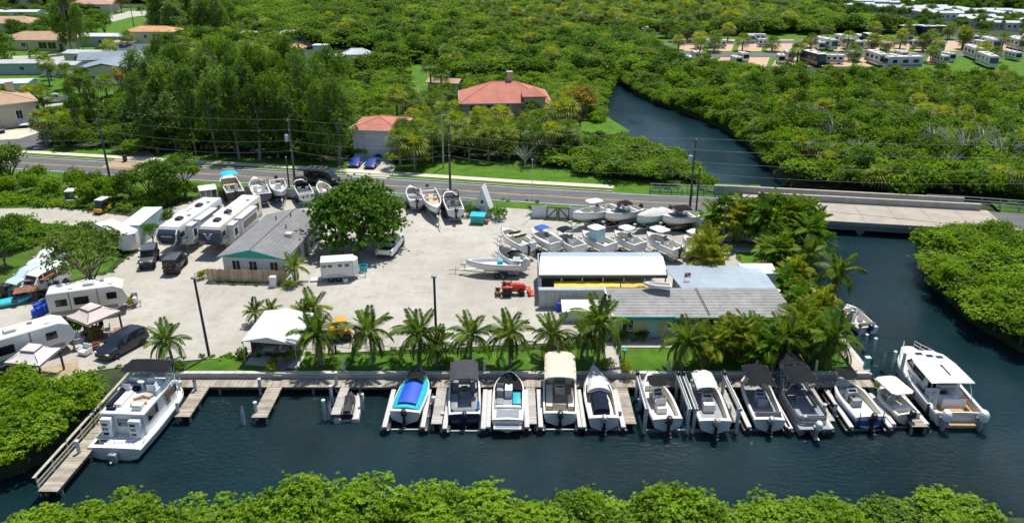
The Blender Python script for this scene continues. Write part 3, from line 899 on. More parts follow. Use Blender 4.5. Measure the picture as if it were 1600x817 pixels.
while y < 640:
 st = step * (1 + max(0, y - 120) / 190)
 xm = .66 * y + (5 if y < 62 else 8 if y < 130 else 22)
 x = -xm
 while x < xm:
  px, py_ = x + rg.uniform(-.5, .5) * st, y + rg.uniform(-.5, .5) * st
  x += st
  # bank overhang: mangroves root right up to the water's edge
  if not free(px, py_): continue
  if py_ > 62 and px > 15 and pdist(WPOLY, px, py_) < (.2 if py_ < 100 or px > 38 else 1.1): continue
  if 41.6 < py_ < 46 or (56.2 < py_ < 62 and px < 0): continue
  rd = road_d(px, py_) if abs(px) < 130 else 99
  k = st / step
  zl = .0
  if py_ < 62 or (px > 40 and rd < -6):
   near_m.append((px, py_)); continue
  if rd < 0:      # between road and yard: brush and weeds
   if px < -24:
    if py_ < 84 or rd < -17 or rg.random() < .35:
     put(("weed", rg.randrange(2)), px, py_, 0, rg.uniform(.8, 1.3), rg.uniform(.6, 1.2))
    elif rd < -9.5: put(("brush", rg.randrange(2)), px, py_, -.3, rg.uniform(.5, .8), rg.uniform(.5, .9))
   continue
  if inside(Z_TALL, px, py_) or inside(Z_TALL2, px, py_):
   if rg.random() < .5: put(("under", rg.randrange(2)), px, py_, -.6, rg.uniform(.7, 1.1), rg.uniform(.7, 1.1))
   continue
  if inside(Z_PALM, px, py_):
   if rg.random() < .55: put(("under", rg.randrange(2)), px, py_, -.4, rg.uniform(.5, .9), rg.uniform(.5, .95))
   continue
  if inside(Z_NEIGH, px, py_):
   if rg.random() < .3: put(("bush", rg.randrange(3)), px, py_, -1.6, rg.uniform(.45, .75) * k ** .5, rg.uniform(.45, .75))
   continue
  if inside(Z_MOB, px, py_):
   if rg.random() < .3: put(("bush", rg.randrange(3)), px, py_, -1.8, rg.uniform(.5, .8), rg.uniform(.5, .8))
   continue
  if inside(Z_PARKP, px, py_):
   if rg.random() < .35: put(("bush", rg.randrange(3)), px, py_, -1.4, rg.uniform(.35, .55) * k ** .5, rg.uniform(.35, .6))
   continue
  u = rg.random()
  if py_ > 205:
   if inside(Z_PALM2, px, py_) and u < .22: put(("fan", rg.randrange(3)), px, py_, rg.uniform(4.2, 7), rg.uniform(1.5, 2.0) * k ** .4, rg.uniform(1.5, 2.0))
   elif u < .11: put(("bush", rg.randrange(3)), px, py_, -1.5, rg.uniform(.6, 1.0) * k ** .6, rg.uniform(.65, 1.05))
   elif u < .24: put(("under", rg.randrange(2)), px, py_, -.3, rg.uniform(.9, 1.4) * k ** .6, rg.uniform(.8, 1.5))
   elif u < .34: put(("fan", rg.randrange(3)), px, py_, rg.uniform(3, 5.5), rg.uniform(1.1, 1.6) * k ** .4, rg.uniform(1.1, 1.6))
   else: put(("mang", rg.randrange(4)), px, py_, -.4, rg.uniform(.7, 1.2) * k, rg.uniform(.6, 1.2) * k ** .35)
  else:
   if u < .13: put(("under", rg.randrange(2)), px, py_, -.2, rg.uniform(.7, 1.1), rg.uniform(.6, 1.3 if px > 38 else .8))
   elif (u < .3 and inside(Z_RIGHTP, px, py_)) or (u < .18 and px > 45): put(("fan", rg.randrange(3)), px, py_, rg.uniform(2.6, 4.2), rg.uniform(1.1, 1.6), rg.uniform(1.1, 1.6))
   elif u > .95 and px > 45: put(("bush", rg.randrange(3)), px, py_, -1.6, rg.uniform(.6, .9), rg.uniform(.6, .85))
   else: put(("mang", rg.randrange(4)), px, py_, -.4, rg.uniform(.7, 1.2), rg.uniform(.6, 1.2) if px > 38 else rg.uniform(.45, .85))
 y += st
L_UND = leafmat("understorey_leaf", (.036, .092, .008), (.16, .27, .02), .38, .35)
BANK = [Vector(p) for p in ((53, 90, 0), (49.4, 86, 0), (47.3, 80, 0), (47, 72, 0), (48.5, 66, 0), (55, 61.5, 0))]
for q, nr in ((BANK, 1), (WATER[18:28], 0), (WATER[10:18], 0)):
 for a, b in zip(q[:-1], q[1:]):
  n = int((b - a).length / 1.5) + 1
  for i in range(n):
   p = a.lerp(b, i / n) + Vector((rg.uniform(-.5, .5), rg.uniform(-.5, .5), 0))
   if nr: near_m.append((p.x, p.y))
   elif road_d(p.x, p.y) > 6: put(("mang", rg.randrange(4)), p.x, p.y, -1.2, rg.uniform(.55, .9), rg.uniform(.5, .8))
UNDER = [clump_crown("understorey", 700 + i, lobes(710 + i, 14, 1.9, 1.9, 1.7, 2.4, .7, 1.2, -.2), 17, 7, .42, .11, L_UND) for i in range(2)]
SRC = {"mang": (FARM, "mangrove_thicket"), "under": (UNDER, "dark_thicket"), "bush": ([b[0] for b in BROAD], "leafy_thicket"), "fan": (FAN, "palm_thicket"), "weed": (LOWW, "weeds"), "brush": (FARM[:2], "roadside_brush")}
for (k, i), pts in masses.items():
 ms, nm = SRC[k]; scatter(nm, ms[i % len(ms)], pts)
# mangroves of the near banks, each its own thing
near_m.sort(key=lambda p: p[1])
print("near mangroves", len(near_m))
BL = {}
for x, y_ in near_m:
 if y_ < 46: g, l = "mangroves on the near bank", "bright green mangrove in the thicket along the near bank of the basin"
 elif x < 0: g, l = "mangroves beside the houseboat", "green mangrove in the thicket between the houseboat walkway and the caravans"
 else: g, l = "mangroves on the island", "dense green mangrove on the island beside the bridge and yacht"
 s = rg.uniform(.75, 1.3); h = rg.uniform(.42, .82) if y_ < 46 else rg.uniform(.6, .9) if x < 0 else rg.uniform(.55, 1.0)
 tree("mangrove", l, "mangrove", (x, y_, -.35), MANG[rg.randrange(4)], s, rg.random() * 6.28, g, h)
# ================================================================ BOATS
GEL = M("white_gelcoat", (.70, .70, .685), .28, var=.03, scale=.8, coat=.4, dirt=.06)
CREAM = M("cream_gelcoat", (.66, .60, .48), .35, var=.05, scale=1.2, dirt=.12)
NONSK = M("nonskid_deck", (.66, .64, .58), .7, var=.06, scale=2, dirt=.15)
GREYD = M("grey_deck_mat", (.30, .31, .32), .8, var=.12, scale=3, dirt=.2)
TEAK = M("teak_deck", (.42, .26, .11), .7, var=.2, scale=4, dirt=.2)
NAVY = M("navy_gelcoat", (.015, .03, .10), .25, var=.1, coat=.5)
BLUEG = M("blue_gelcoat", (.03, .12, .38), .25, var=.1, coat=.5)
MINT = M("pale_green_gelcoat", (.38, .58, .50), .3, var=.05, coat=.3)
BLACKP = M("black_plastic", (.018, .018, .02), .4, var=.2)
BLACKC = M("black_canvas", (.012, .013, .016), .9, var=.25, scale=2, bump=.3, spec=.15)
NAVYC = M("navy_canvas", (.010, .015, .032), .9, var=.25, scale=2, bump=.3, spec=.15)
BLUEC = M("blue_canvas", (.02, .09, .38), .8, var=.15, scale=2, bump=.3)
GREYC = M("charcoal_canvas", (.055, .058, .064), .9, spec=.2, var=.18, scale=2, bump=.3)
BEIGEC = M("beige_canvas", (.58, .52, .42), .85, var=.08, scale=1.5, bump=.3, dirt=.12)
WHITEC = M("white_canvas", (.63, .62, .60), .8, var=.05, scale=1.5, bump=.25, dirt=.08)
TEALC = M("teal_canvas", (.01, .42, .52), .75, var=.15, scale=2, bump=.3)
COBALT = M("cobalt_tarp", (.01, .075, .52), .6, var=.15, scale=1.5, bump=.3)
VINYL = M("white_vinyl", (.72, .70, .66), .5, var=.05)
VGREY = M("grey_vinyl", (.22, .24, .27), .5, var=.1)
VTEAL = M("teal_vinyl", (.02, .36, .42), .5, var=.1)
ALU = M("brushed_aluminium", (.62, .63, .64), .35, .8, var=.06)
GLASSD = M("dark_glass", (.012, .016, .02), .06, var=.1, spec=.7)
GLASSB = M("blue_glass", (.05, .10, .13), .06, var=.1, spec=.7)
CHROME = M("polished_steel", (.6, .6, .6), .2, 1.0, var=.03)
GALV = MC_GALV
RUBBER = M("rubber", (.02, .02, .02), .85, var=.3)
SILV = M("silver_paint", (.42, .44, .46), .3, .5, var=.05)
def sub(parent, name, mb, **k): return mb.build(name, parent, **k)
OB = {}
def outboard(parent, loc, col=BLACKP, tilt=0., s=1.):
 key = col.name
 if key not in OB:
  mb = MB(BLACKP if col is not GEL else SILV)
  mb.rbox(-.09, .09, -.12, .14, -.95, .02, .03); mb.box(-.2, .2, .05, .22, -.15, .05)
  mb.box(-.16, .16, -.3, .12, -.78, -.75); mb.tube([(0, -.34, -.95), (0, .18, -.95), (0, .28, -.95)], [.05, .075, .02], 8); mb.box(-.015, .015, -.15, .1, -1.15, -.9)
  a = mb.build("bracket")
  c = MB(col)
  prof = [(.02, .16, .30, .01), (.17, .13, .40, -.02), (.23, .25, .48, 0), (.235, .3, .5, 0), (.2, .42, .42, .02), (.12, .5, .26, .02)]
  rings = []
  for (w, z, l, yo) in [(.15, 0, .40, 0), (.21, .08, .56, 0), (.225, .25, .60, 0), (.21, .42, .54, 0), (.15, .52, .40, .02), (.06, .55, .2, .03)]:
   rings.append([(w * cos(q) * (1 if abs(cos(q)) < .9 else 1), yo - .1 + l / 2 * sin(q), z) for q in [2 * pi * j / 12 for j in range(12)]])
  c.loft(rings); cw = c.build("cowling")
  p = MB(ALU)
  for j in range(3):
   q = j * 2.094; p.quad((0, -.36, -.95), (cos(q) * .08, -.40, -.95 + sin(q) * .08), (cos(q + .25) * .19, -.37, -.95 + sin(q + .25) * .19), (cos(q + .7) * .1, -.33, -.95 + sin(q + .7) * .1))
  pr = p.build("propeller")
  OB[key] = (a.data, cw.data, pr.data)
  for o in (a, cw, pr): bpy.data.objects.remove(o)
 ms = OB[key]
 e = obj_of("outboard", ms[0], parent, loc, (tilt, 0, 0), s)
 obj_of("cowling", ms[1], e); obj_of("propeller", ms[2], e)
 return e
def canopy_cloth(parent, y0, y1, w, z, mat, crown=.14, drop=.10, name="bimini", n=9, bows=4, legs=True, zf=.4, sag=.04):
 mb = MB(mat); top = []; bot = []
 ny = bows * 2 - 1
 def ring(i, dz):
  y = y0 + (y1 - y0) * i / (ny - 1); s = sag if i % 2 else 0
  f = .05 if i in (0, ny - 1) else 0
  out = []
  for j in range(n):
   u = -1 + 2 * j / (n - 1)
   out.append((u * w / 2 * (1 - f * .3), y, z + crown * (1 - u * u) - (drop if abs(u) > .99 else 0) - s - f + dz))
  return out
 for i in range(ny):
  a = ring(i, 0); b = ring(i, -.025)[::-1]
  top.append(a + b)
 mb.loft(top)
 o = mb.build(name, parent, ang=50)
 if legs:
  f = MB(ALU)
  for sx in (-1, 1):
   x = sx * w / 2 * .98; ym = (y0 + y1) / 2
   for yy in (y0 + .05, y0 + (y1 - y0) * .36, y0 + (y1 - y0) * .66, y1 - .05):
    f.tube([(x, ym + (yy - ym) * .12, zf), (x, yy, z - .05)], .016, 5)
  for i in range(bows):
   y = y0 + .05 + (y1 - y0 - .1) * i / (bows - 1)
   f.tube([(-w / 2, y, z - .06), (-w / 4, y, z + crown * .7 - .05), (0, y, z + crown - .05), (w / 4, y, z + crown * .7 - .05), (w / 2, y, z - .06)], .014, 5)
  f.build("frame", o)
 return o
def hard_top(parent, y0, y1, w, z, mat, zf=.5, fr=ALU, wl=None, name="hard_top", th=.09, legs=True):
 mb = MB(mat); wl = wl or w * .62; rings = []
 for (i, dz) in ((.1, 0), (0, .03), (0, th * .7), (.12, th), (.5, th + .02)):
  a, b, c, d = -w / 2 + i, w / 2 - i, y0 + i * 1.1, y1 - i * 1.1; q = min(.28, (b - a) * .25, (d - c) * .25); j = min(.1, (b - a) * .1)
  rings.append([(a + q, c, z + dz), (b - q, c, z + dz), (b, c + q, z + dz), (b - j * .5, d - q, z + dz), (b - q - j, d, z + dz), (a + q + j, d, z + dz), (a + j * .5, d - q, z + dz), (a, c + q, z + dz)])
 mb.loft(rings); o = mb.build(name, parent, ang=40)
 if legs:
  f = MB(fr)
  for sx in (-1, 1):
   for (ya, yb) in ((y0 + (y1 - y0) * .3, y0 + (y1 - y0) * .12), (y0 + (y1 - y0) * .65, y1 - .2)):
    f.tube([(sx * wl / 2, ya, zf), (sx * wl / 2, ya + (yb - ya) * .4, zf + (z - zf) * .6), (sx * w * .42, yb, z + .02)], .026, 6)
   f.tube([(sx * wl / 2 * 1.02, y0 + (y1 - y0) * .28, zf + (z - zf) * .6), (sx * wl / 2 * 1.02, y0 + (y1 - y0) * .8, zf + (z - zf) * .6)], .02, 5)
  f.build("frame", o)
 return o
def rect_seat(parent, x0, x1, y0, y1, z0, z1, mat, back=0, name="seat", bt=.35):
 mb = MB(mat); mb.rbox(x0, x1, y0, y1, z0, z1, .05)
 if back: 
  if back > 0: mb.rbox(x0, x1, y1 - .14, y1, z1 - .02, z1 + bt, .05)
  else: mb.rbox(x0, x1, y0, y0 + .14, z1 - .02, z1 + bt, .05)
 return mb.build(name, parent)
class Hull:
 def __init__(s, L, B, hs=.75, rise=.35, dr=.35, t0=.42, p=2.3, stern=.94, blunt=0.):
  s.L, s.B, s.hs, s.rise, s.dr, s.t0, s.p, s.st, s.bl = L, B, hs, rise, dr, t0, p, stern, blunt
 def b(s, t):
  q = 1 if t < s.t0 else max(0.0, 1 - ((t - s.t0) / (1 - s.t0)) ** s.p)
  q = max(q, s.bl * (1 if t < .999 else .85))
  return max(.03, s.B / 2 * q * (s.st + (1 - s.st) * min(1, t / .3)))
 def z(s, t): return s.hs + s.rise * t * t
 def zk(s, t): return -s.dr + (s.dr + s.hs * .55) * max(0, (t - .58) / .42) ** 2.4
 def build(s, o, mh, ms, mb_=None, tb=.82, cw=.16, zf=.30, mdeck=GEL, mfloor=NONSK, mwall=CREAM, ts=.05, crown=.05, stripe=None, name="hull"):
  N = 16
  m = MB(mh); T = [i / N for i in range(N + 1)]
  def ring(t):
   b = s.b(t); zs = s.z(t); zk = s.zk(t); zc = zk + (zs - zk) * .36
   y = t * s.L + (.0 if t < .9 else 0)
   r = [(b, zs), (b * .995 + .01, zs - .16), (b * .93, zc + .16), (b * .86, zc), (0, zk)]
   return [(x, y, z) for x, z in r] + [(-x, y, z) for x, z in r[-2::-1]]
  rs = [ring(t) for t in T]
  for i in range(N):
   for j in range(8):
    k = j if j < 4 else 7 - j
    m.use(ms if (k == 0 and ms) else (mb_ if (k == 3 and mb_) else mh))
    m.quad(rs[i][j], rs[i][j + 1], rs[i + 1][j + 1], rs[i + 1][j])
  m.use(mh); m.quad(*rs[0]); m.quad(*rs[-1])
  h = m.build(name, o, ang=38)
  # rub rail
  g = MB(BLACKP if ms is None else GEL)
  for sx in (-1, 1): g.tube([(sx * (s.b(t) + .012), t * s.L, s.z(t) - .05) for t in T], .022, 5)
  g.build("rub_rail", o)
  # deck, gunwales and cockpit liner
  d = MB(mdeck)
  C = [ts + (tb - ts) * i / 9 for i in range(10)]
  def ir(t):
   b = s.b(t); zs = s.z(t); bi = max(.05, b - cw)
   return [(-b, t * s.L, zs), (-b + .03, t * s.L, zs + .03), (-bi, t * s.L, zs + .03), (-bi + .03, t * s.L, zf), (bi - .03, t * s.L, zf), (bi, t * s.L, zs + .03), (b - .03, t * s.L, zs + .03), (b, t * s.L, zs)]
  q = [ir(t) for t in C]
  for i in range(9):
   for j in range(7):
    d.use(mfloor if j == 3 else (mwall if j in (2, 4) else mdeck)); d.quad(q[i][j], q[i][j + 1], q[i + 1][j + 1], q[i + 1][j])
  d.use(mwall); d.quad(*q[0][2:6]); d.quad(*q[-1][2:6])
  d.use(mdeck)
  # stern deck and foredeck
  def dr_(t): 
   b = s.b(t); zs = s.z(t)
   return [(-b, t * s.L, zs), (-b + min(.03, b * .4), t * s.L, zs + .03), (0, t * s.L, zs + .03 + crown), (b - min(.03, b * .4), t * s.L, zs + .03), (b, t * s.L, zs)]
  d.loft([dr_(0), dr_(ts)], False, False, False)
  F_ = [tb + (1 - tb) * i / 6 for i in range(7)]
  d.loft([dr_(t) for t in F_], False, False, False)
  d.build("deck", o, ang=30)
  return h
def bow_rail(o, h, t0=.55, ht=.32, n=6):
 mb = MB(CHROME)
 for sx in (-1, 1):
  P_ = []
  for i in range(n):
   t = t0 + (.985 - t0) * i / (n - 1); b = max(h.b(t) - .07, .02)
   P_.append((sx * b, t * h.L, h.z(t) + ht)); 
   mb.tube([(sx * b, t * h.L, h.z(t)), P_[-1]], .012, 4)
  mb.tube(P_, .016, 5)
 return mb.build("bow_rail", o)
def windscreen(o, h, t, ht=.38, mat=GLASSB, rake=.3, sides=.9):
 b = h.b(t) - .14; z = h.z(t) + .02; y = t * h.L
 mb = MB(mat)
 xs_ = [-1, -.62, -.2, .2, .62, 1]
 lo = [(u * b, y + .32 * (1 - u * u) - (.0), z) for u in xs_]; hi = [(u * b * .93, y + .3 * (1 - u * u) - rake, z + ht) for u in xs_]
 for i in range(5): mb.quad(lo[i], lo[i + 1], hi[i + 1], hi[i])
 for sx in (-1, 1):
  mb.quad((sx * b, y, z), (sx * b * .93, y - rake, z + ht), (sx * b * .97, y - sides, z + ht * .7), (sx * b * 1.02, y - sides, z))
 w_ = mb.build("windscreen", o, smooth=False)
 f = MB(CHROME); f.tube([(-b * .97, y - sides, z + ht * .7)] + hi + [(b * .97, y - sides, z + ht * .7)], .018, 5); f.build("frame", w_)
 return w_
def console(o, y, w, l, zf, ht, mat=GEL, screen=True):
 mb = MB(mat)
 mb.loft([[(-w / 2, y - l / 2, zf), (w / 2, y - l / 2, zf), (w / 2 * .9, y + l / 2, zf), (-w / 2 * .9, y + l / 2, zf)], [(-w / 2, y - l / 2, zf + ht * .8), (w / 2, y - l / 2, zf + ht * .8), (w / 2 * .85, y + l / 2 - .08, zf + ht * .7), (-w / 2 * .85, y + l / 2 - .08, zf + ht * .7)], [(-w / 2 * .95, y - l * .1, zf + ht), (w / 2 * .95, y - l * .1, zf + ht), (w / 2 * .8, y + l * .3, zf + ht * .92), (-w / 2 * .8, y + l * .3, zf + ht * .92)]])
 c = mb.build("console", o)
 d = MB(BLACKP); d.obox((0, y - l * .33, zf + ht * .9), (w * .8, .02, ht * .2), rx=-.7); 
 d.tube([(w * .18 + .17 * cos(a), y - l / 2 - .1, zf + ht * .72 + .17 * sin(a)) for a in [i * pi / 5 for i in range(11)]], .016, 5)
 d.build("dash", c)
 if screen:
  g = MB(GLASSB); g.quad((-w * .45, y + l * .05, zf + ht), (w * .45, y + l * .05, zf + ht), (w * .36, y - l * .12, zf + ht + .34), (-w * .36, y - l * .12, zf + ht + .34)); g.build("windscreen", c)
 return c
def place(stern, bow, zs=-.2, zb=.25):
 a = P(*stern, zs); b = P(*bow, zb); v = b - a
 return Vector((a.x, a.y, 0)), atan2(-v.x, v.y), hypot(v.x, v.y)
SLIPS = "boats in the slips"
def boat(name, label, stern, bow, wl=WZ, group=SLIPS, cat="boat", zs=None, zb=None):
 base = wl
 p, rz, L = place(stern, bow, base + .3 if zs is None else zs, base + 1.1 if zb is None else zb)
 return thing(name, label, cat, (p.x, p.y, base), rz, group), L
WOODPILE = M("weathered_pile", (.20, .22, .20), .85, var=.3, scale=3, bump=.4, dirt=.3)
PILEW = M("pale_sleeved_pile", (.44, .47, .46), .7, var=.2, scale=2, bump=.2, dirt=.4)
BUNK = M("white_bunk_board", (.50, .49, .47), .6, var=.08, scale=2, dirt=.2)
def float_lift(label, x, y0, y1, w=2.9, group="floating boat lifts"):
 """black float tanks with white bunk boards on either side of a slip"""
 t = thing("boat_lift", label, "boat lift", (x, y0, WZ), 0, group)
 L = y1 - y0
 for sx in (-1, 1):
  mb = MB(BLACKP)
  for i in range(3): mb.rbox(sx * w / 2 - .42, sx * w / 2 + .42, L * i / 3 + .03, L * (i + 1) / 3 - .03, -.35, .42, .12)
  mb.build("float_tank", t)
  mb = MB(BUNK); mb.rbox(sx * w / 2 - .19, sx * w / 2 + .19, -.05, L * .98, .62, .80, .03); mb.build("bunk_board", t)
  mb = MB(GALV)
  for i in range(4): mb.box(sx * w / 2 - .06, sx * w / 2 + .06, .3 + i * (L - .6) / 3 - .06, .3 + i * (L - .6) / 3 + .06, .40, .63)
  mb.build("bracket", t)
 mb = MB(GALV)
 for i in range(3): mb.box(-w / 2 + .3, w / 2 - .3, .6 + i * (L - 1.2) / 2 - .06, .6 + i * (L - 1.2) / 2 + .06, .02, .14)
 mb.build("cross_beam", t)
 return t
def pile_lift(label, x, y0, y1, w=3.3, group="piling boat lifts"):
 t = thing("boat_lift", label, "boat lift", (x, y0, WZ), 0, group)
 L = y1 - y0
 for sx in (-1, 1):
  for yy in (0, L):
   mb = MB(PILEW); mb.cyl((sx * w / 2, yy, -2), (sx * w / 2, yy, 2.25), .15, .14, 10); mb.build("pile", t)
  mb = MB(GALV)
  for dx in (-.09, .09): mb.box(sx * w / 2 + dx - .05, sx * w / 2 + dx + .05, -.4, L + .5, 2.25, 2.47)
  mb.tube([(sx * w / 2 - sx * .12, -.2, 2.52), (sx * w / 2 - sx * .12, L + .3, 2.52)], .04, 6)
  mb.build("top_beam", t)
  mb = MB(BLACKP); mb.rbox(sx * w / 2 - .13, sx * w / 2 + .13, L - .1, L + .4, 2.5, 2.8, .04); mb.build("lift_motor", t)
  mb = MB(GALV)
  for yy in (.15, L - .1): mb.tube([(sx * w / 2 - sx * .12, yy, 2.4), (sx * w / 2 - sx * .12, yy, .15)], .012, 4)
  mb.build("cable", t)
 for yy in (.15, L - .1):
  mb = MB(ALU); mb.box(-w / 2 - .02, w / 2 + .02, yy - .08, yy + .08, -.02, .2); mb.build("cradle_beam", t, smooth=False)
 return t
# ---- slips from the gangway to the canal: (stern px, bow px)
def centre_x(stern): return P(*stern, WZ + .5).x
LY0, LY1 = 52.6, 58.2
# blue covered boat
t, L = boat("covered_boat", "white boat under a sky blue cover with cobalt tarp over its cockpit", (633, 660), (659, 583))
h = Hull(L, 2.55, .85, .3); t.location.z = WZ + .45
h.build(t, GEL, GEL, zf=.3)
mb = MB(TEALC)
N_ = 12
mb.loft([[(-h.b(q) - .02, q * L, h.z(q) - .1), (-h.b(q) * .93, q * L, h.z(q) + .06), (-h.b(q) * .4, q * L, h.z(q) + .12 + .28 * sin(pi * min(1, q * 1.1))), (0, q * L, h.z(q) + .16 + .34 * sin(pi * min(1, q * 1.1))), (h.b(q) * .4, q * L, h.z(q) + .12 + .28 * sin(pi * min(1, q * 1.1))), (h.b(q) * .93, q * L, h.z(q) + .06), (h.b(q) + .02, q * L, h.z(q) - .1)] for q in [.06 + .94 * i / N_ for i in range(N_ + 1)]], False, True, False)
cv = mb.build("boat_cover", t, ang=60)
mb = MB(COBALT)
mb.loft([[(x * h.b(q) * .62, q * L, h.z(q) + .34 + .30 * (1 - x * x) * sin(pi * q) + .0) for x in (-1, -.5, 0, .5, 1)] for q in [.12 + .44 * i / 6 for i in range(7)]], False, False, False)
mb.build("tarp", t, ang=60)
canopy_cloth(t, L * .56, L * .78, 1.5, 1.75, BLACKC, crown=.18, zf=.9, bows=3)
outboard(t, (0, -.25, .75), BLACKP)
float_lift("floating lift with white bunk boards under the blue covered boat", centre_x((633, 660)), LY0, LY1, 3.0)
# boat with charcoal bimini
t, L = boat("bimini_boat", "dark blue deck boat under a long charcoal bimini", (726, 662), (726, 590)); t.location.z = WZ + .3
h = Hull(L, 2.6, .9, .15, blunt=.72, p=4, t0=.7); h.build(t, NAVY, GEL, cw=.13, zf=.42, mfloor=GREYD, tb=.94, mwall=VGREY)
rect_seat(t, -1.1, -.55, .9, 3.2, .42, .85, VGREY); rect_seat(t, .55, 1.1, .9, 2.6, .42, .85, VGREY); rect_seat(t, -.9, .9, .35, .8, .42, .85, VINYL, -1)
rect_seat(t, -1.05, -.5, 4, 6.2, .42, .85, VGREY); rect_seat(t, .5, 1.05, 4, 6.2, .42, .85, VGREY)
console(t, 3.4, .7, .5, .42, .75, VGREY)
canopy_cloth(t, 2.5, L - .2, 2.35, 2.55, GREYC, crown=.2, bows=5, zf=.95, sag=.05)
mb = MB(BLUEG); mb.rbox(1.02, 1.24, .5, 1.6, .9, 1.12, .06); mb.build("fender", t)
outboard(t, (0, -.2, .75), BLACKP)
float_lift("floating lift under the deck boat with charcoal bimini", centre_x((726, 662)), LY0 - .2, LY1, 3.0)
# bowrider with black bow cover
t, L = boat("bowrider", "white bowrider with black bow cover and teal lounge", (793, 672), (796, 585)); t.location.z = WZ + .4
h = Hull(L, 2.55, .85, .3, t0=.5, p=3); h.build(t, GEL, GEL, zf=.38, mfloor=GREYD, cw=.14, tb=.9, ts=.2)
mb = MB(BLACKC); mb.loft([[(x * (h.b(q) - .1), q * L, h.z(q) + .05 + .12 * (1 - x * x)) for x in (-1, -.5, 0, .5, 1)] for q in [.58 + .34 * i / 5 for i in range(6)]], False, False, False); mb.build("bow_cover", t, ang=60)
rect_seat(t, .35, 1.0, 2.4, 4.4, .38, .85, VTEAL, 0, "lounge"); rect_seat(t, -1.0, -.45, 2.3, 3.2, .38, .85, VGREY); rect_seat(t, -.32, .32, 3.9, 5.0, .38, 1.15, VINYL, 0, "bolster"); rect_seat(t, -1.0, -.42, 3.9, 4.6, .38, 1.1, VGREY, 1)
rect_seat(t, -1.05, 1.05, 1.5, 2.1, .38, .9, VINYL, -1, "sun_pad", .15)
mb = MB(NONSK); mb.rbox(-1.1, 1.1, -.55, .1, .3, .42, .05); mb.build("swim_platform", t)
mb = MB(VGREY); mb.box(-.95, .95, -.45, .02, .425, .435); mb.box(-.9, .9, .3, 1.35, .92, .94); mb.build("deck_mat", t, smooth=False)
float_lift("floating lift under the bowrider with teal lounge", centre_x((793, 672)), LY0, LY1, 3.05)
# pontoon boat with beige top
t, L = boat("canopy_boat", "cream deck boat under a long beige canopy", (875, 662), (874, 585)); t.location.z = WZ + .35
h = Hull(L, 2.75, .9, .12, blunt=.75, p=4, t0=.7); h.build(t, GEL, GEL, cw=.13, zf=.42, mfloor=M("tan_mat", (.34, .26, .17), .85, var=.15), tb=.94)
rect_seat(t, -1.15, -.6, 1.2, 4.5, .42, .85, CREAM); rect_seat(t, .65, 1.15, 1.2, 3.0, .42, .85, CREAM); rect_seat(t, -.55, .5, .9, 1.4, .42, .9, CREAM, -1); rect_seat(t, -1.1, -.5, 5.2, 7.2, .42, .85, CREAM); rect_seat(t, .5, 1.1, 5.2, 7.2, .42, .85, CREAM)
console(t, 3.9, .8, .6, .42, .8, CREAM)
canopy_cloth(t, 2.3, L + .3, 2.6, 2.8, BEIGEC, crown=.14, bows=5, zf=.95, sag=.05, drop=.16)
outboard(t, (0, -.2, .75), BLACKP, .1, 1.15)
float_lift("floating lift under the boat with the beige canopy", centre_x((875, 662)), LY0, LY1, 3.1)
# white cuddy with navy cockpit cover
t, L = boat("cuddy_boat", "white pointed boat with white canvas top and navy cockpit cover", (943, 670), (927, 580)); t.location.z = WZ + .4
h = Hull(L, 2.5, .9, .5, t0=.4, p=2.0); h.build(t, GEL, GEL, zf=.35, tb=.62, mfloor=NONSK)
mb = MB(WHITEC); mb.loft([[(x * (h.b(q) - .22) * .95, q * L, h.z(q) + .08 + .5 * (1 - x * x) ** .6 * min(1, (.86 - q) * 5)) for x in (-1, -.8, -.4, 0, .4, .8, 1)] for q in [.46 + .4 * i / 6 for i in range(7)]], False, True, False); mb.build("canvas_top", t, ang=60)
mb = MB(NAVYC); mb.loft([[(x * .62, q * L, h.z(q) + .02 + .22 * (1 - x * x)) for x in (-1, -.5, 0, .5, 1)] for q in [.14 + .32 * i / 5 for i in range(6)]], False, True, False); mb.rbox(-.62, .62, .14 * L, .46 * L, .36, .86, .05); mb.build("cockpit_cover", t, ang=60)
bow_rail(t, h, .5); outboard(t, (0, -.25, .85), SILV, .1, 1.1)
float_lift("floating lift under the white boat with navy cockpit cover", centre_x((943, 670)), LY0, LY1, 3.1)
# two centre consoles on piling lifts
t, L = boat("fishing_boat", "white fishing boat with black top raised on its piling lift", (1043, 664), (1012, 582), WZ + .6)
h = Hull(L, 2.45, .85, .4, t0=.36, p=2.2); h.build(t, GEL, GEL, zf=.3, tb=.9, mfloor=NONSK, cw=.2)
console(t, L * .50, .75, .7, .3, 1.0); rect_seat(t, -.45, .45, L * .5 + .45, L * .5 + .85, .3, .75, VINYL, 0, "console_seat"); rect_seat(t, -.42, .42, L * .5 - 1.25, L * .5 - .8, .3, 1.05, VINYL, -1, "leaning_post"); rect_seat(t, -.4, .4, L * .5 - 1.75, L * .5 - 1.25, .3, .8, VINYL, 0, "cooler")
rect_seat(t, -.8, .8, L * .76, L * .86, .3, .8, VINYL, 0, "bow_cushion")
hard_top(t, L * .43, L * .43 + 1.75, 1.5, 2.05, BLACKC, .35); bow_rail(t, h, .66, .2); outboard(t, (0, -.3, .75), BLACKP, .0, 1.15)
pile_lift("grey piling lift holding the fishing boat with black top", P(1033, 640, WZ + .6).x, 52.9, 57.6, 3.35)
t, L = boat("fishing_boat", "white fishing boat with slanting white canvas top raised on its lift", (1117, 668), (1089, 580), WZ + .6)
h = Hull(L, 2.6, .9, .4, t0=.42, p=2.4); h.build(t, GEL, GEL, zf=.3, tb=.9, mfloor=GREYD, cw=.22)
console(t, L * .46, .85, .7, .3, 1.05); rect_seat(t, -.45, .45, L * .46 - 1.2, L * .46 - .7, .3, 1.0, VINYL, 0, "leaning_post")
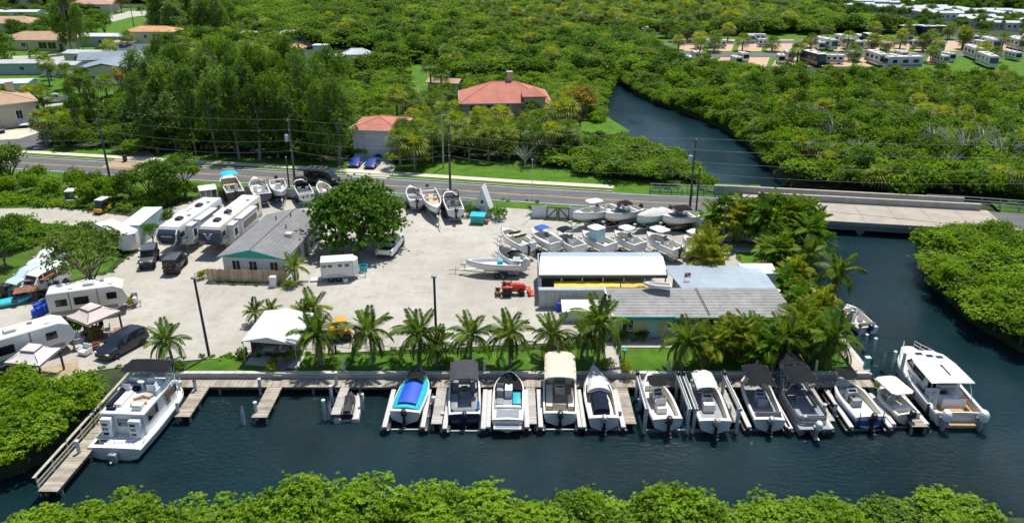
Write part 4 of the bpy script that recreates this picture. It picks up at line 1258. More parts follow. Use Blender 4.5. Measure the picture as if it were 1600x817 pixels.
rect_seat(t, -.8, .8, L * .74, L * .85, .3, .8, VINYL, 0, "bow_cushion")
canopy_cloth(t, L * .42, L * .80, 1.75, 2.0, WHITEC, crown=.16, zf=.9, bows=3, name="canvas_top"); outboard(t, (0, -.3, .8), M("taupe_paint", (.40, .35, .33), .35, var=.05, coat=.3), .0, 1.15)
pile_lift("grey piling lift holding the boat with slanting white top", P(1107, 640, WZ + .6).x, 52.9, 57.6, 3.4)
# black bimini boat
t, L = boat("bimini_boat", "grey decked boat under a black square bimini", (1201, 672), (1172, 588)); t.location.z = WZ + .4
h = Hull(L, 2.5, .85, .25, t0=.6, p=3.2, blunt=.4); h.build(t, GEL, GEL, zf=.38, tb=.9, mfloor=GREYD, cw=.16)
console(t, 3.6, .8, .6, .38, .8, GEL); rect_seat(t, -1, 1, .6, 1.1, .38, .85, VGREY, -1); rect_seat(t, -.4, .4, 2.4, 2.9, .38, .95, VGREY, -1)
canopy_cloth(t, 2.6, L - .9, 2.2, 2.35, BLACKC, crown=.16, zf=.9, bows=4); outboard(t, (0, -.25, .8), SILV, .05, 1.1)
float_lift("floating lift under the boat with the square black bimini", centre_x((1201, 672)), LY0, LY1, 3.05)
# tritoon
t, L = boat("pontoon_boat", "pontoon boat with rounded silver fencing and two black biminis", (1272, 672), (1226, 590), zs=-.7, zb=-.2); t.location.z = WZ + .35
L = min(L, 8.2)
for x in (-1.0, 0, 1.0):
 mb = MB(ALU); mb.tube([(x, 0, -.02), (x, L * .85, -.02), (x, L * .95, .08), (x, L, .25)], [.31, .31, .24, .06], 10); mb.build("pontoon_tube", t)
mb = MB(ALU)
dk = [(-1.25, -.3), (1.25, -.3), (1.27, L * .8), (1.1, L * .94), (.7, L), (-.7, L), (-1.1, L * .94), (-1.27, L * .8)]
mb.prism(dk, .34, .46); mb.build("deck", t)
mb = MB(GREYD); mb.prism([(a * .97, .02 + b * .985) for a, b in dk], .462, .47); mb.build("deck_mat", t, smooth=False)
fen = [(-1.2, L * .8), (-1.22, .9), (-1.05, .45), (-.7, .3), (.7, .3), (1.05, .45), (1.22, .9), (1.2, L * .8), (1.02, L * .93), (.65, L * .985), (-.65, L * .985), (-1.02, L * .93), (-1.2, L * .8)]
for (z0, z1, m_) in ((.5, .78, SILV), (.80, .88, BLACKP), (.9, 1.08, SILV)):
 mb = MB(m_)
 mb.loft([[(a, b, z0), (a, b, z1), (a * .965, b * .985 + .01, z1), (a * .965, b * .985 + .01, z0)] for a, b in fen], True, True, True); mb.build("fence_panel", t, ang=50)
mb = MB(CHROME); mb.tube([(a * .985, b, 1.14) for a, b in fen], .03, 6); mb.build("rail", t)
for (x0, x1, ya, yb) in ((-1.12, -.6, .9, 3.2), (.6, 1.12, .9, 2.4), (-1.1, -.55, 4.6, 7.0), (.55, 1.1, 4.6, 7.0)): rect_seat(t, x0, x1, ya, yb, .47, .9, VGREY, 0, "lounge")
rect_seat(t, -.5, .5, .5, 1.0, .47, .9, VINYL, -1); console(t, 3.7, .7, .55, .47, .8, VGREY)
canopy_cloth(t, 2.6, 5.4, 2.45, 2.75, BLACKC, crown=.2, zf=1.1, bows=3); canopy_cloth(t, 5.5, 8.3, 2.35, 2.78, BLACKC, crown=.2, zf=1.1, bows=3)
outboard(t, (0, -.55, .75), GEL, .15, 1.25)
float_lift("floating lift under the pontoon boat", centre_x((1266, 672)), LY0 - .2, LY1, 3.2)
# blue hulled bowrider with small black top
t, L = boat("fishing_boat", "white fishing boat with blue hull band and offset black top", (1358, 668), (1312, 598)); t.location.z = WZ + .45
h = Hull(L, 2.55, .85, .3, t0=.5, p=2.8, blunt=.2); h.build(t, GEL, GEL, BLUEG, zf=.35, tb=.86, mfloor=NONSK, cw=.2)
mb = MB(BLUEG); mb.box(-1.16, 1.16, -.02, .0, .05, .55); 
for sx in (-1, 1): mb.quad(*[(sx * (h.b(q) * 1.0 + .014), q * L, zz) for q, zz in ((.0, .3), (.5, .38), (.5, .60), (.0, .55))])
mb.build("hull_band", t, smooth=False)
console(t, 3.5, .8, .65, .35, .95, GEL); rect_seat(t, -.4, .4, 2.2, 2.7, .35, .95, VGREY); rect_seat(t, -.42, -.05, 2.8, 3.1, .35, .9, BLACKP); rect_seat(t, .05, .42, 2.8, 3.1, .35, .9, BLACKP); rect_seat(t, -.7, .7, L * .72, L * .8, .35, .75, VINYL, 0, "bow_cushion")
hard_top(t, 3.9, 5.6, 1.5, 2.1, BLACKC, .4); outboard(t, (0, -.3, .8), BLACKP, .0, 1.15)
for sx in (-1, 1):
 mb = MB(BLACKP); mb.tube([(sx * .95, -.1, -.2), (sx * .95, -.05, 1.3)], .04, 6); mb.build("shallow_anchor", t)
float_lift("floating lift under the boat with blue hull band", centre_x((1358, 668)), LY0, LY1, 3.05)
# small cream hard-top boat
t, L = boat("cabin_boat", "small cream boat with rounded hard top and black outboard", (1418, 662), (1375, 608)); t.location.z = WZ + .5
h = Hull(L, 2.1, .7, .25, t0=.5, p=2.6); h.build(t, CREAM, CREAM, zf=.3, tb=.85, mfloor=CREAM, cw=.16)
console(t, 2.6, .7, .5, .3, .8, CREAM); rect_seat(t, -.7, .7, .9, 1.4, .3, .7, VINYL)
hard_top(t, 1.0, 3.8, 1.95, 1.85, WHITEC, .6, wl=1.8, th=.16); bow_rail(t, h, .6, .35); outboard(t, (0, -.22, .7), BLACKP, .1, 1.1)
float_lift("floating lift under the small cream boat with hard top", centre_x((1418, 662)), LY0 + .4, LY1 - .6, 2.6)
# ---- jet ski on its floating dock
pj = P(541, 655, WZ + .3); rzj = place((541, 655), (550, 615), -.9, -.9)[1]
t = thing("floating_dock", "small white floating drive-on dock for the jet ski", "floating dock", (pj.x, pj.y, WZ), rzj)
for sx in (-1, 1):
 mb = MB(BUNK); mb.rbox(sx * .72 - .28, sx * .72 + .28, -.1, 3.9, -.3, .38, .06); mb.build("pontoon_tube", t)
mb = MB(M("grey_dock_deck", (.36, .37, .38), .8, var=.1)); mb.rbox(-.5, .5, .1, 3.8, -.25, .2, .05); mb.build("cradle", t)
t = thing("jet_ski", "charcoal covered jet ski parked on a white floating dock", "jet ski", (pj.x, pj.y + .15, WZ + .22), rzj)
h = Hull(3.3, 1.1, .42, .12, .15, t0=.45, p=2.4); h.build(t, BLACKP, BLACKP, zf=.36, tb=.5, mdeck=GREYC, mfloor=GREYD, mwall=GREYC, cw=.12, ts=.02)
mb = MB(GREYC); mb.loft([[(x * w_, y, .4 + hh * (1 - x * x) ** .7) for x in (-1, -.7, 0, .7, 1)] for y, w_, hh in ((.2, .34, .3), (.9, .36, .42), (1.5, .34, .4), (1.85, .42, .72), (2.2, .46, .62), (2.7, .38, .4), (3.15, .18, .2))], False, True, True); mb.build("cover", t, ang=60)
mb = MB(BLACKP); mb.tube([(-.42, 1.75, 1.02), (0, 1.9, 1.1), (.42, 1.75, 1.02)], .025, 6); mb.build("handlebar", t)
mb = MB(ALU); mb.tube([(-.12, .12, .8), (.12, .12, .8)], .02, 5); mb.build("grab_handle", t)
# ---- skiff moored along the canal wall
t, L = boat("skiff", "white open skiff with tan seats moored along the canal seawall", (1356, 518), (1322, 476), group=None)
h = Hull(L, 2.2, .72, .25, t0=.5, p=2.6); h.build(t, GEL, GEL, zf=.34, tb=.88, mfloor=NONSK, mwall=CREAM, cw=.13)
TAN = M("tan_vinyl", (.48, .38, .27), .6, var=.1)
rect_seat(t, -.9, .9, .3, .75, .34, .75, TAN, -1); rect_seat(t, -.7, -.15, 2.1, 2.5, .34, .8, VINYL, -1); rect_seat(t, .15, .7, 2.1, 2.5, .34, .8, VINYL, -1); rect_seat(t, -.6, .6, L * .74, L * .84, .34, .6, TAN, 0, "bow_cushion")
console(t, 3.1, .7, .5, .34, .7); outboard(t, (0, -.22, .7), NAVY, .1, 1.15); bow_rail(t, h, .6, .2)
# ---------------------------------------------------------------- houseboat cruiser at its own dock
p0 = P(176, 718, WZ); p1 = P(262, 598, WZ + 1.0)
v = p1 - p0; L = v.length
t = thing("houseboat", "large white cabin cruiser with black sunshade over its upper deck", "houseboat", (p0.x + .25, p0.y, WZ), atan2(-v.x, v.y))
h = Hull(L, 4.3, 1.0, .25, .3, t0=.62, p=3.2, blunt=.35)
h.build(t, GEL, GEL, BLUEG, zf=.98, tb=.985, ts=.004, cw=.1, mfloor=GEL, mwall=GEL)
HW = M("cabin_white", (.66, .69, .70), .35, var=.03, scale=.7, dirt=.06)
HB = M("pale_blue_shell", (.55, .66, .72), .4, var=.06)
mb = MB(HW)
c0, c1 = 1.9, L * .86
def crn(y, z, w): return [(-w / 2, y, z), (w / 2, y, z)]
mb.loft([[(-1.62, c0, 1.0), (1.62, c0, 1.0), (1.62, L * .76, 1.0), (1.05, c1, 1.0), (-1.05, c1, 1.0), (-1.62, L * .76, 1.0)], [(-1.55, c0 + .05, 2.75), (1.55, c0 + .05, 2.75), (1.5, L * .70, 2.75), (.9, L * .78, 2.75), (-.9, L * .78, 2.75), (-1.5, L * .70, 2.75)]])
mb.build("cabin", t)
mb = MB(HW); mb.rbox(-1.75, 1.75, c0 - .1, L * .74, 2.75, 2.87, .05); mb.build("roof_deck", t)
# stern bulkhead lockers and steps
for (x0, x1, z1) in ((-1.55, -.75, 2.6), (.6, 1.5, 2.5)):
 mb = MB(HW); mb.rbox(x0, x1, c0 - .55, c0 + .02, 1.0, z1, .05); o = mb.build("locker", t)
 mb = MB(GLASSD)
 for zz in (1.25, 1.65, 2.05): mb.box(x0 + .15, x0 + .55, c0 - .57, c0 - .552, zz, zz + .2)
 mb.build("vent", o, smooth=False)
mb = MB(GLASSB); mb.box(-.5, .4, c0 - .02, c0 + .02, 1.7, 2.3); mb.build("window", t, smooth=False)
for sx in (-1, 1):
 for (ya, yb, za, zb) in ((2.6, 4.1, 1.75, 2.45), (5.4, 6.3, 1.75, 2.3), (L * .58, L * .58 + .6, 1.35, 2.5), (L * .66, L * .66 + 1.0, 1.7, 2.35)):
  mb = MB(CHROME); xx = 1.592
  mb.box(sx * xx - .03, sx * xx + .03, ya - .06, yb + .06, za - .06, zb + .06); w_ = mb.build("window", t, smooth=False)
  mb = MB(GLASSD); mb.box(sx * xx - .045, sx * xx + .045, ya, yb, za, zb); mb.build("pane", w_, smooth=False)
mb = MB(GLASSD); mb.quad((-.85, c1 - .33, 1.6), (.85, c1 - .33, 1.6), (.8, L * .78 + .14, 2.5), (-.8, L * .78 + .14, 2.5)); mb.build("windscreen", t)
# upper deck: coaming, helm, seats, sunshade
mb = MB(HW)
ub = [(-1.6, 4.4), (-1.6, L * .70), (-.9, L * .77), (.9, L * .77), (1.6, L * .70), (1.6, 4.4)]
mb.loft([[(a, b, 2.87), (a, b, 3.35), (a * .93, b - .06, 3.35), (a * .93, b - .06, 2.87)] for a, b in ub], True, True, True); mb.build("coaming", t, ang=40)
mb = MB(HB)
for sx in (-1, 1): mb.quad((sx * 1.5, L * .46, 2.89), (sx * 1.48, L * .68, 2.89), (sx * .3, L * .72, 2.89), (sx * .3, L * .46, 2.89))
mb.build("deck_mat", t, smooth=False)
mb = MB(HB); mb.loft([[(-1.35, L * .60, 3.35), (1.35, L * .60, 3.35)], [(-1.1, L * .58, 3.85), (1.1, L * .58, 3.85)]], False, False, False)
for sx in (-1, 1): mb.quad((sx * 1.5, L * .48, 3.35), (sx * 1.42, L * .62, 3.35), (sx * 1.2, L * .59, 3.85), (sx * 1.3, L * .5, 3.75))
mb.build("wind_deflector", t)
rect_seat(t, -.35, .35, L * .60 + .3, L * .60 + 1, 2.87, 3.7, GEL, 0, "helm_console"); rect_seat(t, -1.3, -.7, L * .5, L * .5 + .6, 2.87, 3.3, VINYL, -1, "helm_seat"); rect_seat(t, .6, 1.3, L * .5, L * .5 + .7, 2.87, 3.3, VINYL, -1, "helm_seat")
mb = MB(NAVYC); mb.rbox(-1.5, -1.15, 2.4, 5.2, 2.87, 3.2, .04); mb.rbox(-1.15, -.2, 4.9, 5.3, 2.87, 3.2, .04); mb.rbox(-1.4, -.7, 2.2, 2.5, 2.87, 3.05, .04); mb.build("cushion", t)
mb = MB(VINYL); mb.rbox(-1.05, -.45, 2.7, 4.7, 2.87, 3.12, .05); mb.build("sun_lounge", t)
mb = MB(TAN); mb.obox((.7, 3.2, 3.0), (1.2, .5, .18), .4); mb.obox((.9, 4.2, 3.02), (.8, .45, .2), -.3); mb.obox((.35, 3.7, 3.06), (.6, .3, .3), .8); mb.build("deck_clutter", t)
mb = MB(GEL); mb.rbox(.55, 1.35, 2.3, 2.9, 2.87, 3.3, .06); mb.build("storage_box", t)
canopy_cloth(t, L * .57, L * .80, 3.7, 4.35, BLACKC, crown=.08, drop=.03, bows=3, zf=3.3, name="sunshade", sag=.03)
mb = MB(GEL); mb.lathe([(.05, 0), (.3, .05), (.34, .16), (.2, .24), (.02, .26)], (.0, L * .56, 3.55), 12); mb.cyl((0, L * .56, 2.87), (0, L * .56, 3.6), .06); mb.build("radar_dome", t)
mb = MB(CHROME)
for zz in (1.45, 1.75):
 mb.tube([(-1.0, .12, zz), (1.55, .12, zz), (1.9, .9, zz), (1.9, 1.6, zz)], .018, 5)
for (x, y) in ((-1, .12), (0.1, .12), (1.2, .12), (1.55, .12), (1.9, .9), (1.9, 1.6)): mb.tube([(x, y, .98), (x, y, 1.75)], .018, 5)
mb.build("stern_rail", t)
mb = MB(CHROME)
for sx in (-1, 1):
 for zz in (1.5, 1.9): mb.tube([(sx * 1.5, L * .80, zz), (sx * 1.2, L * .93, zz + .1), (sx * .5, L * .985, zz + .1), (0, L * .985, zz + .1)], .022, 5)
 for (x, y) in ((1.5, L * .80), (1.2, L * .93), (.5, L * .985)): mb.tube([(sx * x, y, 1.1), (sx * x, y, 2.0)], .022, 5)
mb.build("bow_rail", t)
mb = MB(CHROME)
for zz in (3.0, 3.35): mb.tube([(-1.7, 2.0, zz), (-1.7, 4.4, zz)], .02, 5)
for y in (2, 3.2, 4.4): mb.tube([(-1.7, y, 2.85), (-1.7, y, 3.35)], .02, 5)
mb.build("roof_rail", t)
mb = MB(SILV); mb.rbox(-.3, .3, -.5, .02, -.1, .75, .06); mb.tube([(0, -.75, .2), (0, -.3, .2)], [.08, .12], 8); mb.build("stern_drive", t)
mb = MB(GLASSD); mb.box(-1.75, -1.05, .5, 1.0, 1.01, 1.05); mb.build("deck_hatch", t, smooth=False)
# ---------------------------------------------------------------- yacht at the canal side
p0 = P(1497, 668, WZ); p1 = P(1418, 545, WZ + 1.7); v = p1 - p0; L = v.length
t = thing("yacht", "big white hard-top yacht with teak cockpit and twin outboards", "yacht", (p0.x, p0.y, WZ), atan2(-v.x, v.y))
h = Hull(L, 4.1, 1.35, .5, .5, t0=.58, p=2.6, blunt=.28, stern=.97)
h.build(t, GEL, GEL, HB, zf=.75, tb=.42, ts=.012, cw=.28, mfloor=TEAK, mwall=GEL)
YW = M("yacht_white", (.70, .70, .69), .25, var=.02, coat=.4, dirt=.04)
mb = MB(YW)
k0, k1 = L * .34, L * .72
mb.loft([[(-1.5, k0, 1.4), (1.5, k0, 1.4), (1.5, L * .58, 1.5), (1.15, k1 + .6, 1.62), (-1.15, k1 + .6, 1.62), (-1.5, L * .58, 1.5)], [(-1.38, k0, 2.75), (1.38, k0, 2.75), (1.32, L * .55, 2.8), (.85, k1 - .9, 2.8), (-.85, k1 - .9, 2.8), (-1.32, L * .55, 2.8)]]); mb.build("cabin", t)
mb = MB(YW); rings = []
for (i, z) in ((.12, 2.78), (0, 2.84), (0, 2.92), (.18, 2.99), (.7, 3.04)):
 rings.append([(x * (1 - i / 3), max(L * .2 + i, min(L * .74 - i * 1.5, y)), z) for x, y in ((-1.75, L * .2), (1.75, L * .2), (1.72, L * .52), (1.45, L * .66), (.8, L * .74), (-.8, L * .74), (-1.45, L * .66), (-1.72, L * .52))])
mb.loft(rings); rf = mb.build("hard_top", t, ang=40)
mb = MB(BLACKP); mb.tube([(.2, L * .30, 3.1), (.2, L * .44, 3.12)], .04, 6); mb.lathe([(.02, 0), (.1, .02), (.1, .1), (.02, .14)], (.2, L * .45, 3.04), 8); mb.build("antenna", rf)
mb = MB(GLASSD)
for (x, y) in ((-.75, L * .655), (0, L * .62), (.75, L * .60)): mb.box(x - .28, x + .28, y - .2, y + .2, 3.02, 3.07)
mb.build("roof_hatch", rf, smooth=False)
for sx in (-1, 1):
 mb = MB(GLASSD)
 mb.quad((sx * 1.475, L * .38, 1.95), (sx * 1.475, L * .575, 2.0), (sx * 1.385, L * .56, 2.68), (sx * 1.41, L * .37, 2.66)); mb.quad((sx * 1.46, L * .585, 1.98), (sx * 1.2, k1 + .2, 1.95), (sx * 1.0, k1 - .6, 2.66), (sx * 1.37, L * .57, 2.68)); mb.build("window", t, smooth=False)
 mb = MB(GLASSD); mb.box(sx * (h.b(.55) + .005) - .03, sx * (h.b(.55) + .005) + .03, L * .5, L * .55, .75, 1.0); mb.box(sx * (h.b(.42)) - .03, sx * (h.b(.42)) + .03, L * .36, L * .41, .75, 1.0); mb.build("porthole", t, smooth=False)
 mb = MB(YW)
 tt = [.46 + .52 * i / 9 for i in range(10)]
 for zz in (.4, .72): mb.tube([(sx * (h.b(q) - .1), q * L, h.z(q) + zz) for q in tt], .018, 5)
 for q in tt: mb.tube([(sx * (h.b(q) - .1), q * L, h.z(q)), (sx * (h.b(q) - .1), q * L, h.z(q) + .72)], .014, 5)
 mb.build("bow_rail", t)
 mb = MB(CHROME); mb.tube([(sx * 1.5, L * .235, 2.85), (sx * 1.62, L * .20, 2.1), (sx * 1.7, L * .18, 1.45)], .035, 6); mb.build("top_support", t)
mb = MB(GLASSD); mb.quad((-.82, k1 - .55, 2.7), (.82, k1 - .55, 2.7), (1.05, k1 + .38, 1.8), (-1.05, k1 + .38, 1.8)); mb.build("windscreen", t)
mb = MB(GLASSD); mb.box(-1.2, -.5, k0 - .03, k0 + .02, 1.42, 2.6); mb.box(-.35, 1.2, k0 - .03, k0 + .02, 1.9, 2.6); mb.build("saloon_door", t, smooth=False)
rect_seat(t, -1.5, -.5, k0 - 1.1, k0 - .25, .75, 1.45, YW, 1, "cockpit_seat"); rect_seat(t, .3, 1.3, k0 - .9, k0 - .3, .75, 1.7, YW, 0, "helm_console"); rect_seat(t, .4, 1.2, k0 - 1.8, k0 - 1.3, .75, 1.35, VINYL, -1, "helm_seat")
rect_seat(t, -.75, .75, 1.55, 2.35, .75, 1.65, YW, 0, "bait_station"); rect_seat(t, -.6, .7, .7, 1.2, .75, 1.05, TEAK, 0, "bench")
for sx in (-1, 1):
 outboard(t, (sx * 1.45, -.35, 1.05), GEL, .05, 1.6)
mb = MB(TEAK); mb.rbox(-1.05, 1.05, -.55, .05, .5, .6, .04); mb.build("swim_platform", t)
mb = MB(M("black_fender", (.02, .02, .02), .6)); mb.tube([(-2.0, 1.2, .4), (-2.0, 1.2, 1.4)], .13, 8); mb.build("fender", t)
# ================================================================ DOCKS
def plankmat(name, a, b):
 m = bpy.data.materials.new(name); k = NT(m)
 geo = k.n("ShaderNodeNewGeometry"); tc = k.n("ShaderNodeTexCoord").outputs["Object"]
 f = k.noise(geo.outputs["Position"], 1.3, 6, .7, .3)
 ma = k.n("ShaderNodeMath", operation='MULTIPLY_ADD'); k.l(geo.outputs["Random Per Island"], ma.inputs[0]); ma.inputs[1].default_value = .45; k.l(f, ma.inputs[2])
 c = k.ramp(ma.outputs[0], [(.42, a), (.95, b)])
 g = k.noise(geo.outputs["Position"], .5, 4, .6)
 c = k.mix(k.ramp(g, [(.5, (0,)), (.72, (.45,))]), c, tuple(x * .5 for x in a))
 k.l(c, k.b.inputs["Base Color"]); k.b.inputs["Roughness"].default_value = .85
 return m
PLANK = plankmat("weathered_planks", (.22, .185, .145), (.44, .39, .32))
PLANKG = plankmat("grey_composite_planks", (.33, .31, .28), (.46, .44, .40))
BEAM = M("dock_beam", (.12, .105, .09), .9, var=.3, scale=2, bump=.3, dirt=.4)
DZ = -.42
def deck(t, x0, x1, y0, y1, z, along='x', mat=PLANK, pw=.14):
 """boards laid across the run; each board its own slab, uneven"""
 r = random.Random(int(x0 * 31 + y0 * 7)); mb = MB(mat)
 a0, a1 = (x0, x1) if along == 'x' else (y0, y1)
 n = int((a1 - a0) / pw); st = (a1 - a0) / n
 for i in range(n):
  a = a0 + i * st; e = r.uniform(-.015, .015); zz = z + r.uniform(-.006, .006)
  if along == 'x': mb.box(a + .006, a + st - .006, y0 + e, y1 + e, zz - .04, zz)
  else: mb.box(x0 + e, x1 + e, a + .006, a + st - .006, zz - .04, zz)
 o = mb.build("plank_deck", t, smooth=False, clean=False); o['kind'] = 'stuff'
 mb = MB(BEAM)
 if along == 'x':
  for yy in (y0 + .08, y1 - .08): mb.box(x0, x1, yy - .05, yy + .05, z - .26, z - .05)
 else:
  for xx in (x0 + .08, x1 - .08): mb.box(xx - .05, xx + .05, y0, y1, z - .26, z - .05)
 mb.build("joist", t, smooth=False)
def legs_(t, pts, z):
 for x, y in pts:
  mb = MB(WOODPILE); mb.cyl((x, y, -3), (x, y, z - .05), .12, n=8); mb.build("support_pile", t)
t = thing("dock", "long weathered plank dock running along the seawall behind the slips", "dock")
deck(t, -30.4, 31.0, 58.45, 59.74, DZ)
legs_(t, [(x, 58.6) for x in range(-29, 31, 4)], DZ)
FING = [(-26.4, 1.25, 54.0, PLANK, "wooden finger pier beside the houseboat"), (-20.2, 1.25, 53.9, PLANK, "bare wooden finger pier with no boat beside it"), (-14.2, .75, 54.3, PLANKG, "narrow grey finger pier beside the jet ski"), (-5.95, .85, 53.0, PLANKG, "grey finger pier beside the blue covered boat"), (1.55, .8, 53.0, PLANKG, "grey finger pier beside the boat with the beige canopy"), (9.2, 1.2, 53.0, PLANK, "wooden finger pier lined up with the garden path"), (17.6, .95, 53.2, PLANKG, "grey finger pier between the white topped and black topped boats"), (25.2, .85, 53.4, PLANKG, "grey finger pier beside the pontoon boat"), (32.0, 1.25, 52.6, PLANK, "wooden pier between the yacht and the cream boat")]
for x, w_, ye, m_, lb in FING:
 t = thing("finger_pier", lb, "pier", (x, 58.4, 0), 0, "finger piers")
 deck(t, -w_ / 2, w_ / 2, ye - 58.4, .0 if x < 31.5 else 1.5, DZ - .004, 'y', m_)
 legs_(t, [(-w_ / 2 + .1, ye - 58.2), (w_ / 2 - .1, ye - 58.2), (-w_ / 2 + .1, -2.2), (w_ / 2 - .1, -2.2)], DZ)
t = thing("walkway", "plank walkway with wooden handrail beside the houseboat", "walkway", (-31.8, 60.3, 0), R(-1.2))
deck(t, -.7, .7, -15.6, 1.2, DZ + .1, 'y')
RAILW = M("grey_rail_wood", (.42, .38, .32), .85, var=.2, scale=3, dirt=.3)
for i in range(9):
 mb = MB(RAILW); y = -15.3 + i * 1.95; mb.box(-.78, -.68, y - .05, y + .05, -1.0, .75); mb.build("post", t, smooth=False)
for z in (.3, -.02):
 mb = MB(RAILW); mb.box(-.68, -.64, -15.5, .8, z - .07, z + .07); mb.build("rail", t, smooth=False)
mb = MB(RAILW); mb.box(-.84, -.62, -15.6, .9, .75, .80); mb.build("handrail", t, smooth=False)
legs_(t, [(.55, y) for y in (-15, -11, -7, -3)] + [(-.55, y) for y in (-15, -11, -7, -3)], DZ)
t = thing("walkway", "sunlit concrete walkway along the top of the canal seawall", "walkway", (30.45, 60.3, 0))
mb = MB(MC_CONC)
for i in range(11): mb = MB(M("warm_concrete", (.48, .43, .35), .9, var=.15, scale=.8, bump=.2, dirt=.35)); mb.box(-.62, .4, i * 2.6 + .015, i * 2.6 + 2.585, -.1, .1); mb.build("slab", t, smooth=False, bevel=.012)
for i, (px, py, hh) in enumerate(((308, 622, 1.7), (281, 657, 1.7), (285, 622, 1.6), (257, 655, 1.5), (408, 616, 1.5), (402, 655, 1.6), (381, 662, 1.6), (128, 722, 1.9), (508, 655, 1.8), (516, 655, 1.6), (519, 632, 1.8), (527, 612, 1.9), (566, 640, 1.3), (692, 660, .9), (678, 640, 1.2), (815, 650, 1.0), (968, 660, 1.1), (1000, 640, 1.6), (1065, 640, 1.5), (1138, 660, 1.4), (1285, 655, 1.4), (1302, 655, 1.3), (1412, 612, 1.5), (1425, 622, 1.6), (1455, 655, 3.0), (1404, 600, 3.1), (1391, 590, 2.6), (1378, 578, 1.8), (1362, 562, 2.2), (1350, 548, 1.7), (1340, 535, 1.8), (1326, 518, 2.3), (1300, 490, 1.8), (1290, 478, 2.2))):
 p = P(px, py, WZ)
 if py < 600 and px > 1280: p.x = max(p.x, 31.35)
 where = "beside the houseboat" if px < 312 else "by the bare finger pier" if px < 420 else "by the jet ski" if px < 570 else "among the boat slips" if px < 1310 else "along the canal wall and yacht"
 t = thing("mooring_pile", "pale capped mooring pile standing in the water " + where, "mooring pile", (p.x, p.y, WZ), 0, "mooring piles " + where)
 mb = MB(PILEW); mb.cyl((0, 0, -2), (0, 0, hh), .15, .135, 10); mb.build("shaft", t)
 mb = MB(M("pile_cap", (.70, .74, .74), .5, var=.05) if i % 3 else BLACKP); mb.lathe([(.16, 0), (.165, .05), (.02, .16)], (0, 0, hh), 10); mb.build("cap", t)
# power pedestals along the seawall, small bollards
for i, (px, py) in enumerate(((265, 582), (538, 580), (757, 580), (1183, 583), (1276, 583), (1045, 583), (884, 582))):
 p = P(px, py); t = thing("power_pedestal", "white dock power pedestal on the seawall, " + ("beside the houseboat", "behind the jet ski", "behind the charcoal bimini", "behind the black bimini boat", "behind the pontoon boat", "behind the fishing boat with black top", "behind the beige canopy")[i], "power pedestal", (p.x, 60.3, .1), 0, "dock power pedestals")
 mb = MB(BUNK); mb.rbox(-.1, .1, -.1, .1, 0, .85, .03); mb.build("post", t)
 mb = MB(M("pedestal_lamp", (.55, .68, .66), .3, var=.05)); mb.lathe([(.12, 0), (.13, .1), (.06, .2), (.01, .22)], (0, 0, .85), 8); mb.build("lamp_cap", t)
p = P(1368, 577); t = thing("hose_station", "teal green hose box standing at the corner of the lawn", "hose box", (p.x - .7, p.y + .3, .02))
mb = MB(M("teal_plastic", (.03, .34, .28), .45, var=.1)); mb.rbox(-.22, .22, -.2, .2, 0, 1.0, .06); mb.build("box", t); mb = MB(BUNK); mb.rbox(-.25, .25, -.23, .23, 1.0, 1.06, .02); mb.build("lid", t)
# ================================================================ VEHICLES
def paint(name, c, coat=.25): return M(name, c, .35, var=.04, scale=1, coat=coat, dirt=.06)
P_WHITE = paint("white_paint", (.76, .77, .77)); P_NAVY = paint("navy_paint", (.006, .010, .026)); P_BLACK = paint("black_paint", (.014, .015, .017)); P_GREY = paint("graphite_paint", (.07, .075, .08)); P_BLUE = paint("bright_blue_paint", (.006, .03, .22)); P_SILV = paint("silver_car_paint", (.42, .44, .46)); P_TEALW = paint("pale_teal_paint", (.50, .62, .62)); P_RED = paint("tractor_red", (.55, .035, .012)); P_YEL = paint("machine_yellow", (.62, .32, .012)); P_GOLD = paint("sand_paint", (.46, .40, .28))
LAMPG = M("lamp_glass", (.7, .72, .74), .1, var=.02, spec=.8); LAMPR = M("red_lamp", (.35, .01, .01), .15, var=.05); RIMM = M("wheel_alloy", (.38, .39, .40), .35, .7, var=.05)
WH = {}
def wheel(parent, x, y, r, w_=.22, rim=RIMM):
 key = (round(r, 2), round(w_, 2), rim.name)
 if key not in WH:
  mb = MB(RUBBER); mb.lathe([(r * .6, -w_ / 2), (r * .93, -w_ / 2), (r, -w_ * .3), (r, w_ * .3), (r * .93, w_ / 2), (r * .6, w_ / 2)], (0, 0, 0), 18, 'X'); a = mb.build("wheel")
  mb = MB(rim)
  mb.lathe([(r * .62, -w_ * .42), (r * .55, -w_ * .46), (r * .2, -w_ * .5), (.02, -w_ * .5)], (0, 0, 0), 14, 'X'); mb.lathe([(r * .62, w_ * .42), (r * .55, w_ * .46), (r * .2, w_ * .5), (.02, w_ * .5)], (0, 0, 0), 14, 'X'); b = mb.build("rim")
  WH[key] = (a.data, b.data); bpy.data.objects.remove(a); bpy.data.objects.remove(b)
 e = obj_of("wheel", WH[key][0], parent, (x, y, r)); obj_of("rim", WH[key][1], e)
 return e
def lerp3(a, b, t): return tuple(a[i] + (b[i] - a[i]) * t for i in range(3))
def inset(q, m=.1, off=.012):
 c = [sum(p[i] for p in q) / 4 for i in range(3)]
 n = (Vector(q[1]) - Vector(q[0])).cross(Vector(q[3]) - Vector(q[0])).normalized()
 return [tuple(Vector(lerp3(p, c, m)) + n * off) for p in q]
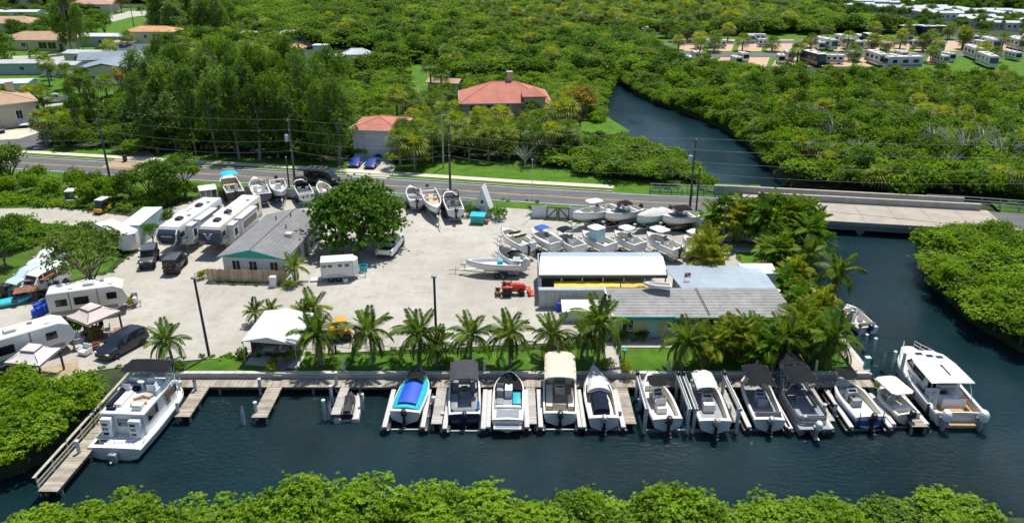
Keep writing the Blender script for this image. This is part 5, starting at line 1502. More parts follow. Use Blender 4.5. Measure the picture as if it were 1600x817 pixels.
CARS = {   # stations: y, underside, belt half-width, belt z, top half-width, top z
 'suv': (4.7, [(-2.32, .5, .80, .85, .74, .92), (-2.2, .35, .92, .98, .70, 1.45), (-1.85, .25, .95, 1.02, .72, 1.66), (-.4, .22, .96, 1.02, .74, 1.72), (.45, .22, .96, 1.0, .72, 1.64), (1.15, .22, .95, .98, .70, 1.08), (1.9, .25, .92, .92, .72, .98), (2.3, .38, .78, .72, .62, .78)], (1, 5), .35),
 'van': (5.3, [(-2.65, .45, .90, 1.0, .80, 2.0), (-2.5, .3, .97, 1.1, .86, 2.2), (-1.0, .25, .98, 1.1, .88, 2.25), (.8, .25, .98, 1.1, .86, 2.22), (1.3, .25, .98, 1.1, .82, 2.05), (1.95, .25, .96, 1.08, .78, 1.2), (2.5, .35, .88, .9, .72, .98), (2.65, .45, .8, .7, .66, .75)], (1, 5), .34),
 'sport': (4.5, [(-2.2, .45, .78, .8, .7, .86), (-2.0, .3, .90, .88, .70, .95), (-1.2, .2, .93, .90, .66, 1.16), (-.3, .18, .92, .88, .62, 1.26), (.3, .18, .92, .88, .60, 1.2), (1.0, .18, .92, .84, .72, .88), (1.8, .22, .90, .72, .74, .76), (2.2, .3, .75, .5, .62, .55)], (2, 5), .33),
 'sedan': (4.6, [(-2.3, .45, .80, .85, .7, .92), (-2.0, .3, .90, .95, .72, 1.0), (-1.5, .22, .91, .95, .66, 1.15), (-.7, .2, .92, .95, .66, 1.42), (.3, .2, .92, .94, .66, 1.40), (1.0, .2, .92, .90, .72, .96), (1.9, .24, .88, .82, .7, .86), (2.25, .36, .74, .6, .6, .66)], (2, 5), .33),
 'jeep': (4.2, [(-2.0, .6, .80, 1.1, .74, 1.75), (-1.95, .55, .80, 1.1, .74, 1.82), (-.8, .5, .82, 1.1, .74, 1.86), (.35, .5, .82, 1.1, .72, 1.82), (.75, .5, .82, 1.1, .68, 1.16), (.9, .5, .72, 1.1, .62, 1.14), (1.85, .55, .66, 1.05, .58, 1.1), (1.95, .6, .64, 1.0, .56, 1.04)], (1, 4), .42),
 'pickup': (5.8, [(-.62, .5, .98, 1.12, .86, 1.55), (-.55, .4, 1.0, 1.14, .86, 1.85), (-.1, .35, 1.0, 1.14, .84, 1.92), (.75, .35, 1.0, 1.14, .82, 1.86), (1.35, .35, 1.0, 1.12, .84, 1.2), (1.6, .38, 1.0, 1.1, .86, 1.18), (2.5, .4, .98, 1.05, .84, 1.12), (2.8, .5, .9, .85, .78, .9)], (1, 4), .40)}
def car(name, label, cat, kindk, front, rear, mat, group=None, rim=RIMM, roofmat=None, loc=None, rz=None, trim=BLACKP, extras=()):
 Lc, ST, (g0, g1), wr = CARS[kindk]
 if loc is None:
  a, b = P(*front), P(*rear); c = (a + b) / 2; v = a - b; rz = atan2(-v.x, v.y); loc = (c.x, c.y, 0.01)
 t = thing(name, label, cat, loc, rz, group)
 def ring(s):
  y, zl, wb, zb, wt, zt = s
  return [(-wb * .9, y, zl), (-wb, y, zl + (zb - zl) * .45), (-wb * .97, y, zb), (-wt, y, zt - .03), (-wt * .8, y, zt), (wt * .8, y, zt), (wt, y, zt - .03), (wb * .97, y, zb), (wb, y, zl + (zb - zl) * .45), (wb * .9, y, zl)]
 rs = [ring(s) for s in ST]
 mb = MB(mat); mb.loft(rs)
 mb.build("body", t, ang=40)
 # glass: side windows, screens
 for i in range(g0, g1):
  a, b = rs[i], rs[i + 1]
  if min(ST[i][5] - ST[i][3], ST[i + 1][5] - ST[i + 1][3]) < .22: continue
  for (p, q) in ((2, 3), (7, 6)):
   qd = [a[p], b[p], b[q], a[q]] if p == 2 else [b[p], a[p], a[q], b[q]]
   mb = MB(GLASSD); mb.quad(*inset(qd[::-1] if p == 2 else qd[::-1], .14, .015 if p == 2 else .015)); mb.build("window", t, smooth=False)
 def screen(i, j, nm):
  a, b = rs[i], rs[j]
  qd = [a[3], a[6], b[6], b[3]]; 
  if a[3][1] > b[3][1]: pass
  mb = MB(GLASSD); q = inset(qd, .07, 0); up = Vector((0, (1 if b[3][1] > 0 or nm == "windscreen" else -1) * .012, .016))
  mb.quad(*[tuple(Vector(p) + up) for p in q]); mb.build(nm, t, smooth=False)
 screen(g1 - 1, g1, "windscreen") if kindk not in ('jeep', 'pickup') else screen(g1 - 1, g1, "windscreen")
 if kindk in ('suv', 'van', 'jeep'):
  y, zl, wb, zb, wt, zt = ST[1]; y0 = ST[0][0]
  mb = MB(GLASSD); mb.box(-wt * .82, wt * .82, y0 - .03, y0 + .05, zb + .08, ST[0][5] - .12 if kindk != 'suv' else zb + .42); mb.build("rear_window", t, smooth=False)
 elif kindk == 'pickup':
  mb = MB(GLASSD); mb.box(-.68, .68, -.66, -.60, 1.2, 1.52); mb.build("rear_window", t, smooth=False)
 else: screen(1, 2, "rear_window")
 if kindk == 'pickup':
  mb = MB(mat)
  for sx in (-1, 1): mb.rbox(sx * .93 - .08, sx * .93 + .08, -2.85, -.6, .45, 1.18, .04)
  mb.rbox(-.99, .99, -2.92, -2.82, .5, 1.16, .03); mb.build("bed_side", t)
  mb = MB(BLACKP); mb.box(-.86, .86, -2.82, -.62, .55, .72); mb.build("bed_floor", t, smooth=False)
 if kindk == 'jeep':
  mb = MB(BLACKP)
  for sx in (-1, 1): mb.rbox(sx * .8 - .16, sx * .8 + .16, .85, 1.95, .86, .98, .04); mb.rbox(sx * .84 - .1, sx * .84 + .1, -1.95, -.9, .86, .96, .04)
  mb.build("fender", t)
  e = wheel(t, 0, 0, .42, .26, rim); e.location = (.1, -2.16, 1.05); e.rotation_euler = (0, 0, pi / 2); e.name = "spare_wheel"
  if roofmat:
   mb = MB(roofmat); mb.rbox(-.75, .75, -1.98, .42, 1.80, 1.92, .05); mb.build("roof", t)
 yf, yr = Lc * .31, -Lc * .31
 for sx in (-1, 1):
  for y in (yf, yr): wheel(t, sx * (ST[3][2] - .12), y, wr, .24, rim)
  hb = ST[-2]; mb = MB(LAMPG); mb.rbox(sx * (hb[2] * .75) - .17, sx * (hb[2] * .75) + .17, ST[-1][0] - .22, ST[-1][0] + .0, ST[-1][3] - .06, ST[-1][3] + .08, .02); mb.build("headlight", t)
  rb = ST[0] if kindk != 'pickup' else (-2.9, .5, .95, 1.1, 0, 0); mb = MB(LAMPR); mb.rbox(sx * rb[2] * .88 - .1, sx * rb[2] * .88 + .1, rb[0] - .04, rb[0] + .06, rb[3] - .22, rb[3] - .02, .02); mb.build("taillight", t)
  m2 = ST[g1]; mb = MB(mat); mb.rbox(sx * (m2[2] + .1) - .1, sx * (m2[2] + .1) + .1, m2[0] - .25, m2[0] - .1, m2[3] + .02, m2[3] + .18, .03); mb.build("wing_mirror", t)
 mb = MB(trim); y1 = ST[-1][0]; mb.rbox(-ST[-1][2] * .96, ST[-1][2] * .96, y1 - .12, y1 + .06, ST[-1][1] - .05, ST[-1][1] + .16, .03); mb.box(-ST[-1][2] * .5, ST[-1][2] * .5, y1 - .02, y1 + .015, ST[-1][1] + .18, ST[-1][3] - .02); mb.build("front_bumper", t)
 mb = MB(trim); y1 = ST[0][0] if kindk != 'pickup' else -2.9; mb.rbox(-.8, .8, y1 - .08, y1 + .1, .42, .6, .03); mb.build("rear_bumper", t)
 return t
t = car("suv", "dark navy suv parked on the gravel below the gazebo", "suv", 'suv', (172, 558), (213, 536), P_NAVY)
mb = MB(BLACKP)
for sx in (-1, 1): mb.tube([(sx * .62, -1.7, 1.74), (sx * .62, .3, 1.74)], .025, 5)
mb.build("roof_rail", t)
car("jeep", "graphite open jeep parked nose out beside the first fifth wheel caravan", "jeep", 'jeep', (229, 426), (240, 400), P_GREY, roofmat=P_GREY)
car("jeep", "black jeep with spare wheel on its tail in front of the fifth wheel caravans", "jeep", 'jeep', (286, 408), (266, 433), P_BLACK, roofmat=P_GREY)
car("pickup_truck", "white pickup truck with black bed cover under the big tree", "pickup truck", 'pickup', (621, 380), (602, 403), P_WHITE)
t = car("pickup_truck", "black pickup truck with cab height cap and roof rack driving on the road", "pickup truck", 'van', None, None, P_BLACK, loc=tuple(P(505, 287.5) + Vector((0, 0, .03))), rz=0)
rd_ = (P(618, 291) - P(400, 276.6)); t.rotation_euler = (0, 0, atan2(-rd_.x, rd_.y))
mb = MB(GALV)
for x in (-.7, .7): mb.tube([(x, -2.0, 2.5), (x, .6, 2.5)], .03, 5)
for y in (-2, -1.1, -.2, .6): mb.tube([(-.7, y, 2.5), (.7, y, 2.5)], .025, 5); mb.tube([(-.7, y, 2.2), (-.7, y, 2.5)], .02, 4); mb.tube([(.7, y, 2.2), (.7, y, 2.5)], .02, 4)
mb.build("roof_rack", t)
car("sports_car", "bright blue sports coupe on the driveway, nearer the dark trees", "sports car", 'sport', (548, 268), (566, 248), P_BLUE, "blue cars by the garage")
car("sports_car", "bright blue sports coupe parked squarely before the white garage door", "sports car", 'sport', (572, 270), (592, 250), P_BLUE, "blue cars by the garage")
t = thing("quad_bike", "blue quad bike standing close to the white garage door", "quad bike", P(589, 250), 2.6)
for sx in (-1, 1):
 for y in (-.55, .55): wheel(t, sx * .42, y, .28, .22)
mb = MB(P_BLUE); mb.rbox(-.3, .3, -.8, -.2, .5, .78, .08); mb.rbox(-.28, .28, .3, .85, .5, .8, .08); mb.build("body", t); mb = MB(BLACKP); mb.rbox(-.18, .18, -.6, .3, .75, .9, .06); mb.build("seat", t); mb = MB(BLACKP); mb.tube([(-.4, .2, 1.08), (0, .4, 1.02), (.4, .2, 1.08)], .025, 5); mb.build("handlebar", t)
car("suv", "white suv topmost of the vehicles parked on the grass under the spreading tree", "suv", 'suv', (52, 424), (104, 402), P_WHITE)
car("suv", "pale teal suv parked on the grass between the white suv and white van", "suv", 'suv', (22, 452), (74, 430), P_TEALW)
car("van", "white panel van parked nearest the blue drums", "van", 'van', (44, 464), (100, 438), P_WHITE)
car("suv", "white suv on the far side street beyond the house with the chimney", "suv", 'suv', (28, 166), (54, 160), P_WHITE)
car("pickup_truck", "silver pickup truck parked on the lawn edge near the far street", "pickup truck", 'pickup', (74, 161), (102, 159), P_SILV)
car("sedan", "white sedan parked beside the house with the chimney", "car", 'sedan', (34, 204), (50, 190), P_WHITE)
car("sedan", "silver sedan half hidden behind the blue tarp by the chimney house", "car", 'sedan', (52, 186), (56, 176), P_SILV)
car("sedan", "dark blue sedan on the pale driveway below the chimney house", "car", 'sedan', (4, 210), (-16, 204), P_NAVY)
# ---------------------------------------------------------------- caravans
RVW = M("rv_white", (.66, .66, .645), .4, var=.04, scale=.6, coat=.2, dirt=.12)
RVB = M("rv_beige", (.62, .58, .48), .4, var=.05, scale=.6, coat=.2, dirt=.12)
RVROOF = M("rv_roof_membrane", (.60, .585, .56), .8, var=.07, scale=.8, dirt=.25)
CAPD = paint("rv_dark_cap", (.03, .045, .065)); STRP = paint("rv_grey_stripe", (.20, .21, .22))
def rv_windows(t, sx, w2, lst, mat=GLASSD):
 for (y, z, l, hh) in lst:
  mb = MB(BLACKP); x = sx * (w2 + .004); mb.box(min(x, x + sx * .03), max(x, x + sx * .03), y - l / 2 - .05, y + l / 2 + .05, z - hh / 2 - .05, z + hh / 2 + .05); w_ = mb.build("window", t, smooth=False)
  mb = MB(mat); x = sx * (w2 + .02); mb.box(min(x, x + sx * .03), max(x, x + sx * .03), y - l / 2, y + l / 2, z - hh / 2, z + hh / 2); mb.build("pane", w_, smooth=False)
def roof_units(t, zr, ys_ac, ys_vent, w2):
 for y in ys_ac:
  mb = MB(BLACKP); mb.rbox(-.38, .38, y - .5, y + .5, zr, zr + .3, .12); mb.build("air_conditioner", t)
 for i, y in enumerate(ys_vent):
  mb = MB(RVW if i % 2 else STRP); mb.rbox(-.2 + (.5 if i % 2 else -.5), .2 + (.5 if i % 2 else -.5), y - .2, y + .2, zr, zr + .12, .04); mb.build("roof_vent", t)
def fifth_wheel(name, label, front, rear, style, group=None):
 a, b = P(*front), P(*rear); v = a - b; L = v.length; rz = atan2(-v.x, v.y)
 t = thing(name, label, "caravan", (b.x, b.y, 0), rz, group)
 w2 = 1.22; zt = 3.65
 body = {0: RVW, 1: RVB}[style % 2]
 # main body with raised overhanging nose
 prof = [(0, .75), (L - 2.6, .75), (L - 2.4, 1.5), (L - .3, 1.6), (L - .05, 2.2), (L - .15, 3.0), (L - .7, zt), (.15, zt), (0, zt - .15)]
 mb = MB(body); mb.extrude(prof, -w2, w2); mb.build("body", t, bevel=.07)
 pc = [(L - 1.1, 1.54), (L - .3, 1.56), (L + .02, 2.2), (L - .08, 3.02), (L - .5, 3.45), (L - 1.0, 3.3)]
 mb = MB(CAPD); mb.extrude(pc, -w2 - .02, w2 + .02); cap = mb.build("front_cap", t, bevel=.12)
 mb = MB(RVROOF); mb.rbox(-w2 + .03, w2 - .03, .1, L - .68, zt - .02, zt + .03, .02); mb.build("roof", t)
 roof_units(t, zt + .03, (L * .30, L * .72) if style == 0 else (L * .55, L * .78), (L * .18, L * .45, L * .6, L * .4), w2)
 if style == 0:      # pale surround of the dark nose panel
  mb = MB(RVW); q = [(-1.1, L - .02, 1.75), (1.1, L - .02, 1.75)]
  mb.tube([(-1.18, L - .45, 3.45), (-1.2, L - .02, 3.0), (-1.15, L + .06, 2.3), (-.7, L - .1, 1.7), (.7, L - .1, 1.7), (1.15, L + .06, 2.3), (1.2, L - .02, 3.0), (1.18, L - .45, 3.45)], .10, 6); mb.build("trim", cap)
  mb = MB(RVW)
  for i, x in enumerate((-.62, -.42, -.22, -.02, .18, .38, .58)): mb.obox((x, L + .0, 2.72), (.13, .02, .14), rx=-.12)
  mb.obox((0, L + .0, 2.72), (1.3, .015, .03), rx=-.12); mb.build("lettering", cap, smooth=False)
 elif style == 1:    # pale open triangular emblem
  mb = MB(RVW); y = L + .012
  for (x0, z0, x1, z1) in ((-.38, 3.0, -.12, 2.42), (.38, 3.0, .12, 2.42), (-.12, 2.42, .12, 2.42), (-.55, 3.02, -.22, 3.02), (.55, 3.02, .22, 3.02), (-.22, 3.0, -.05, 2.6), (.22, 3.0, .05, 2.6)):
   mb.tube([(x0, y - (z0 - 2.2) * .1, z0), (x1, y - (z1 - 2.2) * .1, z1)], .04, 4)
  mb.build("emblem", cap, smooth=False)
 # slide-outs
 for sx, (ya, yb, dx) in ((1, (L * .33, L * .55, .8)), (1, (L * .62, L * .78, .5)), (-1, (L * .25, L * .62, .8)), (-1, (L * .68, L * .8, .7))):
  mb = MB(body if style == 0 else RVW); mb.rbox(min(sx * w2, sx * (w2 + dx)), max(sx * w2, sx * (w2 + dx)), ya, yb, 1.0, 3.25, .05); so = mb.build("slide_out", t)
  mb = MB(RVROOF); mb.rbox(min(sx * w2, sx * (w2 + dx + .05)), max(sx * w2, sx * (w2 + dx + .05)), ya - .04, yb + .04, 3.25, 3.3, .02); mb.build("slide_roof", so)
  mb = MB(GLASSD); x = sx * (w2 + dx); mb.box(min(x, x + sx * .03), max(x, x + sx * .03), ya + .4, yb - .4, 1.9, 2.7); mb.build("window", so, smooth=False)
  mb = MB(STRP); mb.box(min(x, x + sx * .02), max(x, x + sx * .02), ya + .05, yb - .05, 1.1, 1.5); mb.build("stripe", so, smooth=False)
 rv_windows(t, 1, w2, [(L * .15, 2.5, 1.2, .8), (L * .85, 2.6, 1.0, .5)]); rv_windows(t, -1, w2, [(L * .12, 2.5, 1.2, .8), (L * .88, 2.6, .8, .5)])
 mb = MB(RVW); mb.box(w2, w2 + .04, L * .79, L * .79 + .75, .85, 2.9); d = mb.build("door", t, smooth=False); mb = MB(GLASSD); mb.box(w2 + .04, w2 + .05, L * .79 + .2, L * .79 + .55, 1.9, 2.6); mb.build("pane", d, smooth=False)
 for sx in (-1, 1):
  mb = MB(STRP); mb.box(sx * (w2 + .006) - .006, sx * (w2 + .006) + .006, .3, L * .3, 1.0, 1.35); mb.quad(*[(sx * (w2 + .015), y, z) for y, z in ((L * .8, 1.7), (L * .97, 2.1), (L * .97, 2.35), (L * .8, 1.95))]); mb.build("stripe", t, smooth=False)
  for y in (L * .28, L * .28 + .85): wheel(t, sx * 1.0, y, .38, .24)
  mb = MB(GALV); mb.box(sx * .8 - .06, sx * .8 + .06, L - 2.75, L - 2.63, 0, .8); mb.box(sx * .8 - .12, sx * .8 + .12, L - 2.82, L - 2.56, 0, .04); mb.build("landing_leg", t, smooth=False)
 mb = MB(BLACKP); mb.tube([(w2 + .12, L * .08, 3.3), (w2 + .12, L * .32, 3.3)], .07, 6); mb.build("awning_roll", t)
 mb = MB(GALV)
 for x in (.3, .65): mb.tube([(x, -.08, 1.2), (x, -.08, 3.7)], .02, 4)
 for z in (1.3, 1.7, 2.1, 2.5, 2.9, 3.3): mb.tube([(.3, -.08, z), (.65, -.08, z)], .018, 4)
 mb.build("ladder", t)
 return t
fifth_wheel("fifth_wheel_caravan", "white fifth wheel caravan with dark nose panel framed in white", (266, 404), (338, 350), 0)
fifth_wheel("fifth_wheel_caravan", "long fifth wheel caravan with slate nose and pale open triangle emblem", (330, 404), (398, 346), 1)
def travel_trailer(name, label, front, rear, body=RVB, style=0, L=None):
 a, b = P(*front), P(*rear); v = a - b; L = L or v.length; rz = atan2(-v.x, v.y)
 t = thing(name, label, "caravan", (b.x, b.y, 0), rz)
 w2, zt = 1.22, 3.05
 prof = [(0, .55), (L - 1.2, .55), (L - .15, 1.2), (L, 1.7), (L - .35, 2.7), (L - 1.1, zt), (.12, zt), (0, zt - .12)]
 mb = MB(body); mb.extrude(prof, -w2, w2); mb.build("body", t, bevel=.06)
 mb = MB(RVROOF); mb.rbox(-w2 + .04, w2 - .04, .1, L - 1.1, zt - .02, zt + .03, .02); mb.build("roof", t)
 mb = MB(BUNK); mb.rbox(-.4, .4, L * .45, L * .45 + 1, zt + .03, zt + .3, .1); mb.build("air_conditioner", t)
 roof_units(t, zt + .03, (), (L * .15, L * .3, L * .68, L * .8), w2)
 for sx in (-1, 1):
  rv_windows(t, sx, w2, [(L * .17, 2.0, .9, .6), (L * .42, 2.0, 1.2, .7), (L * .80, 2.1, .8, .6)])
  mb = MB(STRP); mb.box(sx * (w2 + .006) - .006, sx * (w2 + .006) + .006, .15, L - 1.0, .75, 1.15); mb.box(sx * (w2 + .008) - .008, sx * (w2 + .008) + .008, L * .62, L * .635, .6, 3.0); mb.box(sx * (w2 + .008) - .008, sx * (w2 + .008) + .008, L * .27, L * .285, .6, 3.0); mb.build("stripe", t, smooth=False)
  for y in (L * .4, L * .4 + .8): wheel(t, sx * 1.0, y, .34, .22)
 x = -w2 if style else w2
 mb = MB(RVW); mb.box(min(-w2 - .03, -w2), -w2 + .001, L * .62, L * .62 + .7, .65, 2.6); d = mb.build("door", t, smooth=False); mb = MB(GLASSD); mb.box(-w2 - .04, -w2 - .03, L * .62 + .15, L * .62 + .55, 1.6, 2.4); mb.build("pane", d, smooth=False)
 mb = MB(BLACKP); mb.tube([(-w2 - .1, L * .1, 2.75), (-w2 - .1, L * .6, 2.75)], .07, 6); mb.build("awning_roll", t)
 mb = MB(GALV); mb.tube([(-.6, L - .3, .5), (0, L + 1.0, .45)], .05, 5); mb.tube([(.6, L - .3, .5), (0, L + 1.0, .45)], .05, 5); mb.tube([(0, L + .85, .0), (0, L + .85, .7)], .05, 6); mb.build("hitch", t)
 mb = MB(RVW); mb.rbox(-.3, .3, L + .2, L + .6, .5, 1.1, .1); mb.build("gas_bottle_cover", t)
 return t
travel_trailer("travel_trailer", "beige travel trailer beneath the spreading tree and behind the gazebo", (206, 480), (84, 497))
travel_trailer("travel_trailer", "white travel trailer with rounded nose parked behind the lower gazebo", (92, 546), (-70, 596), RVW, 1, 9.5)
# box trailers
def box_trailer(name, label, front, rear, w2, zt, body, roofm, L=None, nose=0., z0=.5):
 a, b = P(*front), P(*rear); v = a - b; L = L or v.length; rz = atan2(-v.x, v.y)
 t = thing(name, label, "trailer", (b.x, b.y, 0), rz)
 mb = MB(body); mb.prism([(-w2, 0), (w2, 0), (w2, L - nose), (w2 * .3, L), (-w2 * .3, L), (-w2, L - nose)] if nose else [(-w2, 0), (w2, 0), (w2, L), (-w2, L)], z0, zt); mb.build("body", t, bevel=.05)
 mb = MB(roofm); mb.rbox(-w2 - .03, w2 + .03, -.03, L - nose + .03, zt, zt + .07, .03); mb.build("roof", t)
 mb = MB(GALV)
 for sx in (-1, 1):
  for z in (z0 + .02, zt - .06): mb.box(sx * (w2 + .01) - .02, sx * (w2 + .01) + .02, 0, L - nose, z, z + .08)
  for y in (.02, L - nose - .08): mb.box(sx * (w2 + .012) - .02, sx * (w2 + .012) + .02, y, y + .08, z0, zt)
 mb.build("corner_trim", t, smooth=False)
 mb = MB(body)
 for sx in (-1, 1): mb.box(sx * .02, sx * (w2 - .06), -.03, -.001, z0 + .08, zt - .1) if sx > 0 else mb.box(-(w2 - .06), -.02, -.03, -.001, z0 + .08, zt - .1)
 mb.build("rear_door", t, smooth=False)
 return t, L
PBLUE = M("pale_blue_panel", (.42, .58, .62), .5, var=.08, scale=.7, dirt=.25); PROOF = M("pale_container_roof", (.55, .64, .66), .6, var=.1, scale=.6, dirt=.3)
t, L = box_trailer("storage_container", "long pale blue storage container by the dirt track", (208, 382), (244, 352), 1.2, 2.45, PBLUE, PROOF, z0=.05)
mb = MB(PBLUE)
for sx in (-1, 1):
 for i in range(int(L / .3)): mb.box(sx * 1.2 - .03, sx * 1.2 + .03, .15 + i * .3, .27 + i * .3, .15, 2.3)
mb.build("corrugation", t, smooth=False)["kind"] = "stuff"
t, L = box_trailer("cargo_trailer", "white enclosed cargo trailer half hidden behind the spreading tree", (212, 396), (168, 376), 1.1, 2.5, RVW, RVROOF, nose=.6)
for sx in (-1, 1): wheel(t, sx * 1.0, L * .4, .34); wheel(t, sx * 1.0, L * .4 + .75, .34)
t, L = box_trailer("folding_caravan", "small black and sand A-frame caravan with white roof by the brush", (331, 328), (326, 314), 1.15, 2.3, P_BLACK, RVROOF, L=2.6, z0=.45)
mb = MB(P_GOLD)
for x in (-1.1, -.35, .35, 1.1): mb.box(x - .07, x + .07, L, L + .05, .5, 2.25)
mb.box(-1.15, 1.15, L, L + .06, .45, .75); mb.build("front_frame", t, smooth=False)
mb = MB(GLASSB); mb.box(-.28, .28, L + .005, L + .03, .85, 2.15); mb.box(.42, 1.02, L + .005, L + .03, .85, 2.15); mb.build("window", t, smooth=False)
for sx in (-1, 1): wheel(t, sx * 1.0, L * .45, .33)
# horse trailer
t, L = box_trailer("horse_trailer", "white two axle horse trailer standing in the shade of the big tree", (561, 433), (504, 437), .95, 2.35, RVW, RVROOF, nose=.5, z0=.55)
for sx in (-1, 1):
 for y in (L * .25, L * .25 + .8): wheel(t, sx * .85, y, .36, .24)
 mb = MB(RVW); mb.rbox(sx * .98 - .12, sx * .98 + .12, L * .25 - .45, L * .25 + 1.25, .76, .84, .03); mb.build("mudguard", t)
for sx in (-1, 1):
 for (y, m_) in ((.35, M("brown_shutter", (.30, .16, .08), .6)), (.95, GLASSD), (2.0, GLASSD), (2.75, GLASSD)):
  mb = MB(CHROME); x = sx * .955; mb.rbox(min(x, x + sx * .03), max(x, x + sx * .03), y - .2, y + .3, 1.72, 2.08, .01); w_ = mb.build("window", t)
  mb = MB(m_); x = sx * .975; mb.box(min(x, x + sx * .025), max(x, x + sx * .025), y - .15, y + .25, 1.77, 2.03); mb.build("pane", w_, smooth=False)
 mb = MB(RVW); x = sx * .955; mb.box(min(x, x + sx * .025), max(x, x + sx * .025), L * .62, L * .62 + .65, .6, 1.68); mb.build("side_door", t, smooth=False)
mb = MB(GALV); mb.tube([(-.5, L - .2, .5), (0, L + .9, .5)], .05, 5); mb.tube([(.5, L - .2, .5), (0, L + .9, .5)], .05, 5); mb.tube([(0, L + .7, 0), (0, L + .7, .7)], .045, 6); mb.build("hitch", t)
mb = MB(RVROOF); mb.rbox(-.5, .5, -1.3, -.05, .1, .18, .03); mb.build("ramp", t)
# ---------------------------------------------------------------- small machines
t = thing("tractor", "red compact tractor with front loader and rear box blade", "tractor", P(800, 459.5), R(-86))
for sx in (-1, 1):
 wheel(t, sx * .62, -.55, .52, .34, P_RED); wheel(t, sx * .55, .95, .33, .22, P_RED)
 mb = MB(P_RED); mb.rbox(sx * .62 - .2, sx * .62 + .2, -1.1, 0.05, 1.02, 1.16, .06); mb.build("mudguard", t)
mb = MB(P_RED); mb.loft([[(-.3, y, .55), (.3, y, .55), (.3, y, z - .1), (.2, y, z), (-.2, y, z), (-.3, y, z - .1)] for y, z in ((-.1, 1.2), (.3, 1.25), (1.2, 1.15), (1.45, .95))]); mb.build("bonnet", t)
mb = MB(BLACKP); mb.box(-.28, .28, -1.0, 1.3, .4, .6); mb.rbox(-.24, .24, -.75, -.3, .95, 1.08, .05); mb.rbox(-.24, .24, -.85, -.7, 1.05, 1.45, .05); mb.build("seat", t)
mb = MB(BLACKP); mb.tube([(-.4, -.85, .9), (-.4, -.95, 2.0), (.4, -.95, 2.0), (.4, -.85, .9)], .035, 6); mb.build("roll_bar", t)
mb = MB(BLACKP); mb.tube([(.0, .1, 1.15), (0, -.15, 1.4)], .025, 5); mb.tube([(.17 * cos(a), -.15 + .1 * sin(a), 1.42 + .12 * sin(a)) for a in [i * pi / 5 for i in range(11)]], .018, 5); mb.build("steering_wheel", t)
mb = MB(P_RED)
for sx in (-1, 1): mb.tube([(sx * .42, .25, 1.05), (sx * .42, 1.2, .95), (sx * .42, 1.75, .45)], .055, 5); mb.tube([(sx * .42, .2, .55), (sx * .42, .25, 1.1)], .06, 5)
mb.build("loader_arm", t)
mb = MB(paint("loader_orange", (.62, .10, .015))); mb.loft([[(x, 1.72, .05), (x, 1.68, .5), (x, 1.95, .62), (x, 2.0, .52), (x, 1.85, .42), (x, 1.88, .14), (x, 2.3, .1), (x, 2.3, .04)] for x in (-.72, .72)]); mb.build("bucket", t)
mb = MB(M("rusty_steel", (.22, .09, .05), .8, .3, var=.3, scale=3)); mb.box(-.7, .7, -1.75, -1.68, .05, .55); mb.box(-.72, -.66, -1.75, -1.2, .05, .5); mb.box(.66, .72, -1.75, -1.2, .05, .5); mb.box(-.7, .7, -1.35, -1.28, .1, .5); mb.tube([(0, -1.5, .5), (0, -.9, .9)], .04, 5); mb.build("box_blade", t)
t = thing("skid_loader", "yellow skid loader parked behind the coconut palms", "loader", P(534, 529), R(-75))
for sx in (-1, 1):
 for y in (-.5, .5): wheel(t, sx * .65, y, .42, .28, P_YEL)
mb = MB(P_YEL); mb.rbox(-.5, .5, -1.15, .9, .4, 1.05, .08); mb.rbox(-.5, .5, -1.2, -.5, 1.05, 1.5, .1); mb.build("body", t)
mb = MB(BLACKP); 
for sx in (-1, 1):
 mb.tube([(sx * .48, -.45, 1.0), (sx * .48, -.4, 2.0)], .05, 5); mb.tube([(sx * .48, .6, 1.0), (sx * .48, .45, 2.0)], .05, 5)
mb.rbox(-.3, .3, -.4, .2, 1.05, 1.25, .05); mb.build("cage", t)
mb = MB(P_YEL); mb.rbox(-.55, .55, -.5, .55, 1.98, 2.08, .04); mb.build("cage_roof", t)
mb = MB(P_YEL)
for sx in (-1, 1): mb.tube([(sx * .68, -1.1, 1.45), (sx * .68, .6, 1.3), (sx * .68, 1.3, .4)], .08, 5)
mb.build("lift_arm", t)
mb = MB(BLACKP); mb.loft([[(x, 1.25, .05), (x, 1.22, .6), (x, 1.45, .66), (x, 1.4, .15), (x, 1.9, .1), (x, 1.9, .04)] for x in (-.85, .85)]); mb.build("bucket", t)
def cart(label, px, py, rz, col, seatm):
 t = thing("golf_cart", label, "golf cart", P(px, py), rz)
 for sx in (-1, 1):
  for y in (-.75, .75): wheel(t, sx * .48, y, .24, .18)
 mb = MB(col); mb.rbox(-.55, .55, -1.15, -.35, .35, .75, .06); mb.rbox(-.55, .55, .7, 1.2, .35, .85, .1); mb.box(-.52, .52, -.4, .75, .3, .38); mb.build("body", t)
 mb = MB(seatm); mb.rbox(-.5, .5, -.75, -.25, .75, .88, .04); mb.rbox(-.5, .5, -.85, -.75, .85, 1.3, .04); mb.build("seat", t)
 mb = MB(BLACKP)
 for sx in (-1, 1): mb.tube([(sx * .5, -1.0, .7), (sx * .5, -.95, 1.85)], .025, 5); mb.tube([(sx * .5, .8, .8), (sx * .5, .45, 1.85)], .025, 5)
 mb.build("roof_post", t)
 mb = MB(RVROOF); mb.rbox(-.6, .6, -1.15, .6, 1.85, 1.93, .03); mb.build("roof", t)
 mb = MB(GLASSD); mb.quad((-.48, .78, .85), (.48, .78, .85), (.48, .46, 1.82), (-.48, .46, 1.82)); mb.build("windscreen", t, smooth=False)
cart("golf cart with yellow nose at the edge of the roadside brush", 161, 332, R(170), P_YEL, BLACKP)
cart("sand coloured golf cart on the rough grass near the dirt track", 113, 318, R(190), P_GOLD, VINYL)
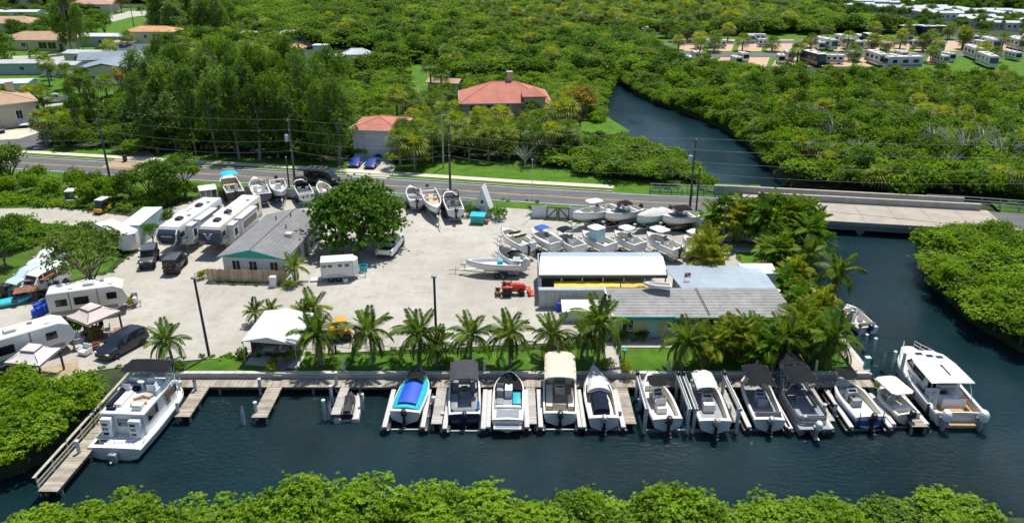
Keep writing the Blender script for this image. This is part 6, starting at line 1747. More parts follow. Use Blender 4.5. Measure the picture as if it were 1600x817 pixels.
# ================================================================ BUILDINGS
def shingle(name, col): 
 m = M(name, col, .9, var=.16, scale=.5, bump=.3, dirt=.35); return m
R_GREY = shingle("grey_shingle", (.20, .20, .20)); R_RED = shingle("coral_tile", (.46, .17, .12)); R_TAN = shingle("tan_tile", (.42, .27, .17)); R_ORANGE = shingle("orange_tile", (.52, .28, .13)); R_BLUE = shingle("blue_grey_shingle", (.22, .27, .32)); R_DBLUE = shingle("dark_slate_shingle", (.09, .11, .15)); R_WHITE = shingle("white_metal_roof", (.52, .55, .57)); R_LGREY = shingle("light_grey_roof", (.42, .43, .43)); R_PINK = shingle("pink_tile", (.46, .28, .22))
W_WHITE = M("white_stucco", (.66, .67, .66), .85, var=.06, scale=.8, bump=.15, dirt=.12); W_TAN = M("tan_stucco", (.52, .44, .30), .85, var=.06, scale=.8, bump=.15, dirt=.12); W_YEL = M("pale_yellow_stucco", (.62, .56, .32), .85, var=.06, scale=.8, dirt=.12); W_BLUE = M("pale_blue_stucco", (.38, .46, .50), .85, var=.06, scale=.8, dirt=.12); W_CREAM = M("cream_stucco", (.62, .55, .42), .85, var=.06, scale=.8, dirt=.12)
TRIMW = M("white_trim", (.70, .70, .68), .6, var=.05); TEALT = M("teal_trim", (.03, .36, .32), .6, var=.1, dirt=.15)
def window(t, x, y, z, w_, hh, face, proud=.03, mat=GLASSD):
 """face: outward normal '-y', '+y', '-x', '+x'"""
 mb = MB(TRIMW); g = MB(mat); s = MB(TRIMW)
 def bx(b, a, c, e, f, d0, d1):
  if face[1] == 'y':
   q = sorted((y + (d0 if face[0] == '+' else -d0), y + (d1 if face[0] == '+' else -d1))); b.box(x + a, x + c, q[0], q[1], z + e, z + f)
  else:
   q = sorted((x + (d0 if face[0] == '+' else -d0), x + (d1 if face[0] == '+' else -d1))); b.box(q[0], q[1], y + a, y + c, z + e, z + f)
 b_ = .09
 for (a, c, e, f) in ((-w_ / 2 - b_, w_ / 2 + b_, hh / 2, hh / 2 + b_), (-w_ / 2 - b_, -w_ / 2, -hh / 2, hh / 2), (w_ / 2, w_ / 2 + b_, -hh / 2, hh / 2), (-.025, .025, -hh / 2, hh / 2)): bx(mb, a, c, e, f, -.02, proud + .02)
 o = mb.build("window", t, smooth=False)
 bx(g, -w_ / 2, w_ / 2, -hh / 2, hh / 2, -.02, proud - .015); g.build("pane", o, smooth=False)
 bx(s, -w_ / 2 - .14, w_ / 2 + .14, -hh / 2 - .12, -hh / 2, -.02, proud + .07); s.build("sill", o, smooth=False)
 return o
def hip(mb, w, d, z0, rise, ov=.6, ridge=None, th=.16):
 a, b = w / 2 + ov, d / 2 + ov
 e = [(-a, -b), (a, -b), (a, b), (-a, b)]
 r = (ridge if ridge is not None else max(0, a - b))
 if a >= b: A, B = (-r, 0, z0 + rise), (r, 0, z0 + rise)
 else: A, B = (0, -(b - a), z0 + rise), (0, b - a, z0 + rise)
 lo = [(x, y, z0 - th) for x, y in e]; up = [(x, y, z0) for x, y in e]
 v = lo + up + [A, B]
 f = [(3, 2, 1, 0)] + [(i, (i + 1) % 4, 4 + (i + 1) % 4, 4 + i) for i in range(4)]
 f += [(4, 5, 9, 8), (5, 6, 9), (6, 7, 8, 9), (7, 4, 8)] if a >= b else [(4, 5, 8), (5, 6, 9, 8), (6, 7, 9), (7, 4, 8, 9)]
 mb.add(v, f)
 return A, B, up
def gable(mb, w, d, z0, rise, ov=.5, th=.16, along='x'):
 a, b = w / 2 + ov, d / 2 + ov
 if along == 'x': pr = [(-b, z0 - th), (-b, z0), (0, z0 + rise), (b, z0), (b, z0 - th), (0, z0 + rise - th)]; mb.loft([[(x, y, z) for y, z in pr] for x in (-a, a)])
 else: pr = [(-a, z0 - th), (-a, z0), (0, z0 + rise), (a, z0), (a, z0 - th), (0, z0 + rise - th)]; mb.loft([[(x, y, z) for x, z in pr] for y in (-b, b)])
def house(name, label, cat, px, py, w, d, h, rz, roof, rise, wall, rmat, wins=(), garage=None, door=None, chim=None, storeys=1, group=None, depth_from_front=True):
 if py < 170 or px < 20: rise *= .6; d *= .8; wins = [(f, u * (.8 if 'x' in f else 1), z, a, b) for f, u, z, a, b in wins]; chim = chim and (chim[0], chim[1] * .8, chim[2], chim[3] - .8)
 p = P(px, py); c = Vector((p.x - sin(rz) * d / 2, p.y + cos(rz) * d / 2, 0)) if depth_from_front else p
 t = thing(name, label, cat, c, rz, group)
 mb = MB(wall); mb.box(-w / 2, w / 2, -d / 2, d / 2, -.2, h)
 if roof.startswith('gable'):
  if roof.endswith('x'):
   for x in (-w / 2, w / 2 - .15): mb.loft([[(x, -d / 2, h), (x, d / 2, h), (x, 0, h + rise * .86)], [(x + .15, -d / 2, h), (x + .15, d / 2, h), (x + .15, 0, h + rise * .86)]])
  else:
   for y in (-d / 2, d / 2 - .15): mb.loft([[(-w / 2, y, h), (w / 2, y, h), (0, y, h + rise * .86)], [(-w / 2, y + .15, h), (w / 2, y + .15, h), (0, y + .15, h + rise * .86)]])
 mb.build("wall", t, smooth=False)
 mb = MB(rmat)
 if roof == 'hip': A, B, up = hip(mb, w, d, h + .16, rise)
 elif roof == 'flat': mb.box(-w / 2 - .3, w / 2 + .3, -d / 2 - .3, d / 2 + .3, h + .002, h + .2)
 else: gable(mb, w, d, h + .16, rise, along=roof[-1])
 ro = mb.build("roof", t, smooth=False)
 if roof == 'hip':
  mb = MB(rmat)
  for q, e in ((A, 0), (B, 1), (B, 2), (A, 3)) if w >= d else ((A, 0), (A, 1), (B, 2), (B, 3)): mb.tube([up[e], q], .09, 5)
  mb.tube([A, B], .09, 5); mb.build("ridge_cap", ro)
 mb = MB(TRIMW); z = h + .02; a, b = w / 2 + (.6 if roof == 'hip' else .5) + .02, d / 2 + (.6 if roof == 'hip' else .5) + .02
 if roof == 'hip':
  for (x0, x1, y0, y1) in ((-a, a, -b, -b + .05), (-a, a, b - .05, b), (-a, -a + .05, -b + .05, b - .05), (a - .05, a, -b + .05, b - .05)): mb.box(x0, x1, y0, y1, z - .06, z + .15)
  mb.build("fascia", ro, smooth=False)
 for (fc, u, z, ww, hh) in wins:
  if fc == '-y': window(t, u, -d / 2, z, ww, hh, fc)
  elif fc == '+x': window(t, w / 2, u, z, ww, hh, fc)
  elif fc == '-x': window(t, -w / 2, u, z, ww, hh, fc)
 if garage:
  x, gw, gh = garage; mb = MB(TRIMW)
  for i in range(4): mb.box(x - gw / 2, x + gw / 2, -d / 2 - .05, -d / 2 + .02, gh * i / 4 + .012, gh * (i + 1) / 4 - .012)
  mb.build("garage_door", t, smooth=False)
 if door:
  x, dm = door; mb = MB(dm); mb.box(x - .45, x + .45, -d / 2 - .05, -d / 2 + .02, .05, 2.1); dd = mb.build("door", t, smooth=False); mb = MB(CHROME); mb.ell((x + .34, -d / 2 - .09, 1.05), (.05, .05, .05), 6, 4); mb.build("handle", dd)
 if chim:
  x, y, cw, z1 = chim; mb = MB(wall); mb.box(x - cw / 2, x + cw / 2, y - cw / 2, y + cw / 2, h, z1); mb.box(x - cw / 2 - .08, x + cw / 2 + .08, y - cw / 2 - .08, y + cw / 2 + .08, z1, z1 + .15); mb.build("chimney", ro, smooth=False)
 return t
# two-storey garage house across the road
rzg = atan2((P(606, 248) - P(551, 246)).y, (P(606, 248) - P(551, 246)).x)
t = house("house", "white two storey house with coral hip roof and double garage", "house", 588, 247, 7.6, 8.6, 4.7, R(-6), 'hip', 1.3, W_WHITE, R_RED, wins=(('-y', -2.2, 3.9, .9, 1.1), ('-y', 2.2, 3.9, .7, .8), ('+x', -2.6, 3.9, .9, 1.2), ('+x', 1.0, 3.9, .9, 1.2), ('+x', -1, 1.6, .9, 1.2)), garage=(.7, 4.6, 2.6), door=(-2.6, TRIMW))
mb = MB(TRIMW)
for k in range(9): mb.box(-3.82, 3.82, -4.33, -4.301, 2.9 + k * .2, 2.9 + k * .2 + .17)
mb.build("siding", t, smooth=False)['kind'] = 'stuff'
# big coral-roofed house
t = house("house", "large coral roofed villa with square tower and chimney among palms", "house", 790, 204, 16.4, 12, 5.2, R(4), 'hip', 2.9, W_TAN, R_RED, wins=(('-y', -6, 4.3, 1.4, 1.2), ('-y', -3, 4.3, 1.4, 1.2), ('-y', 0, 4.3, 1.4, 1.2), ('+x', -2, 4.2, 1.2, 1.2)), chim=(1.2, .6, 1.0, 9.9))
mb = MB(W_TAN); mb.box(3.6, 7.2, -7.6, -4.2, -.2, 6.7); tw = mb.build("tower", t, smooth=False)
mb = MB(R_RED); a = [(3.1, -8.1), (7.7, -8.1), (7.7, -3.7), (3.1, -3.7)]
mb.add([(x, y, 6.55) for x, y in a] + [(x, y, 6.75) for x, y in a] + [(5.4, -5.9, 8.2)], [(3, 2, 1, 0), (0, 1, 5, 4), (1, 2, 6, 5), (2, 3, 7, 6), (3, 0, 4, 7), (4, 5, 8), (5, 6, 8), (6, 7, 8), (7, 4, 8)]); mb.build("tower_roof", tw, smooth=False)
mb = MB(W_BLUE); mb.box(7.21, 9.6, -7.2, -5.5, 3.2, 3.4); mb.box(7.21, 9.6, -7.25, -7.2, 3.4, 4.4); mb.box(9.55, 9.6, -7.2, -5.5, 3.4, 4.4); mb.build("balcony", t, smooth=False)
# houses of the neighbourhood
house("house", "pale yellow bungalow with tan hip roof and screened porch", "house", 53, 79, 21, 13, 3.1, R(-2), 'hip', 3.4, W_YEL, R_TAN, wins=(('-y', -7.5, 1.7, 1.3, 1.1), ('-y', 3.2, 1.5, 2.6, 2.0), ('-y', 6.2, 1.5, 2.6, 2.0), ('-y', -3, 1.7, 1.3, 1.1)), door=(9, BLACKP))
house("house", "cream two storey house with orange tiled roof and carport", "house", 236, 80, 15, 9, 5.8, R(-3), 'hip', 2.2, W_CREAM, R_ORANGE, wins=(('-y', -5.5, 4.4, 1.0, 1.1), ('-y', -1, 4.4, .9, 1.0), ('-y', 3.4, 4.4, 1.4, 1.6), ('-y', 3.2, 1.3, 3.4, 1.8)))
mb_t = house("house", "white garden room with tall windows joined to the orange roofed house", "annexe", 190, 83, 7, 6, 3, R(-3), 'flat', 1, W_WHITE, R_TAN, wins=[('-y', -2.4 + i * 1.2, 1.5, .8, 2.0) for i in range(5)])
house("house", "cream gabled house with wide blue grey shingle roof", "house", 166, 133, 15, 17, 3.3, R(8), 'gabley', 3.0, W_CREAM, R_BLUE, wins=(('-y', -3, 1.7, 1.4, 1.2), ('-y', 3, 1.7, 1.4, 1.2)))
house("house", "blue grey roofed wing crossing behind the cream gabled house", "house", 190, 112, 20, 9, 3.2, R(14), 'gablex', 2.6, W_CREAM, R_BLUE, wins=(('-y', 5, 1.7, 1.4, 1.2),))
house("house", "house with dark slate gable roof and white carport", "house", 235, 102, 17, 12, 3.2, R(6), 'gablex', 3.2, W_TAN, R_DBLUE, wins=(('-y', -4, 1.7, 1.4, 1.2), ('-y', 4, 1.7, 1.4, 1.2)))
house("house", "small tan bungalow with pale grey flat roof by the street", "house", 137, 101, 13, 8, 2.9, R(-4), 'gablex', 1.0, W_CREAM, R_LGREY, wins=(('-y', -3, 1.6, 1.2, 1.1), ('-y', 2, 1.6, 1.2, 1.1)))
house("house", "white cottage with grey flat roof beside the palms", "house", 94, 120, 9, 7, 2.9, R(-4), 'gablex', .9, W_WHITE, R_LGREY, wins=(('-y', -2.4, 1.6, 1.1, 1.1), ('-y', 2, 1.6, .8, .8)))
house("house", "long pale blue house with white roof behind the tall pines", "house", 130, 73, 26, 9, 3.1, R(-1), 'gablex', 1.0, W_BLUE, R_WHITE, wins=(('-y', -8, 1.6, 3, 1.8), ('-y', -3, 1.6, 3, 1.8), ('-y', 6, 1.6, 1.2, 1.1)))
house("house", "cream house with tan hip roof at the head of the far street", "house", 10, 52, 20, 14, 3.4, 0, 'hip', 3.2, W_CREAM, R_TAN, wins=(('-y', 2, 1.8, 1.5, 1.4), ('-y', 6, 1.8, 1.5, 1.4)))
house("house", "low grey house with pale flat roof beside the hedge", "house", 12, 117, 18, 8, 2.8, R(3), 'gablex', .8, W_BLUE, R_LGREY, wins=(('-y', 4, 1.6, 1.2, 1.0),))
t = house("house", "tan corner house with brown roof and tall chimney", "house", -2, 203, 14, 13, 4.6, R(38), 'hip', 2.8, W_CREAM, R_TAN, wins=(('-y', 4.0, 2.4, 1.0, 1.6), ('+x', -3, 2.4, 1.6, 2.0), ('+x', 1, 2.4, 1.6, 2.0)), chim=(4.2, 2.5, 1.3, 8.4))
house("house", "white flat roofed house behind the tan chimney house", "house", 10, 152, 10, 7, 3.0, R(6), 'gablex', .8, W_WHITE, R_WHITE)
house("house", "far house with pink hip roof and turquoise porch", "house", 142, 22, 18, 14, 4, R(4), 'hip', 4.2, W_CREAM, R_PINK, wins=(('-y', -3, 2, 3, 1.8), ('-y', 3, 2, 3, 1.8)))
house("house", "far cream bungalow with a tan roof behind round trees", "house", 52, 9, 26, 12, 3.4, 0, 'hip', 3.2, W_CREAM, R_TAN)
house("house", "far white shed roofed house beyond the round trees", "house", 84, 9, 13, 10, 3, 0, 'gablex', 1.6, W_WHITE, R_WHITE)
house("house", "white roofed house with turquoise pool awning far up the street", "house", 22, 31, 20, 9, 3, 0, 'gablex', 1.0, W_WHITE, R_WHITE)
house("house", "white hip roofed cottage behind the tall dark trees", "house", 386, 74, 9, 8, 3.4, 0, 'hip', 2.0, W_WHITE, R_WHITE)
house("house", "tan flat cottage roof showing between the dark trees", "house", 350, 89, 11, 9, 3, 0, 'gablex', .9, W_TAN, R_PINK)
house("house", "tan roofed hut low among the dark trees", "house", 305, 88, 9, 7, 3, 0, 'gablex', 1.2, W_TAN, R_TAN)
house("house", "white and terracotta narrow house beyond the dark trees", "house", 453, 99, 5, 8, 3.6, R(-8), 'gabley', 2.0, W_WHITE, R_ORANGE, wins=(('-y', 1, 3, .8, 1.0),))
house("house", "grey mottled roof house beside the narrow terracotta one", "house", 457, 74, 12, 8, 3.4, 0, 'hip', 2.4, W_WHITE, R_LGREY)
house("house", "small white cabin with flat roof and blue door", "house", 500, 88, 4, 4, 3.0, R(-5), 'flat', 1, W_WHITE, R_WHITE, door=(.5, W_BLUE))
house("house", "white pavilion with row of blue windows in the clearing", "house", 516, 108, 7, 5, 2.8, R(-3), 'gablex', 1.6, W_WHITE, R_WHITE, wins=[('-y', -2.4 + i * 1.6, 1.5, 1.2, 1.4) for i in range(4)])
house("house", "white marquee roofed shed in the clearing", "house", 558, 102, 7, 5, 2.8, R(4), 'hip', 2.4, W_WHITE, R_WHITE)
house("house", "low white shed with long roof at the end of the clearing", "house", 648, 72, 14, 5, 2.8, 0, 'gablex', .7, W_WHITE, R_WHITE)
house("house", "white cottage with tan roof among cabbage palms", "house", 692, 148, 7, 5, 2.6, R(-12), 'gablex', 1.2, W_WHITE, R_TAN)
# ------------------------------------------------ cottage in the yard
FL, FR, BLc = P(337, 402, 2.5), P(447, 405, 2.5), P(415, 336, 2.5)
ax = (FR - FL); ay = (BLc - FL); wC = ax.length; dC = ay.length; rzc = atan2(ax.y, ax.x)
cen = FL + ax / 2 + ay / 2
sh = (ay.dot(Vector((cos(rzc), sin(rzc), 0))))     # plan is a slight parallelogram on the photo; squared up here
rzc2 = atan2(ay.y, ay.x) - pi / 2
t = thing("cottage", "white cottage with low grey gable roof and teal gable trim", "cottage", (cen.x, cen.y, 0), rzc2)
w2, d2 = wC / 2 * .98, dC / 2
mb = MB(W_WHITE); mb.box(-w2 + .35, w2 - .35, -d2 + .5, d2 - .4, -.1, 2.45)
mb.build("wall", t, smooth=False)
mb = MB(R_GREY)
rise = .95
for sx in (-1, 1):
 mb = MB(R_GREY); n_ = 9
 for i in range(n_):   # courses of roll roofing, each lapping the one below
  u0, u1 = i / n_, (i + 1) / n_
  x0, x1 = sx * w2 * (1 - u0), sx * w2 * (1 - u1); z0, z1 = 2.5 + rise * u0, 2.5 + rise * u1
  mb = MB(R_GREY)
  v = [(x0, -d2, z0 + .035), (x1, -d2, z1 + .012), (x1, d2, z1 + .012), (x0, d2, z0 + .035), (x0, -d2, z0 - .08), (x1, -d2, z1 - .08), (x1, d2, z1 - .08), (x0, d2, z0 - .08)]
  mb.add(v, [(0, 1, 2, 3), (7, 6, 5, 4), (0, 4, 5, 1), (1, 5, 6, 2), (2, 6, 7, 3), (3, 7, 4, 0)]); mb.build("roof_course", t, smooth=False)
mb = MB(M("dark_ridge_felt", (.07, .07, .07), .9)); mb.tube([(0, -d2, 2.5 + rise + .02), (0, d2, 2.5 + rise + .02)], .05, 5); mb.build("ridge", t)  # dark felt strip capping the ridge
mb = MB(TEALT); mb.loft([[(-w2 + .3, y, 2.38), (w2 - .3, y, 2.38), (0, y, 2.5 + rise - .13)] for y in (-d2 + .3, -d2 + .5)]); mb.build("gable_panel", t, smooth=False)
mb = MB(TEALT); mb.obox((-w2 / 2, -d2 - .03, 2.5 + rise / 2 - .05), (hypot(w2, rise), .05, .18), ry=-atan2(rise, w2)); mb.obox((w2 / 2, -d2 - .03, 2.5 + rise / 2 - .05), (hypot(w2, rise), .05, .18), ry=atan2(rise, w2)); mb.build("barge_board", t, smooth=False)
for x in (-w2 * .52, -w2 * .02, w2 * .6): window(t, x, -d2 + .5, 1.35, .85, 1.15, '-y')
window(t, w2 - .35, -d2 * .3, 1.4, 1.0, 1.0, '+x'); window(t, w2 - .35, d2 * .3, 1.4, 1.0, 1.0, '+x')
mb = MB(MC_GRN); mb.box(w2 - .36, w2 - .31, -d2 * .05, d2 * .12, .02, 2.1); mb.build("door", t, smooth=False)
for (x, y, nm) in ((.55 * w2, -d2 * .15, 1), (-.3 * w2, .5 * d2, 0), (.3 * w2, .1 * d2, 0), (.1 * w2, .62 * d2, 2)):
 zz = 2.5 + rise * (1 - abs(x) / w2)
 mb = MB(BUNK if nm == 1 else BLACKP)
 if nm == 1: mb.rbox(x - .4, x + .4, y - .45, y + .45, zz - .1, zz + .42, .06)
 else: mb.cyl((x, y, zz - .1), (x, y, zz + .4), .07, n=8); mb.lathe([(.13, 0), (.02, .1)], (x, y, zz + .4), 8)
 mb.build("roof_vent", t)
# picket fence in front of it
FA, FB = P(325, 441), P(448, 444)
t = thing("picket_fence", "tan wooden picket fence below the white cottage", "fence", FA, atan2((FB - FA).y, (FB - FA).x))
LF = (FB - FA).length; WOODF = plankmat("fence_wood", (.25, .18, .11), (.50, .40, .26))
mb = MB(WOODF); r_ = random.Random(5); n = int(LF / .14)
for i in range(n): hh = 1.6 + r_.uniform(-.05, .05); x = i * LF / n; mb.box(x, x + .125, -.012 + r_.uniform(-.008, .008), .012, .03, hh)
mb.build("picket_panel", t, smooth=False, clean=False)['kind'] = 'stuff'
mb = MB(WOODF)
for z in (.35, 1.2): mb.box(0, LF, .02, .06, z - .05, z + .05)
mb.build("rail", t, smooth=False)
mb = MB(BUNK); mb.tube([(.6, -.45, .08), (LF - .3, -.4, .08)], .06, 6); mb.build("white_pipe", t)
t = thing("fridge", "white upright fridge standing at the end of the picket fence", "fridge", P(430, 444)); mb = MB(GEL); mb.rbox(-.35, .35, -.9, -.3, 0, 1.2, .04); mb.build("body", t); mb = MB(GALV); mb.box(-.3, -.26, -.94, -.9, .5, .9); mb.build("handle", t)
# ------------------------------------------------ marina office
t = thing("office", "pale yellow marina office with long grey roof and teal fascia", "office building", (0, 0, 0))
ex0, ex1, ey, ez = P(958, 495, 2.55).x, 26.3, P(1000, 495, 2.55).y, 2.55
rx0, rx1, ry, rzz = P(945, 450, 3.7).x, 25.4, P(1000, 450, 3.7).y, 3.7
mb = MB(W_YEL); mb.box(ex0 + .3, 26, ey + .7, ry - .1, -.1, 2.5); mb.build("wall", t, smooth=False)
RST = M("streaked_roof_felt", (.30, .295, .285), .9, var=.2, scale=.5, bump=.25, dirt=.5)
NC = 10
for i in range(NC):
 u0, u1 = i / NC, (i + 1) / NC
 y0, y1 = ey + (ry - ey) * u0, ey + (ry - ey) * u1; z0, z1 = ez + (rzz - ez) * u0, ez + (rzz - ez) * u1
 for (a, b) in ((0, .52), (.5245, 1)):
  xa0, xb0 = [ex0 + (rx0 - ex0) * u0 + (ex1 + (rx1 - ex1) * u0 - ex0 - (rx0 - ex0) * u0) * q for q in (a, b)]
  xa1, xb1 = [ex0 + (rx0 - ex0) * u1 + (ex1 + (rx1 - ex1) * u1 - ex0 - (rx0 - ex0) * u1) * q for q in (a, b)]
  mb = MB(RST); v = [(xa0, y0, z0 + .035), (xb0, y0, z0 + .035), (xb1, y1, z1 + .01), (xa1, y1, z1 + .01), (xa0, y0, z0 - .08), (xb0, y0, z0 - .08), (xb1, y1, z1 - .08), (xa1, y1, z1 - .08)]
  mb.add(v, [(0, 1, 2, 3), (7, 6, 5, 4), (0, 4, 5, 1), (1, 5, 6, 2), (2, 6, 7, 3), (3, 7, 4, 0)]); mb.build("roof_course", t, smooth=False)
mb = MB(TEALT); mb.box(ex0, P(1055, 495, 2.5).x, ey - .06, ey - .0, 2.22, 2.57); mb.build("fascia", t, smooth=False)
mb = MB(TRIMW); mb.box(P(1055, 495, 2.5).x + .01, ex1, ey - .05, ey + .0, 2.36, 2.57); mb.box(ex0 - .08, ex0 - .0, ey, ey + .1, 2.3, 2.6); mb.obox(((ex0 + rx0) / 2 - .06, (ey + ry) / 2, (ez + rzz) / 2 + .02), (.14, hypot(ry - ey, rzz - ez), .2), rx=atan2(rzz - ez, ry - ey), rz=atan2(-(rx0 - ex0), ry - ey)); mb.build("barge_board", t, smooth=False)
for (px, ww, hh, zz, m_) in ((985, .95, 1.2, 1.5, GLASSD), (1062, 1.6, 1.1, 1.5, GLASSB), (1110, 1.4, 1.0, 1.5, GLASSD)):
 window(t, P(px, 520, 1.4).x, ey + .7, zz, ww, hh, '-y', mat=m_)
mb = MB(PBLUE); x = P(1022, 520, 1.2).x; mb.box(x - .55, x + .55, ey + .64, ey + .71, .03, 2.15); dd = mb.build("door", t, smooth=False); mb = MB(CHROME); mb.ell((x - .4, ey + .6, 1.05), (.05, .05, .05), 6, 4); mb.build("handle", dd)
mb = MB(W_YEL); x = P(1005, 520, 1.2).x; mb.box(x - .5, x + .5, ey + .66, ey + .71, .5, 2.0); mb.build("shutter", t, smooth=False)
mb = MB(TRIMW); x = P(1040, 520, 1).x; mb.obox((x, ey + .2, 1.2), (.06, .06, 2.5), ry=.25); mb.build("porch_post", t, smooth=False)
mb = MB(MC_CONC); mb.box(P(968, 530).x, P(1062, 530).x, ey - 1.3, ey + .69, -.1, .08); mb.build("patio", t, smooth=False)
mb = MB(BLACKP); x = P(1100, 470, 3.3).x; mb.tube([(x - .35, ry - .1, rzz + .03), (x + .25, ey + .2, ez + .12)], .03, 5); mb.build("roof_cable", t)
# corrugated metal roofs behind
t = thing("workshop", "workshop with two corrugated pale blue metal roof slopes", "workshop", (0, 0, 0))
CORR = M("corrugated_zinc", (.40, .47, .52), .45, .35, var=.1, scale=.5, dirt=.2)
A0, A1, B0, B1 = P(1066, 451, 3.4), P(1214, 451, 3.4), P(1046, 427, 3.75), P(1196, 427, 3.75)
C0, C1 = P(1041, 415, 3.5), P(1156, 415, 3.5)
mb = MB(W_BLUE); mb.box(A0.x + .2, A1.x - .2, A0.y + .1, C0.y - .1, -.1, 3.3); mb.build("wall", t, smooth=False)
def corr(a0, a1, b0, b1, n, name="roof_sheet"):
 for i in range(n):
  p, q, r, s = a0.lerp(a1, i / n), a0.lerp(a1, (i + 1) / n), b0.lerp(b1, (i + 1) / n), b0.lerp(b1, i / n)
  mb = MB(CORR); K = 8; lo = []; up = []
  for k in range(K + 1):
   u = k / K; dz = Vector((0, 0, .045 * (k % 2) + .003 * (i % 2))); lo.append(p.lerp(q, u) + dz); up.append(s.lerp(r, u) + dz)
  mb.loft([lo, up], False, False, False); mb.loft([[v - Vector((0, 0, .05)) for v in up], [v - Vector((0, 0, .05)) for v in lo]], False, False, False)
  mb.build(name, t, smooth=False, clean=False)
corr(A0, A1, B0, B1, 11); corr(B0 + Vector((0, .05, -.03)), B1 + Vector((0, .05, -.03)), C0, C1, 9)
t = thing("flat_roof_store", "small store with white flat roof beside the metal roofs", "store", (0, 0, 0))
q = [P(1168, 428, 3.1), P(1216, 428, 3.1), P(1206, 412, 3.1), P(1152, 412, 3.1)]
mb = MB(RVROOF); mb.prism([(v.x, v.y) for v in q], 3.0, 3.15); mb.build("roof", t, smooth=False, bevel=.02)
cq = sum(q, Vector()) / 4; mb = MB(W_WHITE); mb.prism([(cq.x + (v.x - cq.x) * .93, cq.y + (v.y - cq.y) * .93) for v in q], -.1, 2.999); mb.build("wall", t, smooth=False)
mb = MB(GALV); mb.lathe([(.02, -.05), (.35, .02), (.4, .1)], (P(1213, 456, 2.6).x, P(1213, 456, 2.6).y, 2.7), 12); mb.build("satellite_dish", t)
# open boat shed
t = thing("boat_shed", "open fronted boat shed with long white sheet roof", "shed", (0, 0, 0))
a, b, c, d = P(842, 430, 3.0), P(1044, 430, 3.0), P(1036, 401, 3.25), P(844, 401, 3.25)
for i in range(8):
 p, q, r, s = a.lerp(b, i / 8), a.lerp(b, (i + 1) / 8 - .0012), d.lerp(c, (i + 1) / 8 - .0012), d.lerp(c, i / 8)
 mb = MB(RVROOF); mb.add([v + Vector((0, 0, .05)) for v in (p, q, r, s)] + [v - Vector((0, 0, .05)) for v in (p, q, r, s)], [(0, 1, 2, 3), (7, 6, 5, 4), (0, 4, 5, 1), (1, 5, 6, 2), (2, 6, 7, 3), (3, 7, 4, 0)]); mb.build("roof_sheet", t, smooth=False)
e, f = P(1030, 394, 2.9), P(846, 394, 2.9)
mb = MB(CORR); mb.add([d + Vector((0, .02, -.03)), c + Vector((0, .02, -.03)), e, f], [(0, 1, 2, 3)]); mb.build("rear_slope", t, smooth=False)
mb = MB(W_BLUE); mb.box(a.x + .15, b.x - .3, f.y - .3, f.y - .15, 0, 2.8); mb.box(a.x + .05, a.x + .15, a.y + .3, f.y - .2, 0, 2.85); mb.build("wall", t, smooth=False)
for i in range(7):
 x = a.x + .2 + (b.x - a.x - .4) * i / 6; mb = MB(TRIMW); mb.box(x - .07, x + .07, a.y + .12, a.y + .26, 0, 2.93); mb.build("post", t, smooth=False)
mb = MB(BEAM); mb.box(a.x + .05, b.x - .05, a.y + .05, a.y + .115, 2.65, 2.93); mb.build("front_beam", t, smooth=False)
# canvas-covered kayak rack and clutter in the shed's mouth
YT = M("yellow_tarp", (.66, .46, .012), .6, var=.15, scale=.9, bump=.4, dirt=.12)
x0, x1 = P(866, 445, 2.2).x, P(1032, 445, 2.2).x
for i, (xa, xb) in enumerate(((x0, x0 + (x1 - x0) * .62), (x0 + (x1 - x0) * .63, x1))):
 t = thing("tarped_stack", ("long stack under yellow tarp in the boat shed mouth", "shorter stack under rust stained yellow tarp beside the shed corner")[i], "covered stack", (xa, 73.6, 0), 0, "yellow tarped stacks")
 mb = MB(YT if i == 0 else M("stained_yellow_tarp", (.62, .40, .03), .6, var=.3, scale=1.4, bump=.4, dirt=.5)); n = 14; W_ = xb - xa; rgt = random.Random(3 + i); rows = []
 for k in range(n + 1):
  x = W_ * k / n; j = rgt.uniform(-.06, .06); rows.append([(x, -.08 + j * .4, 0.9), (x, -.06, 2.04 + j * .4), (x, .35, 2.18 + j * .6), (x, .75, 2.3 - j * .6), (x, .82, 1.2)])
 mb.loft(rows, False, False, False); mb.build("tarp", t, ang=70)
 mb = MB(BEAM)
 for k in range(4): mb.box(W_ * k / 3 - .05, W_ * k / 3 + .05, .15, .25, 0, 1.9)
 mb.build("rack_leg", t, smooth=False)
# corrugated lean-to and lidded bin beside the shed
t = thing("storage_lean_to", "grey corrugated lean-to with flat metal lip below the boat shed", "lean-to", (0, 0, 0))
LX0, LX1 = P(842, 482).x, P(944, 470, 1).x
mb = MB(W_BLUE); mb.box(LX0 + .1, LX1 - .1, 72.95, 73.4, 0, 1.95); mb.build("wall", t, smooth=False)
mb = MB(CORR); mb.box(LX0 - .05, LX1 + .05, 72.8, 73.5, 1.97, 2.06); mb.build("lip_roof", t, smooth=False)
CW = M("pale_corrugated_wall", (.50, .50, .47), .6, var=.1, scale=.8, dirt=.25)
nn = 9
for i in range(nn):
 xa = LX0 + (LX1 - LX0) * i / nn; xb = LX0 + (LX1 - LX0) * (i + 1) / nn - .015; mb = MB(CW)
 mb.loft([[(xa + (xb - xa) * k / 6, 72.86 + .045 * (k % 2), z) for k in range(7)] for z in (0, 1.96)], False, False, False); mb.build("wall_sheet", t, smooth=False, clean=False)
t = thing("lidded_bin", "large box with pale flat lid standing before the lean-to", "storage box", (P(905, 480).x, 70.6, 0))
wl_ = P(938, 480).x - P(878, 480).x
mb = MB(CW); mb.box(-wl_ / 2 + .08, wl_ / 2 - .08, -.9, 1.3, 0, 1.1); mb.build("body", t, smooth=False); mb = MB(RVW); mb.obox((0, .2, 1.25), (wl_, 2.5, .06), rx=.06); mb.build("lid", t, smooth=False)
